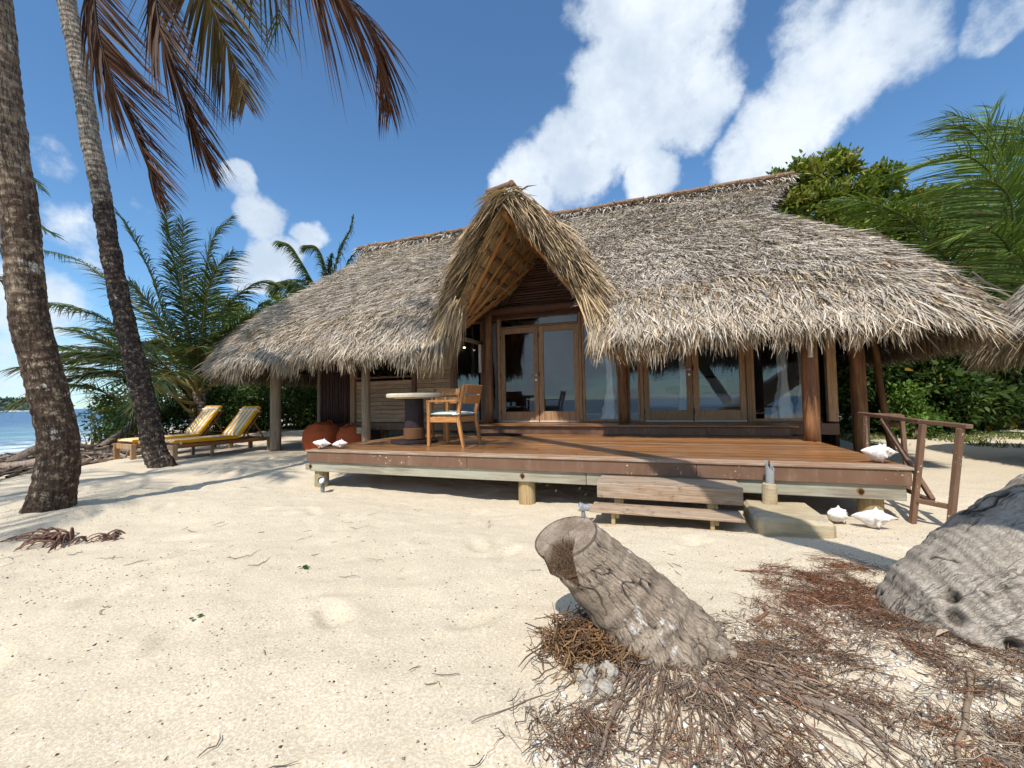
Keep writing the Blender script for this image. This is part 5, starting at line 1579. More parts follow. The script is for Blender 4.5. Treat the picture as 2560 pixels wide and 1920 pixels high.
def palm_trunk(parent, pts, rad, mat, flare=1.9, flare_h=.7, stain=((0, 1), (1, .3)), seg=36, per_m=26, rough=.02, ringamp=.012, ring=.11, roots=6):
    """tapering ringed trunk with swollen, fluted foot"""
    pts = np.array(pts, float)
    Ltot = np.linalg.norm(np.diff(pts, axis=0), axis=1).sum()
    n = int(Ltot * per_m)
    C = spline(pts, n)
    sl = np.concatenate([[0], np.cumsum(np.linalg.norm(np.diff(C, axis=0), axis=1))])
    R = np.interp(sl, [0, Ltot * .25, Ltot], rad)
    R = R * (1 + (flare - 1) * np.exp(-(sl / flare_h) ** 1.4))
    T, U, W = frames(C)
    a = np.arange(seg) * 2 * PI / seg
    V = C[:, None] + (np.cos(a)[None, :, None] * U[:, None] + np.sin(a)[None, :, None] * W[:, None])
    nd = unit((V - C[:, None]).reshape(-1, 3)).reshape(V.shape)
    sj = sl[:, None] + .03 * vnoise(np.stack([np.cos(a) * 1.5, np.sin(a) * 1.5, a * 0], -1), 3)[None]
    saw = 1 - np.mod(sj / ring + .2 * vnoise(np.stack([sl * 3, sl * 0, sl * 0], -1), 5)[:, None], 1)
    flute = 1 + .16 * np.exp(-(sl / (flare_h * .8)) ** 1.2)[:, None] * np.cos(a * roots + 1)[None]
    Rr = R[:, None] * flute + ringamp * saw * (sl > .2)[:, None]
    V = C[:, None] + nd * Rr[..., None]
    Vf = V.reshape(-1, 3)
    disp = rough * fbm(Vf * 5, 4, 13) + rough * .6 * fbm(Vf * 17, 3, 14)
    Vf = Vf + nd.reshape(-1, 3) * disp[:, None]
    i, j = np.meshgrid(np.arange(n - 1), np.arange(seg), indexing='ij'); j2 = (j + 1) % seg
    F = np.stack([i * seg + j, i * seg + j2, (i + 1) * seg + j2, (i + 1) * seg + j], -1).reshape(-1, 4)
    st_ = np.interp(sl / Ltot, [s_[0] for s_ in stain], [s_[1] for s_ in stain])
    uvp = np.stack([np.broadcast_to((a / (2 * PI))[None], (n, seg)).ravel(), np.broadcast_to(sl[:, None], (n, seg)).ravel(), np.broadcast_to(st_[:, None], (n, seg)).ravel()], -1)
    return mobj('trunk', Vf - np.array(parent.location), F, mat, parent, uvp=uvp, smooth=True)

# near left palm
P1 = [(-6.05, 2.5, -.25), (-6.0, 2.5, .12), (-5.93, 2.51, .44), (-5.92, 2.5, .82), (-6.02, 2.44, 1.39), (-6.14, 2.37, 1.96), (-6.2, 2.33, 2.52), (-6.22, 2.3, 3.09), (-6.3, 2.23, 3.85), (-6.37, 2.18, 4.61), (-6.41, 2.13, 5.36), (-6.53, 1.97, 6.3), (-6.95, 1.5, 7.8), (-7.9, .6, 9.7)]
p1 = thing('palm_tree', 'thick mottled brown palm trunk at the left edge, closest to the camera', 'palm tree', (-6.0, 2.5, 0), group='tall coconut palms')
palm_trunk(p1, P1, (.158, .142, .12), M['bark_a'], 1.62, .34, ((0, .75), (.18, .72), (.33, .55), (.5, .25), (1, .2)), seg=48, per_m=40, rough=.016, ringamp=.006)
# dark second palm in front of the loungers
P2 = [(-8.72, 5.14, -.3), (-8.75, 5.12, 0.0), (-8.85, 5.08, 0.24), (-8.96, 5.01, 0.92), (-9.08, 4.94, 1.59), (-9.29, 4.82, 2.6), (-9.46, 4.71, 3.61), (-9.6, 4.62, 4.62), (-9.68, 4.56, 5.31), (-9.79, 4.49, 5.98), (-9.87, 4.44, 6.66), (-9.94, 4.38, 7.33), (-10.04, 4.32, 8.01), (-10.14, 4.25, 8.68), (-10.3, 4.0, 11), (-10.5, 3.7, 13.2)]
p2 = thing('palm_tree', 'dark leaning palm trunk with lichen foot standing in front of the loungers', 'palm tree', (-8.8, 5.1, 0), group='tall coconut palms')
palm_trunk(p2, P2, (.18, .145, .11), M['bark_b'], 1.7, .26, ((0, .95), (.22, .95), (.36, .7), (.5, .22), (.8, .1), (1, .1)), seg=40, per_m=30, rough=.022)
for pp_, top, az0 in ((p1, (-7.9, .6, 9.7), 3.8), (p2, (-10.5, 3.7, 13.2), 3.4)):
    for k in range(9):
        az = az0 + (k - 4) * .42
        add_frond(pp_, arc_rib(top, az, rng.uniform(.2, .9), rng.uniform(3.8, 4.6), rng.uniform(.35, .6)), .8, .045, 40, droop=.4, seg=2)
# shade palm off to the left behind the camera
p5 = thing('palm_tree', 'coconut palm standing just outside the left edge whose shade falls round the loungers', 'palm tree', (-8.6, -2.6, -.2), group='tall coconut palms')
palm_trunk(p5, [(-8.6, -2.6, -.5), (-8.6, -2.5, 1.5), (-8.5, -2.2, 5), (-8.4, -2.0, 8.6)], (.18, .15, .12), M['bark_b'], 1.5, .3, seg=20, per_m=14)
for k in range(10):
    add_frond(p5, arc_rib((-8.4, -2.0, 8.6), k * 2 * PI / 10 + rng.normal(0, .1), rng.uniform(.1, 1.0), rng.uniform(4.0, 5.0), rng.uniform(.45, .75)), .85, .055, 40, droop=.4, seg=2)
# overhead palm: foot out of frame to the right, trunk leans left over the yard; its old fronds hang into the picture
p0 = thing('palm_tree', 'leaning palm overhead with bronze drooping fronds hanging into the top left sky', 'palm tree', (2.75, 1.35, 0), group='tall coconut palms')
TOP = (-3.05, 1.45, 8.6)
palm_trunk(p0, [(2.85, 1.3, -.3), (2.7, 1.35, .05), (1.6, 1.5, 1.9), (.4, 1.5, 3.9), (-.8, 1.48, 5.6), (-2.0, 1.46, 7.1), TOP], (.17, .145, .12), M['bark_b'], 1.6, .3, seg=24, per_m=16)
BR2 = np.array([.20, .075, .03]); 
add_frond(p0, [TOP, (-4.1, 1.8, 7.9), (-4.85, 2.15, 6.5), (-5.02, 2.3, 5.03), (-4.99, 2.39, 4.46), (-4.91, 2.48, 4.12), (-4.84, 2.64, 3.66), (-4.81, 2.77, 3.25)], .72, .024, 290, BRONZE * .45, BR2 * .42, .22, rib=.024, ribc=(.03, .014, .01), start=.65, ang=(1.0, 1.2), lift=0, rnd=.06, mat='dry_frond', tipf=.2, wind=(.30, .12, -.05), side0=(.85, .5, 0))
add_frond(p0, [TOP, (-3.9, 1.9, 7.9), (-4.4, 2.3, 6.4), (-4.46, 2.5, 5.02), (-4.41, 2.53, 4.67), (-4.38, 2.66, 4.35), (-4.38, 2.78, 4.02), (-4.37, 2.9, 3.77), (-4.38, 3.02, 3.56)], .62, .024, 290, BRONZE * .38, BR2 * .36, .3, rib=.026, ribc=(.03, .014, .01), start=.65, ang=(1.06, 1.3), lift=0, rnd=.06, mat='dry_frond', tipf=.2, wind=(.20, .08, -.05), side0=(.9, .3, 0))
add_frond(p0, [TOP, (-3.7, 2.0, 7.8), (-4.05, 2.45, 6.4), (-4.15, 2.7, 5.45), (-4.15, 2.93, 4.96), (-4.13, 3.05, 4.73), (-4.14, 3.17, 4.39)], .95, .028, 210, OLIVE * .75, BRONZE * .7, .3, mat='dry_frond', tipf=.2, rib=.024, ribc=(.16, .11, .05), start=.44, ang=(.55, .95), lift=.02, rnd=.06, side0=(.95, .25, 0))
add_frond(p0, [TOP, (-3.3, 2.0, 7.4), (-3.0, 2.45, 5.7), (-2.72, 2.58, 4.92), (-2.47, 2.80, 4.62), (-2.32, 2.96, 4.45), (-2.34, 3.17, 4.29), (-2.41, 3.37, 3.97)], .70, .021, 250, BRONZE * .5, BR2 * .6, .6, mat='dry_frond', tipf=.2, rib=.02, ribc=(.06, .022, .014), start=.52, ang=(.85, 1.25), lift=-.1, rnd=.06, side0=(.85, .5, 0))
add_frond(p0, [TOP, (-3.5, 2.3, 7.9), (-3.72, 2.8, 6.4), (-3.72, 2.95, 5.62), (-3.70, 3.17, 5.39), (-3.75, 3.27, 5.27)], .8, .024, 80, OLIVE * .8, GREEN, .5, rib=.022, ribc=(.14, .12, .05), start=.4, ang=(.6, 1.0), lift=0, side0=(.9, .3, 0))
for k in range(6):
    az = -3.3 + k * .5
    add_frond(p0, arc_rib(TOP, az, rng.uniform(.55, 1.15), rng.uniform(3.4, 4.2), rng.uniform(.25, .5)), .8, .04, 44, droop=.35, seg=2)

# bushy coconut palm behind the loungers
p3 = thing('coconut_palm', 'bushy dark green coconut palm with yellow ribs behind the loungers', 'palm tree', (-13.6, 9.0, g1(-13.6, 9)), group='low coconut palms')
palm_trunk(p3, [(-13.66, 9.0, -.3), (-13.62, 8.98, .4), (-13.64, 8.97, 1.6), (-13.66, 8.97, 2.1)], (.27, .23, .14), M['bark_b'], 1.3, .3, seg=24, per_m=20, ringamp=.035, ring=.16)
for k, pts in enumerate(PALM3):
    add_frond(p3, pts, rng.uniform(1.05, 1.3), .036, 150, DKGREEN * (1.1 if k % 3 else 1.4), GREEN * .85, .40, wind=(.12, .05, -.05), rib=.04, ribc=(.21, .165, .035), start=.26, ang=(.45, 1.05), lift=.1, dead=.05 if k % 2 else .0, seg=3)
for k in range(12):
    pts = arc_rib((-13.66, 8.97, 1.5), rng.uniform(-3.3, 2.6), rng.uniform(.5, 1.2), rng.uniform(3.2, 4.6), rng.uniform(.3, .6))
    add_frond(p3, pts, 1.1, .036, 120, DKGREEN, GREEN * .8, .35, rib=.036, ribc=(.15, .13, .03), start=.26, dead=.12)
# young palm to its left, lower
p6 = thing('coconut_palm', 'small pale green palm half hidden behind the dark leaning trunk', 'palm tree', (-17.2, 9.2, g1(-17.2, 9.2)), group='low coconut palms')
palm_trunk(p6, [(-17.2, 9.2, -.4), (-17.2, 9.2, 1.4), (-17.15, 9.2, 2.6)], (.2, .17, .12), M['bark_b'], 1.3, .3, seg=18, per_m=14)
for k in range(13):
    add_frond(p6, arc_rib((-17.15, 9.2, 2.5), k * 2 * PI / 13, rng.uniform(.2, 1.3), rng.uniform(2.4, 3.2), rng.uniform(.3, .6)), .8, .045, 44, GREEN * 1.15, YELL * .9, .35, rib=.03, start=.2, seg=2)
# palm behind the roof, wind-whipped
p4 = thing('coconut_palm', 'wind-twisted palm top rising behind the left slope of the roof', 'palm tree', (-14.1, 15.0, g1(-14.1, 15)), group='low coconut palms')
palm_trunk(p4, [(-14.1, 15., -.2), (-14.15, 15., 3), (-14.14, 14.97, 5.7)], (.19, .16, .12), M['bark_b'], 1.4, .3, seg=18, per_m=12)
for pts in PALM4:
    add_frond(p4, pts, .85, .055, 150, DKGREEN * 1.1, GREEN, .7, wind=(-.15, 0, -.2), rib=.035, ribc=(.13, .14, .04), start=.14, ang=(.9, 1.25), lift=0)
for k in range(8):
    add_frond(p4, arc_rib((-14.14, 14.97, 5.6), rng.uniform(0, 6.28), rng.uniform(.1, .9), rng.uniform(2.6, 3.4), .5), .8, .05, 50, DKGREEN, GREEN * .9, .5, rib=.03, seg=2)
# off the left edge: only frond tips show beside the near trunk
p7 = thing('coconut_palm', 'palm beyond the left edge with dark frond tips showing behind the near trunk', 'palm tree', (-18.6, 4.9, g1(-18.6, 4.9)), group='low coconut palms')
palm_trunk(p7, [(-18.6, 4.9, -.8), (-18.6, 4.95, 2), (-18.59, 4.95, 4.6)], (.18, .15, .12), M['bark_b'], 1.4, .3, seg=16, per_m=10)
for pts in ([(-18.59, 4.95, 4.58), (-17.53, 5.24, 6.47), (-16.02, 5.55, 6.77), (-14.88, 5.78, 5.83), (-14.27, 5.90, 5.47)], [(-18.59, 4.95, 4.58), (-17.31, 5.29, 7.21), (-16.10, 5.70, 7.40), (-15.51, 5.93, 7.2), (-15.2, 6.0, 6.9)]):
    add_frond(p7, pts, .7, .045, 56, DKGREEN, GREEN * .8, .3, wind=(.1, 0, 0), rib=.03, ang=(.8, 1.2))
for k in range(8):
    add_frond(p7, arc_rib((-18.59, 4.95, 4.58), 2.0 + k * .45, rng.uniform(.2, .9), 3.2, .5), .8, .05, 44, DKGREEN, GREEN, .35, seg=2)
# big palm at the right
pr_ = thing('coconut_palm', 'large green palm at the right edge with fronds blown to the left', 'palm tree', (8.75, 14.6, g1(8.75, 14.6)), group='low coconut palms')
palm_trunk(pr_, [(8.8, 14.7, -.2), (8.78, 14.62, .6), (8.74, 14.56, 1.6)], (.34, .28, .2), M['bark_a'], 1.3, .4, seg=24, per_m=20, ringamp=.05, ring=.2)
for k, pts in enumerate(PALM_R):
    add_frond(pr_, pts, 1.45, .034, 105, GREEN * 1.25, GREEN * 2.0, .22, wind=(-.42, -.18, -.05), rib=.045, ribc=(.15, .17, .05), start=.34, ang=(.35, .95), lift=.05, dead=.06 if k % 3 == 0 else 0, seg=3)
for k in range(5):
    add_frond(pr_, arc_rib((8.74, 14.56, 1.4), rng.uniform(2.2, 4.6), rng.uniform(.6, 1.25), rng.uniform(4.2, 6.), rng.uniform(.25, .45), wind=(-.12, -.05, 0)), 1.35, .034, 95, GREEN * 1.1, GREEN * 1.7, .25, wind=(-.38, -.15, -.05), rib=.04, ribc=(.13, .15, .05), start=.3)
# bare leaf stalks round its foot
for k in range(9):
    a_ = rng.uniform(2.4, 5.2); rr = rng.uniform(.25, .5)
    b_ = np.array([8.76 + rr * math.cos(a_), 14.6 + rr * math.sin(a_), .05]); e_ = b_ + (math.cos(a_) * rng.uniform(.5, 1.0), math.sin(a_) * .4, rng.uniform(1.2, 2.4))
    V, F = tube(spline([b_, (b_ + e_) / 2 + (0, 0, .25), e_], 8), np.linspace(.07, .03, 8), 6)
    mobj('leaf_stalk', V - np.array(pr_.location), F, M['rachis'], pr_, col=np.tile(np.array([.17, .14, .055]) * rng.uniform(.6, 1.2), (len(V), 1)))
p8 = thing('coconut_palm', 'tall palm crown against the sky at the upper right edge', 'palm tree', (13.0, 18.0, g1(13, 18)), group='low coconut palms')
palm_trunk(p8, [(13, 18., -.2), (12.9, 18, 4), (12.8, 18., 8.2)], (.2, .17, .13), M['bark_b'], 1.4, .3, seg=18, per_m=10)
for k in range(15):
    add_frond(p8, arc_rib((12.8, 18, 8.2), k * 2 * PI / 15, rng.uniform(.1, 1.1), rng.uniform(3.4, 4.4), rng.uniform(.3, .6), wind=(-.15, 0, 0)), .9, .05, 48, GREEN, YELL, .3, wind=(-.3, -.1, 0), rib=.035, seg=2)

# ------------------------------------------------------------------ broadleaf trees and bushes
def leaf_cloud(cens, rads, n, size, cols, flat=.8, shell=.45):
    cens = np.array(cens, float); rads = np.array(rads, float)
    w_ = rads ** 2; w_ = w_ / w_.sum()
    # each lobe is itself a bunch of small sprays
    ii = rng.choice(len(cens), n, p=w_)
    nsp = 26
    sp = unit(rng.normal(0, 1, (len(cens), nsp, 3))) * (rng.uniform(.55, 1.0, (len(cens), nsp, 1)))
    jj = rng.integers(0, nsp, n)
    loc = sp[ii, jj] + rng.normal(0, .17, (n, 3))
    P = cens[ii] + loc * rads[ii][:, None] * np.array([1, 1, flat])
    D = unit(loc) * .7 + rng.normal(0, .55, (n, 3)) + (0, 0, .25)
    S = np.cross(D, rng.normal(0, 1, (n, 3)) + (0, 0, 1.2))
    L = size * rng.uniform(.65, 1.25, n)
    bend = np.tile((0, 0, -.25), (n, 1)) * rng.uniform(0, 1, (n, 1))
    V, F, k = blades(P, D, S, L, L * rng.uniform(.4, .55, n), bend, 2, .15)
    cols = np.array(cols)
    tone = rng.integers(0, len(cols), (len(cens), nsp))[ii, jj]
    c = cols[tone] * rng.uniform(.65, 1.35, (n, 1))
    yl = rng.random(n) < .015; c[yl] = (.30, .20, .03)
    return V, F, rep(c, k)
LEAFC = [(.11, .165, .025), (.15, .205, .03), (.19, .225, .036), (.06, .105, .02), (.24, .25, .045)]
DARKC = [(.03, .064, .014), (.042, .08, .017), (.055, .10, .02), (.075, .12, .026)]
def limb(parent, pts, r0, r1, name='limb', mat=None):
    V, F = tube(spline(pts, 12), np.linspace(r0, r1, 12), 8)
    return mobj(name, V - np.array(parent.location), F, mat or M['branch'], parent, smooth=True)
def tree(label, base, cens, rads, n, size, cols, r=.16, group='broadleaf trees behind the roof'):
    bz = g1(*base)
    tr_ = thing('broadleaf_tree', label, 'tree', (base[0], base[1], bz), group=group)
    top = np.mean(cens, 0)
    b_ = np.array([base[0], base[1], bz - .1])
    fork = b_ * .45 + top * .55
    limb(tr_, [b_, b_ * .7 + fork * .3 + (.1, 0, 0), fork], r, r * .6, 'trunk')
    for c in cens:
        c = np.array(c)
        limb(tr_, [fork, (fork + c) / 2 + (0, 0, .2), c], r * .45, r * .12)
    V, F, cc = leaf_cloud(cens, rads, n, size, cols)
    mobj('crown', V - np.array(tr_.location), F, M['leaf'], tr_, col=cc)
    return tr_
tree('glossy broadleaf tree rising just right of the roof ridge', (5.2, 17.2), [(4.3, 17.1, 7.7), (4.5, 17.2, 8.6), (5.3, 17.2, 8.8), (6.1, 17.6, 9.1), (5.4, 17.0, 7.4), (6.3, 17.4, 7.6), (4.6, 16.8, 6.6), (5.8, 16.9, 6.3), (5.0, 16.5, 5.2), (3.6, 16.6, 6.2), (3.4, 16.9, 7.4)], [.95, .8, .9, .75, 1., .95, 1., 1., 1.2, .9, .8], 24000, .19, LEAFC)
tree('yellow-green broadleaf tree between the roof and the right palm', (8.0, 18.0), [(7.4, 18.1, 8.5), (7.9, 18.3, 8.9), (8.6, 18.2, 7.6), (9.4, 18., 7.2), (7.5, 17.6, 7.0), (8.8, 17.8, 6.2), (7.2, 17.4, 5.6), (10.2, 18, 6.0), (8.4, 17.2, 4.6)], [.7, .6, .85, .8, 1., 1.1, 1.1, 1.1, 1.2], 20000, .19, LEAFC + [(.16, .17, .035)])
tree('round light green tree behind the palms left of the roof', (-19.0, 15.2), [(-20.6, 14.8, 5.9), (-19.5, 15.2, 5.3), (-20.0, 15., 4.3), (-18.6, 15.2, 4.4)], [.9, .9, 1.1, 1.0], 6000, .17, LEAFC)
tree('light green tree showing beside the left roof slope', (-17.0, 15.8), [(-17.4, 15.4, 5.9), (-16.7, 15.6, 6.2), (-16.9, 15.8, 5.2), (-17.8, 15.4, 4.8), (-15.8, 16, 5.0)], [.8, .7, .95, .9, .9], 6500, .17, LEAFC)
def bush(label, x, y, r, h, n, size=.12, cols=DARKC, group='hedge of dense green bushes', name='bush'):
    z = g1(x, y)
    b = thing(name, label, 'bush', (x, y, z), group=group)
    k = 11
    a = rng.uniform(0, 2 * PI, k)
    rr = r * rng.uniform(.1, .62, k)
    cen = np.stack([x + rr * np.cos(a), y + rr * np.sin(a), z + np.linspace(.12, .82, k) * h], -1)
    V, F, c = leaf_cloud(cen, np.full(k, r * .5), n, size, cols, .9)
    V[:, 2] = np.maximum(V[:, 2], z - .02)
    mobj('foliage', V - np.array(b.location), F, M['leaf'], b, col=c)
    for q in range(3):
        limb(b, [(x + rng.normal(0, .15), y + rng.normal(0, .15), z - .05), (x + rng.normal(0, .2), y + rng.normal(0, .2), z + h * .3), tuple(cen[q])], .05, .012, 'stem')
    return b
for lab, x, y, r, h, n in (
    ('dense bush nearest the sea, behind the dark palm trunk', -17.6, 9.9, 1.5, 2.3, 5000),
    ('dense dark bush behind the seaward lounger', -16.6, 11.6, 1.7, 2.4, 5500),
    ('dense dark bush directly behind the low coconut palm', -15.2, 12.9, 1.7, 2.5, 5500),
    ('bush behind the raised back of the right-hand lounger', -13.6, 13.6, 1.7, 2.4, 5500),
    ('bush left of the grey roof post', -12.0, 14.2, 1.6, 2.5, 5000),
    ('bush between the grey roof post and the pole screen', -10.2, 14.6, 1.7, 2.6, 5500),
    ('bush behind the pole screen of the bungalow', -8.4, 15.4, 1.6, 2.6, 4000),
    ('second-row bush filling the gap behind the grey roof post', -11.4, 16.4, 1.9, 3.0, 5500),
    ('second-row bush behind the two loungers', -14.6, 15.4, 1.9, 3.0, 5500),
    ('wide thicket far behind the hedge, seen between loungers and roof post', -17.0, 21.0, 2.6, 4.2, 6500),
    ('wide thicket far behind the hedge at the seaward end', -23.5, 17.5, 2.6, 4.0, 6000),
    ('wide thicket far behind the bungalow, left of its pole screen', -12.4, 21.5, 2.7, 4.4, 6500),
    ('wide thicket far behind the right hedge', 7.8, 20.5, 2.8, 5.0, 6500),
    ('wide thicket far behind the right-hand palm', 12.6, 19.0, 2.8, 5.2, 6000),
    ('dark bush just right of the rear bungalow post', 5.0, 13.2, 1.3, 2.6, 6000),
    ('dark bush behind the handrail', 6.3, 13.6, 1.4, 2.9, 6500),
    ('dark bush left of the right-hand palm foot', 7.5, 14.2, 1.4, 3.0, 6500),
    ('dark bush right of the right-hand palm foot', 10.2, 14.2, 1.5, 3.2, 6000),
    ('tall dark bush behind the right-hand hedge, under the leaning fronds', 6.9, 15.8, 1.7, 4.6, 7000),
    ('tall dark bush behind the large right palm', 9.4, 16.4, 1.8, 5.0, 7000),
    ('tall bush behind the right end of the bungalow', 4.2, 15.9, 1.6, 4.2, 5000)):
    bush(lab, x, y, r * 1.15, h, int(n * 1.5), .14 if h < 2.7 else .16)
bush('bright green small-leaved shrub standing out from the right hedge', 5.55, 12.1, .62, 1.35, 2600, .085, [(.10, .19, .03), (.13, .22, .04), (.07, .15, .025)], None, 'shrub')
# grass and creeping weeds at the edge of the right hedge
n = 5200
P = np.stack([rng.uniform(4.0, 9.5, n), rng.uniform(10.6, 13.2, n), np.zeros(n)], -1)
keep = fbm(P * 1.3, 3, 91) + .45 * sstep(10.8, 12.3, P[:, 1]) > .18
P = P[keep]; n = len(P); P[:, 2] = gz(P[:, 0], P[:, 1]) - .005
D = rng.normal(0, .5, (n, 3)) + (0, 0, 1)
V, F, k = blades(P, D, rng.normal(0, 1, (n, 3)), rng.uniform(.05, .2, n), rng.uniform(.01, .025, n), np.tile((0, 0, -.3), (n, 1)), 2)
o = mobj('grass', V, F, M['grass'], kind='stuff', col=rep(np.array([.12, .16, .035]) * rng.uniform(.5, 1.4, (n, 1)), k))
tag(o, 'sparse grass and weeds along the foot of the right hedge', 'grass')

# ------------------------------------------------------------------ neighbouring hut: only its eave corner shows at the right edge
hb = thing('thatched_hut', 'neighbouring hut whose shaggy thatched eave enters at the right edge', 'hut', (7.6, 7.4, 0))
HX, HY, HWX, HWY = 7.6, 7.35, 2.6, 2.35
def hut_pt(u, v):
    """u round the eave 0..4 sides, v 0 eave .. 1 apex"""
    u = np.mod(np.asarray(u, float), 4); k = np.floor(u); f = (u - k) * 2 - 1
    x = np.select([k == 0, k == 1, k == 2, k == 3], [f, 1 + 0 * f, -f, -1 + 0 * f]); y = np.select([k == 0, k == 1, k == 2, k == 3], [-1 + 0 * f, f, 1 + 0 * f, -f])
    rr = np.maximum(np.hypot(x, y) / 1.22, 1)
    x, y = x / rr, y / rr
    v = np.asarray(v, float)
    s_ = 1 - v
    return np.stack([HX + x * HWX * s_, HY + y * HWY * s_, 2.15 + 2.5 * v + .22 * np.sin(PI * v) - .08 * sstep(.12, 0, v)], -1)
U_, W_ = np.meshgrid(np.linspace(0, 4, 81), np.linspace(0, 1, 24), indexing='ij')
tp = hut_pt(U_, W_); f = grid_faces(81, 24)
V = np.concatenate([tp.reshape(-1, 3), (tp - (0, 0, .25)).reshape(-1, 3)])
rf = mobj('roof', V - np.array(hb.location), np.concatenate([f, f[:, ::-1] + 81 * 24]), M['thatch_bed'], hb)
n = 15000
u = np.concatenate([rng.uniform(2.6, 4.0, 11000), rng.uniform(0, 4, 4000)]); v = 1 - np.sqrt(rng.random(n))
P = hut_pt(u, v); dn = unit(hut_pt(u, np.clip(v - .02, -.02, 1)) - P); sd = unit(hut_pt(u + .01, v) - P + 1e-6); nr = np.cross(sd, dn); nr *= np.sign(nr[:, 2:3])
D = dn + sd * rng.normal(0, .4, (n, 1)) + nr * rng.uniform(.02, .32, (n, 1))
V1, F1, k = blades(P + nr * rng.uniform(0, .05, (n, 1)), D, sd + rng.normal(0, .3, (n, 3)), rng.uniform(.2, .42, n), rng.uniform(.016, .034, n), np.tile((0, 0, -.14), (n, 1)), 2)
c1 = rep(thatch_colors(P, n, .95), k)
n2 = 5000
u = np.concatenate([rng.uniform(2.6, 4.0, 3800), rng.uniform(0, 4, 1200)]); P = hut_pt(u, rng.uniform(0, .06, n2)); ot = unit(P - np.array([HX, HY, P[:, 2].mean()])) * (1, 1, 0)
D = ot * rng.uniform(.1, .75, (n2, 1)) + np.stack([rng.normal(0, .2, n2), rng.normal(0, .2, n2), -np.ones(n2)], -1)
V2, F2, k2 = blades(P - (0, 0, 1) * rng.uniform(0, .2, (n2, 1)), D, rng.normal(0, 1, (n2, 3)) * (1, 1, .2), rng.uniform(.28, .5, n2), rng.uniform(.014, .03, n2), np.tile((0, 0, -.25), (n2, 1)), 3)
c2 = rep(np.array([.38, .30, .20]) * rng.uniform(.45, 1.3, (n2, 1)), k2)
Vall = np.concatenate([V1, V2]) - np.array(hb.location)
o = mobj('thatch', Vall, np.concatenate([F1, F2 + len(V1)]), M['thatch'], rf, kind='stuff', col=np.concatenate([c1, c2]))
for x, y in ((6.3, 5.9), (9.0, 5.9), (6.3, 8.6), (9.0, 8.6)):
    o = pole('post', (x, y, -.2), (x, y, 2.8), .1, M['post'], seg=12); o.parent = hb; o.location = Vector(o.location) - hb.location
for lo, hi in (((6.3, 5.86, .3), (9., 5.94, 2.6)), ((6.3, 8.56, .3), (9., 8.64, 2.6)), ((6.26, 5.94, .3), (6.34, 8.56, 2.6)), ((8.96, 5.94, .3), (9.04, 8.56, 2.6))):
    o = box('wall', lo, hi, M['frame_dark']); o.parent = hb; o.location = Vector(o.location) - hb.location

# ------------------------------------------------------------------ sawn palm stump in the foreground
stump = thing('palm_stump', 'sawn-off leaning palm stump with a notched top in the foreground', 'stump', (0.0, 2.0, 0))
SL = np.array(stump.location)
sc_pts = [(.0, 2.0, -.22), (-.03, 1.975, -.05), (-.075, 1.96, .07), (-.15, 1.952, .18), (-.255, 1.93, .29), (-.345, 1.912, .385), (-.425, 1.90, .462)]
n, sg = 220, 340
C = spline(sc_pts, n)
sl = np.concatenate([[0], np.cumsum(np.linalg.norm(np.diff(C, axis=0), axis=1))]); tl = sl / sl[-1]
R = np.interp(tl, [0, .16, .24, .38, .54, .72, .88, 1], [.335, .30, .275, .226, .186, .163, .153, .148])
T, U, W = frames(C)
ncut = np.array([-.22, -.36, .905]); ncut /= np.linalg.norm(ncut)
nr = unit(T * (1 - sstep(.55, 1, tl))[:, None] + ncut * sstep(.55, 1, tl)[:, None])
e1 = unit(np.cross(np.array([0, 1., .15]), nr)); e2 = np.cross(nr, e1)          # e1 to the right, e2 away from the camera
a = np.arange(sg) * 2 * PI / sg
rad = e1[:, None] * np.cos(a)[None, :, None] + e2[:, None] * np.sin(a)[None, :, None]
flute = 1 + .10 * (1 - sstep(.1, .5, tl))[:, None] * (np.cos(a * 5 + .6) + .6 * np.cos(a * 9 + 2))[None] + .22 * (1 - sstep(.12, .5, tl))[:, None] * np.maximum(np.cos(a - 1.1), 0)[None] ** 1.5
ringp = .0032 * (np.sin(sl * 2 * PI / .082 + 1.2 * np.sin(sl * 17)) )[:, None] * sstep(.2, .4, tl)[:, None]
V = C[:, None] + rad * (R[:, None] * flute + ringp)[..., None]
Vf = V.reshape(-1, 3); rf_ = rad.reshape(-1, 3)
low = (1 - sstep(.12, .5, tl))[:, None] * np.ones((1, sg))
lump = fbm(Vf * 9, 4, 51); fine = fbm(Vf * 34, 4, 52)
cell = np.abs(vnoise(Vf * (22, 22, 14), 53))
disp = (.004 + .045 * low.ravel()) * lump + (.0015 + .010 * low.ravel()) * fine - .016 * low.ravel() * (cell < .12)
uvx = np.broadcast_to((a / (2 * PI))[None], (n, sg)).ravel(); uvy = np.broadcast_to(sl[:, None], (n, sg)).ravel()
# hanging cracks cut into the surface
def crack_lines(u, v, P, ku, kv, w_, seed):
    q_ = vnoise(P * 7, seed + 3); q2 = vnoise(P * 19, seed + 4)
    f_ = vnoise(np.stack([u * ku + .7 * q_ + .25 * q2, v * kv + .5 * q2, 0 * u], -1), seed)
    ln = np.exp(-(f_ / w_) ** 2) * sstep(-.25, .25, vnoise(P * 9, seed + 5))
    f_ = vnoise(np.stack([u * ku * 1.9 + .5 * q_, v * kv * 2.1 + .6 * q2, 0 * u + 5], -1), seed + 1)
    return np.maximum(ln, .7 * np.exp(-(f_ / (w_ * .8)) ** 2) * sstep(.0, .4, vnoise(P * 11 + 3, seed + 6)))
crk_ = crack_lines(uvx, uvy, Vf, 56, 8, .10, 54)
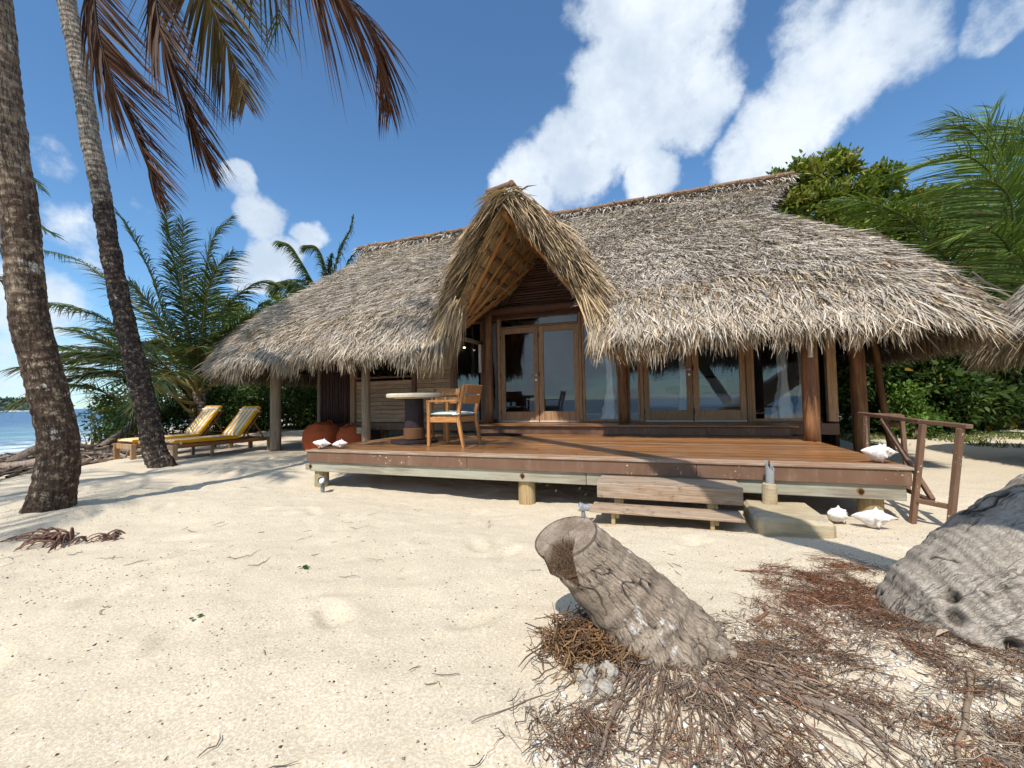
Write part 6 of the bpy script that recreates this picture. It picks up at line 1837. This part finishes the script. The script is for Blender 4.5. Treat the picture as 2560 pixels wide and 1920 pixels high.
# plates of loosened bark near the foot
pl_ = vnoise(Vf * (13, 13, 20), 61); crk_ = np.maximum(crk_, np.exp(-(pl_ / .07) ** 2) * low.ravel() ** .7)
disp -= (.0045 + .012 * low.ravel()) * crk_
# small pits
for (pa, ps, pr2) in ((4.3, .50, .016), (5.2, .44, .014), (5.6, .62, .012), (5.0, .33, .018), (4.05, .58, .012), (5.9, .42, .014)):
    da = np.angle(np.exp(1j * (uvx * 2 * PI - pa))) * .17; ds = uvy - ps * sl[-1]
    disp -= .02 * np.exp(-((da / pr2) ** 2 + (ds / pr2 / 1.4) ** 2))
Vf = Vf + rf_ * disp[:, None]
shade = np.ones((len(Vf), 3)) * (1 - .82 * np.clip(crk_ * 1.1, 0, 1))[:, None]  # cracks darkened in the colour: shade of their depth, and dirt
# notch hacked out of the front of the top
top_c = C[-1]
def notch_floor(P):
    rel = P - top_c
    aa = rel @ e1[-1]; bb = -(rel @ e2[-1]); hh = rel @ ncut
    inside = (aa > -.085 + .35 * np.maximum(.09 - bb, 0)) & (aa < .052) & (bb > .018)
    floor = -.035 - .55 * np.clip(bb - .02, 0, .2)
    return inside, hh, floor
ins, hh, fl = notch_floor(Vf)
mv = ins & (hh > fl)
Vf[mv] += ncut * (fl - hh)[mv][:, None] - rf_[mv] * .012
shade[mv] = (.30, .25, .22)
i, j = np.meshgrid(np.arange(n - 1), np.arange(sg), indexing='ij'); j2 = (j + 1) % sg
F = np.stack([i * sg + j, i * sg + j2, (i + 1) * sg + j2, (i + 1) * sg + j], -1).reshape(-1, 4)
mobj('bark', Vf - SL, F, M['stump'], stump, col=shade, uvp=np.stack([uvx, uvy], -1), smooth=True)
# sawn face, its rim welded to the bark top ring
nr_ = 46
q = np.linspace(1, 0, nr_)
rim = Vf.reshape(n, sg, 3)[-1]
rim0 = (C[-1] + rad[-1] * R[-1])
ring0 = V.reshape(n, sg, 3)[-1]
face = top_c + (ring0 - top_c)[None] * q[:, None, None]
Fv = face.reshape(-1, 3)
Fv = Fv + ncut * (.004 * fbm(Fv * 30, 3, 57) + .0025 * vnoise(Fv * 120, 58))[:, None]
rel = Fv - top_c
# saw line across the face: one half stands a little higher
aa = rel @ e1[-1]; bb = -(rel @ e2[-1])
line = (aa * .80 + bb * .60)
Fv += ncut * (.009 * sstep(-.001, .001, line - .0) )[:, None]
sh = np.ones((len(Fv), 3)) * (.82 + .25 * fbm(Fv * 22, 3, 63))[:, None]; sh[np.abs(line) < .0035] = (.3, .25, .22)
sh[(np.hypot(aa, bb) > .142)] *= .5
ins, hh, fl = notch_floor(Fv)
mv = ins & (hh > fl)
Fv[mv] += ncut * (fl - hh + .008 * vnoise(Fv * 60, 59))[mv][:, None]
sh[mv] = np.array([.32, .25, .2]) * rng.uniform(.5, 1.3, (mv.sum(), 1))
Fv[:sg] = rim
i, j = np.meshgrid(np.arange(nr_ - 1), np.arange(sg), indexing='ij'); j2 = (j + 1) % sg
F = np.stack([i * sg + j, i * sg + j2, (i + 1) * sg + j2, (i + 1) * sg + j], -1).reshape(-1, 4)
mobj('sawn_top', Fv - SL, F, M['sawn'], stump, col=sh, smooth=False)
# fibres inside the notch
nf = 260
P = top_c + e1[-1] * rng.uniform(-.05, .045, (nf, 1)) - e2[-1] * rng.uniform(.03, .13, (nf, 1)) + ncut * rng.uniform(-.09, -.02, (nf, 1))
D = rng.normal(0, .6, (nf, 3)) + ncut * .4
Cn = P[:, None] + (D[:, None] * np.linspace(0, 1, 4)[None, :, None] + rng.normal(0, .25, (nf, 1, 3)) * (np.linspace(0, 1, 4) ** 2)[None, :, None]) * rng.uniform(.02, .05, (nf, 1, 1))
V, F = tubes_many(Cn, np.full(Cn.shape[:2], .0008), 3)
mobj('notch_fibres', V - SL, F, M['litter'], stump, kind='stuff', col=rep(np.array([.17, .12, .08]) * rng.uniform(.4, 1.5, (nf, 1)), 12))
# roots running out over the sand
def gpath(pts, lift, wb=.030):
    p = spline(np.array([(x, y, 0) for x, y in pts], float), 40)
    wob = .5 + np.linspace(0, 1, 40)
    p[:, 0] += wb * vnoise(p * 6 + 1, 71) * wob; p[:, 1] += wb * vnoise(p * 6 + 4, 72) * wob
    p[:, 2] = gz(p[:, 0], p[:, 1]) + lift + .012 * vnoise(p * 7, 73)
    return p
for k in range(22):
    t0 = rng.uniform(0, 1)
    ang = -.35 - rng.uniform(0, 1.0) if k % 3 else -1.3 - rng.uniform(0, 1.1)
    st_ = np.array([.08 + .34 * math.cos(ang), 2.0 + .30 * math.sin(ang)])
    Lr = rng.uniform(.35, 1.05) if k < 14 else rng.uniform(.2, .45)
    a2 = ang * .8 - .2 + rng.normal(0, .22)
    mid_ = st_ + Lr * .5 * np.array([math.cos((ang + a2) / 2), math.sin((ang + a2) / 2)])
    en = st_ + Lr * np.array([math.cos(a2), math.sin(a2)])
    r_ = rng.uniform(.003, .0075)
    p = gpath([tuple(st_), tuple(mid_ + rng.normal(0, .03, 2)), tuple(en)], r_ * .7)
    p[:6, 2] += np.linspace(.015, 0, 6)
    V, F = tube(p, np.linspace(r_ * 1.25, r_ * .45, 40), 7)
    mobj('root', V - SL, F, M['litter'], stump, col=np.tile(np.array([.21, .16, .125]) * rng.uniform(.65, 1.3), (len(V), 1)), smooth=True)
for k in range(7):
    ang = PI - .2 + rng.uniform(-.1, 1.1)
    st_ = np.array([-.20, 1.93]); en = st_ + rng.uniform(.18, .34) * np.array([math.cos(ang), math.sin(ang)])
    p = gpath([tuple(st_), tuple((st_ + en) / 2 + rng.normal(0, .05, 2)), tuple(en)], .02 + .03 * rng.random())
    p[:, 2] += .03 * np.sin(np.linspace(0, PI, 40))
    V, F = tube(p, np.linspace(.007, .003, 40), 6)
    mobj('root', V - SL, F, M['litter'], stump, col=np.tile(np.array([.27, .14, .075]) * rng.uniform(.6, 1.2), (len(V), 1)), smooth=True)

# ------------------------------------------------------------------ silver trunk at the right edge
old = thing('leaning_trunk', 'big silver-grey fallen palm trunk with cracked bark at the lower right edge', 'tree trunk', (1.3, 2.7, 0))
OL = np.array(old.location)
sg = 440
C = spline([(1.16, 2.66, -.21), (1.25, 2.66, -.13), (1.5, 2.66, .06), (1.85, 2.68, .34), (2.5, 2.74, .82), (3.4, 2.85, 1.45), (4.5, 2.95, 2.2)], 900)
C = C[np.unique(np.concatenate([np.arange(0, 330), np.arange(330, 900, 12), [899]]))]
n = len(C)
sl = np.concatenate([[0], np.cumsum(np.linalg.norm(np.diff(C, axis=0), axis=1))])
R = np.interp(sl, [0, .04, .10, .2, .35, .6, .9, 1.6, 4], [.12, .22, .285, .335, .365, .385, .38, .33, .28])
T, U, W = frames(C)
a = np.arange(sg) * 2 * PI / sg
rad = U[:, None] * np.cos(a)[None, :, None] + W[:, None] * np.sin(a)[None, :, None]
V = C[:, None] + rad * R[:, None, None]
Vf = V.reshape(-1, 3); rf_ = rad.reshape(-1, 3)
uvx = np.broadcast_to((a / (2 * PI))[None], (n, sg)).ravel(); uvy = np.broadcast_to(sl[:, None], (n, sg)).ravel()
disp = .022 * fbm(Vf * 3.2, 3, 81) + .005 * fbm(Vf * 14, 4, 82) + .008 * (.6 + .7 * vnoise(Vf * 2, 85)) * np.sin(uvy * 2 * PI / .15 + 3.5 * vnoise(Vf * 1.6, 83)) + .0022 * np.sin(uvy * 2 * PI / .05 + 4 * vnoise(Vf * 3, 84))
crk_ = crack_lines(uvx, uvy, Vf, 66, 6.5, .10, 88)
disp -= .008 * crk_
# a long scar, holes and a burl
def near_pt(p, r):
    return np.exp(-((np.linalg.norm(Vf - np.array(p), axis=1)) / r) ** 2)
camv = np.array([0, 0, 1.09])
def on_surf(s_, ang_):
    k_ = int(np.argmin(np.abs(sl - s_))); j_ = int(ang_ / (2 * PI) * sg) % sg
    return V[k_, j_]
# angle on the trunk that faces the camera
fac = np.argmax((rad[100] @ unit(camv - C[100])))
a0 = a[fac]
pitmask = np.zeros(len(Vf))
for (s_, da, r1, r2, dep) in ((.62, .28, .035, .17, .075), (.68, .02, .036, .08, .08), (.30, .35, .028, .035, .05), (.22, -.12, .03, .05, .055), (.27, -.32, .028, .032, .05), (.14, .12, .03, .035, .05), (.44, .62, .03, .06, .03), (1.0, .35, .06, .08, .05)):
    ds = uvy - s_; dA = np.angle(np.exp(1j * (uvx * 2 * PI - (a0 + da)))) * .4
    # scars run round the trunk, along the rings
    e = np.exp(-((ds / r1) ** 2 + (dA / r2) ** 2) ** 1.5)
    disp -= dep * e; pitmask = np.maximum(pitmask, e)
Vf = Vf + rf_ * disp[:, None]
kb = on_surf(.12, a0 + 1.0)
bl = near_pt(kb, .10); Vf = Vf + rf_ * (.085 * bl)[:, None] - T[40] * (.07 * bl)[:, None]
shade = np.ones((len(Vf), 3)) * ((1 - .6 * sstep(.35, .9, pitmask)) * (1 - .85 * np.clip(crk_ * 1.1, 0, 1)))[:, None]  # shade and dirt of the cracks put into the colour; pits darkened too
i, j = np.meshgrid(np.arange(n - 1), np.arange(sg), indexing='ij'); j2 = (j + 1) % sg
F = np.stack([i * sg + j, i * sg + j2, (i + 1) * sg + j2, (i + 1) * sg + j], -1).reshape(-1, 4).tolist()
F.append(list(range(sg))); F.append([(n - 1) * sg + k for k in range(sg)][::-1])
mobj('bark', Vf - OL, F, M['old_trunk'], old, col=shade, uvp=np.stack([uvx * 1.5, uvy * 1.1], -1), smooth=True)
# torn husk of bark at its foot
for k in range(7):
    b_ = np.array([1.10, 2.36, .02]) + rng.normal(0, .025, 3); b_[2] = max(b_[2], .0)
    V, F, kk = blades(b_[None], np.array([[rng.normal(0, .5), rng.normal(-.2, .4), 1.]]), rng.normal(0, 1, (1, 3)), [rng.uniform(.08, .15)], [rng.uniform(.02, .045)], np.array([[rng.normal(0, .4), rng.normal(0, .4), -.5]]), 5, .3)
    mobj('bark_flake', V - OL, F, M['litter'], old, col=np.tile(np.array([.40, .31, .22]) * rng.uniform(.6, 1.2), (len(V), 1)))

# ------------------------------------------------------------------ root litter between stump and trunk (uncountable)
def litter(n, lo, hi, dens, Lr, Rr, cols, wts, liftr=.012, k=5, upf=.25, per=34, spread=.055):
    nc = max(8, n // per)
    cc = np.stack([rng.uniform(lo[0], hi[0], nc * 6), rng.uniform(lo[1], hi[1], nc * 6), np.zeros(nc * 6)], -1)
    cc = cc[rng.random(len(cc)) < dens(cc)][:nc]
    ci_ = rng.integers(0, len(cc), n)
    can = rng.uniform(0, 2 * PI, len(cc)); cs_ = rng.uniform(.5, 1.6, len(cc))
    P = cc[ci_] + rng.normal(0, 1, (n, 3)) * (spread * cs_[ci_])[:, None] * (1, 1, 0)
    m_ = len(P)
    an = can[ci_] + rng.normal(0, .55, m_)
    D = np.stack([np.cos(an), np.sin(an), rng.normal(0, upf, m_)], -1)
    L = rng.uniform(*Lr, m_) * rng.uniform(.4, 1.5, m_)
    tt = np.linspace(-.5, .5, k)
    cv = rng.normal(0, .45, (m_, 1, 3)) * (1, 1, .4)
    Cn = P[:, None] + (D[:, None] * tt[None, :, None] + cv * (tt ** 2 - .08)[None, :, None] + rng.normal(0, .045, (m_, k, 3))) * L[:, None, None]
    g_ = gz(Cn[..., 0].ravel(), Cn[..., 1].ravel()).reshape(m_, k)
    Cn[..., 2] = g_ + np.abs(Cn[..., 2]) + rng.uniform(0, liftr, (m_, 1))
    rr = rng.uniform(*Rr, (m_, 1)) * np.array([.7, 1, 1, .9, .4])[None, :k]
    V, F = tubes_many(Cn, rr, 3)
    tone = rng.choice(len(cols), len(cc), p=wts)
    c_i = np.where(rng.random(m_) < .55, tone[ci_], rng.choice(len(cols), m_, p=wts))
    c = np.array(cols)[c_i] * rng.uniform(.55, 1.4, (m_, 1))
    return V, F, rep(c, 3 * k)
def d_near(P):
    x, y = P[:, 0], P[:, 1]
    inr = sstep(-.40, -.24, x + .10 * fbm(P * 5, 3, 2)) * sstep(2.3, 1.75, y - .62 * np.maximum(x - .1, 0) + .12 * fbm(P * 4, 3, 3))
    patch = .45 + .75 * sstep(-.25, .25, fbm(P * 3.2, 3, 4)) - .55 * np.exp(-(((x - .42) / .16) ** 2 + ((y - 1.45) / .22) ** 2)) - .4 * np.exp(-(((x - .62) / .2) ** 2 + ((y - 1.9) / .2) ** 2))
    return np.clip(inr * patch, 0, 1)
def d_right(P):
    x, y = P[:, 0], P[:, 1]
    return np.clip(np.exp(-(((x - .93) / .28) ** 2 + ((y - 2.62 - .5 * (x - .93)) / .42) ** 2)) * (.5 + .8 * fbm(P * 4, 3, 6)), 0, 1)
parts_ = [litter(11500, (-.6, .75), (1.7, 2.8), d_near, (.03, .10), (.0008, .0020), [(.22, .145, .10), (.12, .08, .06), (.27, .13, .07), (.42, .33, .24), (.20, .17, .15)], [.36, .18, .22, .14, .10], .022),
          litter(2600, (.3, 1.9), (1.5, 3.4), d_right, (.04, .13), (.0008, .0018), [(.22, .10, .055), (.17, .075, .045), (.14, .09, .065)], [.45, .3, .25], .012, 5, .2, 24, .075),
          litter(750, (-.5, 1.5), (-.1, 2.1), lambda P: np.exp(-(((P[:, 0] + .33) / .11) ** 2 + ((P[:, 1] - 1.82) / .13) ** 2)), (.05, .16), (.0015, .004), [(.22, .13, .07), (.12, .075, .05), (.30, .17, .08)], [.4, .3, .3], .07)]
# longer strands fanning out from the stump foot, partly buried
m_ = 270
an = rng.uniform(-2.45, .2, m_); r0_ = rng.uniform(.22, .34, m_); Ls = rng.uniform(.12, .55, m_) * (.45 + .55 * sstep(-2.4, -1.2, an))
q_ = np.linspace(0, 1, 7)
da_ = rng.normal(0, .5, m_)
aa_ = an[:, None] + da_[:, None] * q_[None] + .18 * rng.normal(0, 1, (m_, 7)).cumsum(1) * .35
st_ = np.stack([.0 + r0_ * np.cos(an), 1.97 + r0_ * np.sin(an)], -1)
step_ = np.stack([np.cos(aa_), np.sin(aa_)], -1) * (Ls[:, None, None] / 6)
xy_ = st_[:, None] + np.concatenate([np.zeros((m_, 1, 2)), step_[:, 1:].cumsum(1)], 1)
zz_ = gz(xy_[..., 0].ravel(), xy_[..., 1].ravel()).reshape(m_, 7) + .004 + .012 * np.abs(rng.normal(0, 1, (m_, 7))) * rng.random((m_, 1)) - .008 * (rng.random((m_, 7)) < .25)
V, F = tubes_many(np.concatenate([xy_, zz_[..., None]], -1), rng.uniform(.0014, .0042, (m_, 1)) * np.linspace(1.2, .5, 7)[None], 4)
parts_.append((V, F, rep(np.array([.23, .165, .12]) * rng.uniform(.5, 1.5, (m_, 1)), 28)))
Vs, Fs, Cs, b0 = [], [], [], 0
for V, F, c in parts_:
    Vs.append(V); Fs.append(F + b0); Cs.append(c); b0 += len(V)
o = mobj('root_litter', np.concatenate(Vs), np.concatenate(Fs), M['litter'], kind='stuff', col=np.concatenate(Cs))
tag(o, 'tangle of dry brown palm rootlets on the sand round the stump', 'rootlets')
# shell and coral grit among the roots
def chips(n, lo, hi, dens, sz, cols, wts):
    P = np.stack([rng.uniform(lo[0], hi[0], n), rng.uniform(lo[1], hi[1], n), np.zeros(n)], -1)
    P = P[rng.random(n) < dens(P)]; m_ = len(P)
    s_ = rng.uniform(*sz, m_) * rng.uniform(.4, 1, m_)
    base_ = np.array([(1, 0, 0), (-.3, .8, .05), (-.8, -.4, 0), (0, 0, .55), (0.1, -.7, .1), (0, 0, -.3)])
    fc = np.array([(0, 1, 3), (1, 2, 3), (2, 4, 3), (4, 0, 3), (1, 0, 5), (2, 1, 5), (4, 2, 5), (0, 4, 5)])
    an = rng.uniform(0, 2 * PI, m_)
    bv = np.repeat(base_[None], m_, 0) * rng.uniform(.5, 1.3, (m_, 6, 3))
    x = bv[..., 0] * np.cos(an)[:, None] - bv[..., 1] * np.sin(an)[:, None]; y = bv[..., 0] * np.sin(an)[:, None] + bv[..., 1] * np.cos(an)[:, None]
    V = np.stack([x, y, bv[..., 2]], -1) * s_[:, None, None]
    P[:, 2] = gz(P[:, 0], P[:, 1]) + s_ * .1
    V = (V + P[:, None]).reshape(-1, 3)
    F = (fc[None] + (np.arange(m_) * 6)[:, None, None]).reshape(-1, 3)
    c = np.array(cols)[rng.choice(len(cols), m_, p=wts)] * rng.uniform(.75, 1.15, (m_, 1))
    return V, F, rep(c, 6)
V, F, c = chips(17000, (-.6, .75), (1.9, 3.2), lambda P: np.clip(d_near(P) * .7 + d_right(P) * .3, 0, 1), (.005, .022), [(.82, .78, .70), (.62, .56, .48), (.35, .34, .33), (.14, .14, .15)], [.68, .18, .09, .05])
o = mobj('shell_grit', V, F, M['litter'], kind='stuff', col=c)
tag(o, 'broken white shell and coral bits among the roots', 'shell grit')
# bits of bark, leaf and coral scattered over the open sand
def d_open(P):
    return np.clip(.25 + .9 * fbm(P * 1.1, 3, 15) + .3 * (P[:, 1] < 1.6), 0.03, 1) * (1 - d_near(P))
V, F, c = chips(14000, (-8, .7), (2.2, 4.4), d_open, (.003, .010), [(.16, .11, .08), (.28, .20, .14), (.66, .6, .5), (.10, .075, .06)], [.42, .25, .18, .15])
V2, F2, c2 = litter(120, (-7, .8), (2, 4.4), lambda P: np.clip(.35 + .8 * fbm(P * 1.4, 3, 16), .05, 1) * (1 - d_near(P)), (.03, .13), (.001, .0026), [(.16, .11, .08), (.25, .17, .11), (.09, .06, .05)], [.5, .3, .2], .006, 5, .1, 2, .1)
o = mobj('sand_debris', V, F, M['litter'], kind='stuff', col=c)
tag(o, 'crumbs of bark, coral and leaf scattered on the open sand', 'debris')
o = mobj('fallen_twigs', V2, F2, M['litter'], kind='stuff', col=c2)
tag(o, 'thin dead twigs scattered on the open sand', 'twigs')
# sticks and coral lumps one can pick up
def stick(label, pts, r, c):
    p = gpath(pts, r, .007)
    V, F = tube(p, np.linspace(r, r * .6, 40) * (1 + .15 * vnoise(p * 40, 3)), 8)
    o = mobj('stick', V, F, M['litter'], col=np.tile(c, (len(V), 1)), smooth=True); tag(o, label, 'stick', 'sticks lying on the root litter')
stick('straight brown stick lying in front of the stump', [(-.15, 1.70), (-.16, 1.55), (-.19, 1.42), (-.20, 1.27)], .010, (.24, .175, .135))
stick('grey-brown stick at the lower right below the silver trunk', [(1.08, 2.1), (.98, 1.92), (.88, 1.75), (.78, 1.58)], .010, (.27, .20, .14))
stick('short reddish hooked twig right of the stump', [(.36, 2.24), (.42, 2.28), (.47, 2.36), (.46, 2.42)], .010, (.22, .12, .08))
stick('reddish stick on the sand right of the stump top', [(.42, 3.0), (.55, 2.98), (.66, 2.95)], .007, (.25, .12, .07))
def rock(label, loc, s, seed, c=None):
    bm = bmesh.new(); bmesh.ops.create_icosphere(bm, subdivisions=4, radius=1)
    V = np.array([v.co[:] for v in bm.verts]); F = [[v.index for v in f.verts] for f in bm.faces]; bm.free()
    V = V * (1 + .35 * fbm(V * 1.3 + seed, 3, seed) + .16 * fbm(V * 4 + seed, 3, seed + 1) - .16 * np.maximum(vnoise(V * 5 + seed, 9), 0))[:, None]
    V = V * np.array(s)
    o = mobj('coral_rock', V, F, M['coral'], loc=(*loc, g1(*loc) + s[2] * .45), rot=(0, 0, seed), smooth=True); tag(o, label, 'rock', 'coral lumps in front of the stump')
rock('pitted dark grey coral lump in front of the stump', (-.30, 1.61), (.05, .038, .036), 3)
rock('pale pitted coral lump touching the stump foot', (-.215, 1.655), (.036, .03, .034), 6)
rock('grey coral lump beside the straight stick', (-.215, 1.565), (.04, .034, .026), 8)
rock('small grey coral lump left of the stick', (-.275, 1.54), (.03, .026, .022), 11)
# tuft of old palm roots in the sand at left
for lab, x, y, s_ in (('dead brown root tuft splayed on the sand below the near palm', -4.78, 2.08, 1.), ('smaller dead root tuft right of the splayed one', -4.5, 2.28, .6)):
    m_ = 34
    an = rng.uniform(-2.6, -.3, m_); L = rng.uniform(.12, .34, m_) * s_
    tt = np.linspace(0, 1, 5)
    st_ = np.array([x, y]) + rng.normal(0, .06, (m_, 2)) * s_
    Cn = np.zeros((m_, 5, 3)); Cn[..., 0] = st_[:, :1] + np.cos(an)[:, None] * L[:, None] * tt; Cn[..., 1] = st_[:, 1:] + np.sin(an)[:, None] * L[:, None] * tt * .8
    Cn[..., 2] = gz(Cn[..., 0].ravel(), Cn[..., 1].ravel()).reshape(m_, 5) + .10 * s_ * np.sin(tt * PI * .8 + .3)[None] * rng.uniform(.3, 1, (m_, 1)) - .02
    V, F = tubes_many(Cn, np.tile(np.array([.009, .009, .008, .007, .004]) * s_, (m_, 1)), 5)
    o = mobj('root_tuft', V, F, M['litter'], col=rep(np.array([.17, .10, .075]) * rng.uniform(.6, 1.4, (m_, 1)), 25)); tag(o, lab, 'root tuft', 'dead root tufts')
# green sprigs
for lab, x, y, m_ in (('small green leaf sprig lying alone on the open sand', -2.29, 2.2, 9), ('tiny green leaf on the sand nearer the camera', -2.26, 1.49, 3)):
    P = np.tile((x, y, g1(x, y) + .012), (m_, 1)) + rng.normal(0, .012, (m_, 3)) * (1, 1, .2)
    D = rng.normal(0, 1, (m_, 3)) * (1, 1, .15) + (0, 0, .25)
    V, F, k = blades(P, D, np.cross(D, (0, 0, 1.)) , rng.uniform(.025, .045, m_), np.full(m_, .02), np.tile((0, 0, -.2), (m_, 1)), 3)
    o = mobj('leaf_sprig', V, F, M['leaf'], col=rep(np.array([.03, .10, .015]) * rng.uniform(.7, 1.3, (m_, 1)), k)); tag(o, lab, 'leaf')

# ------------------------------------------------------------------ driftwood on the shore
def dlog(label, pts, r, c=.9, grp='driftwood on the shore'):
    P_ = np.array(pts, float)
    P_[:, 2] += gz(P_[:, 0], P_[:, 1])
    p = spline(P_, 24); p = p + .05 * np.stack([vnoise(p * 2.2 + 3, 1), vnoise(p * 2.2 + 7, 2), .6 * vnoise(p * 2.2, 3)], -1)
    V, F = tube(p, np.linspace(r, r * .45, 24) * (1 + .25 * vnoise(p * 5, 4)), 9)
    Lc = p.mean(0)
    o = mobj('driftwood_log', V - Lc, F, M['driftwood'], loc=tuple(Lc), smooth=True); tag(o, label, 'driftwood', grp)
dlog('thick dark driftwood log lying at the left edge behind the near trunk', [(-13.6, 3.6, .05), (-12.6, 4.3, .12), (-11.9, 4.75, .16), (-11.5, 5.1, .3)], .16)
dlog('curved upturned driftwood root on top of the pile', [(-13.1, 4.7, .1), (-13.0, 5.2, .45), (-13.4, 5.6, .55), (-13.2, 6.2, .25)], .12)
dlog('pale bleached driftwood log at the water line', [(-16.2, 7.6, .12), (-15.2, 8.0, .2), (-14.6, 8.2, .28)], .11)
dlog('long low driftwood branch left of the loungers', [(-14.8, 6.2, .08), (-13.2, 6.7, .1), (-12.2, 7.0, .06)], .09)
dlog('dark arched branch reaching out of the shore bush', [(-15.4, 7.2, .02), (-15.6, 7.9, .35), (-15.9, 8.6, .9), (-16.2, 9.2, 1.2)], .13)
m_ = 420
P = np.stack([rng.uniform(-16, -11, m_), rng.uniform(3.2, 9.2, m_), np.zeros(m_)], -1)
dd = shore_d(P[:, 0], P[:, 1]); P = P[(dd > 1.0) & (dd < 5.0)]; m_ = len(P)
an = rng.normal(2.3, .7, m_); L = rng.uniform(.3, 1.3, m_); tt = np.linspace(-.5, .5, 6)
Cn = P[:, None] + np.stack([np.cos(an), np.sin(an), rng.normal(0, .18, m_)], -1)[:, None] * tt[None, :, None] * L[:, None, None] + rng.normal(0, .03, (m_, 6, 3))
Cn[..., 2] = gz(Cn[..., 0].ravel(), Cn[..., 1].ravel()).reshape(m_, 6) + np.abs(Cn[..., 2]) + rng.uniform(0, .28, (m_, 1)) * np.exp(-((shore_d(P[:, 0], P[:, 1]) - 2.6) / 1.1) ** 2)[:, None]
V, F = tubes_many(Cn, rng.uniform(.012, .045, (m_, 1)) * np.array([.6, 1, 1, .9, .8, .4]), 5)
o = mobj('driftwood_tangle', V, F, M['litter'], kind='stuff', col=rep(np.array([.20, .155, .125]) * rng.uniform(.4, 1.6, (m_, 1)), 30))
tag(o, 'tangle of dark branches and roots heaped along the shore', 'driftwood')
# leafless shrub against the sea
bs = thing('bare_shrub', 'leafless thin-branched shrub against the sea right of the near trunk', 'shrub', (-18.2, 8.9, g1(-18.2, 8.9)))
for k in range(26):
    b_ = np.array([-18.2 + rng.normal(0, .5), 8.9 + rng.normal(0, .4), g1(-18.2, 8.9) - .05]); e_ = b_ + (rng.normal(0, .6), rng.normal(0, .4), rng.uniform(.9, 2.2))
    mid_ = (b_ + e_) / 2 + rng.normal(0, .12, 3)
    V, F = tube(spline([b_, mid_, e_], 9), np.linspace(.014, .004, 9), 4)
    br = mobj('branch', V - np.array(bs.location), F, M['branch'], bs)
    for q in range(4):
        s0 = spline([b_, mid_, e_], 9)[rng.integers(3, 8)]; e2_ = s0 + rng.normal(0, .28, 3) + (0, 0, .15)
        V, F = tube(np.stack([s0, (s0 + e2_) / 2 + rng.normal(0, .05, 3), e2_]), [.006, .004, .002], 3)
        mobj('twig', V - np.array(bs.location), F, M['branch'], br)
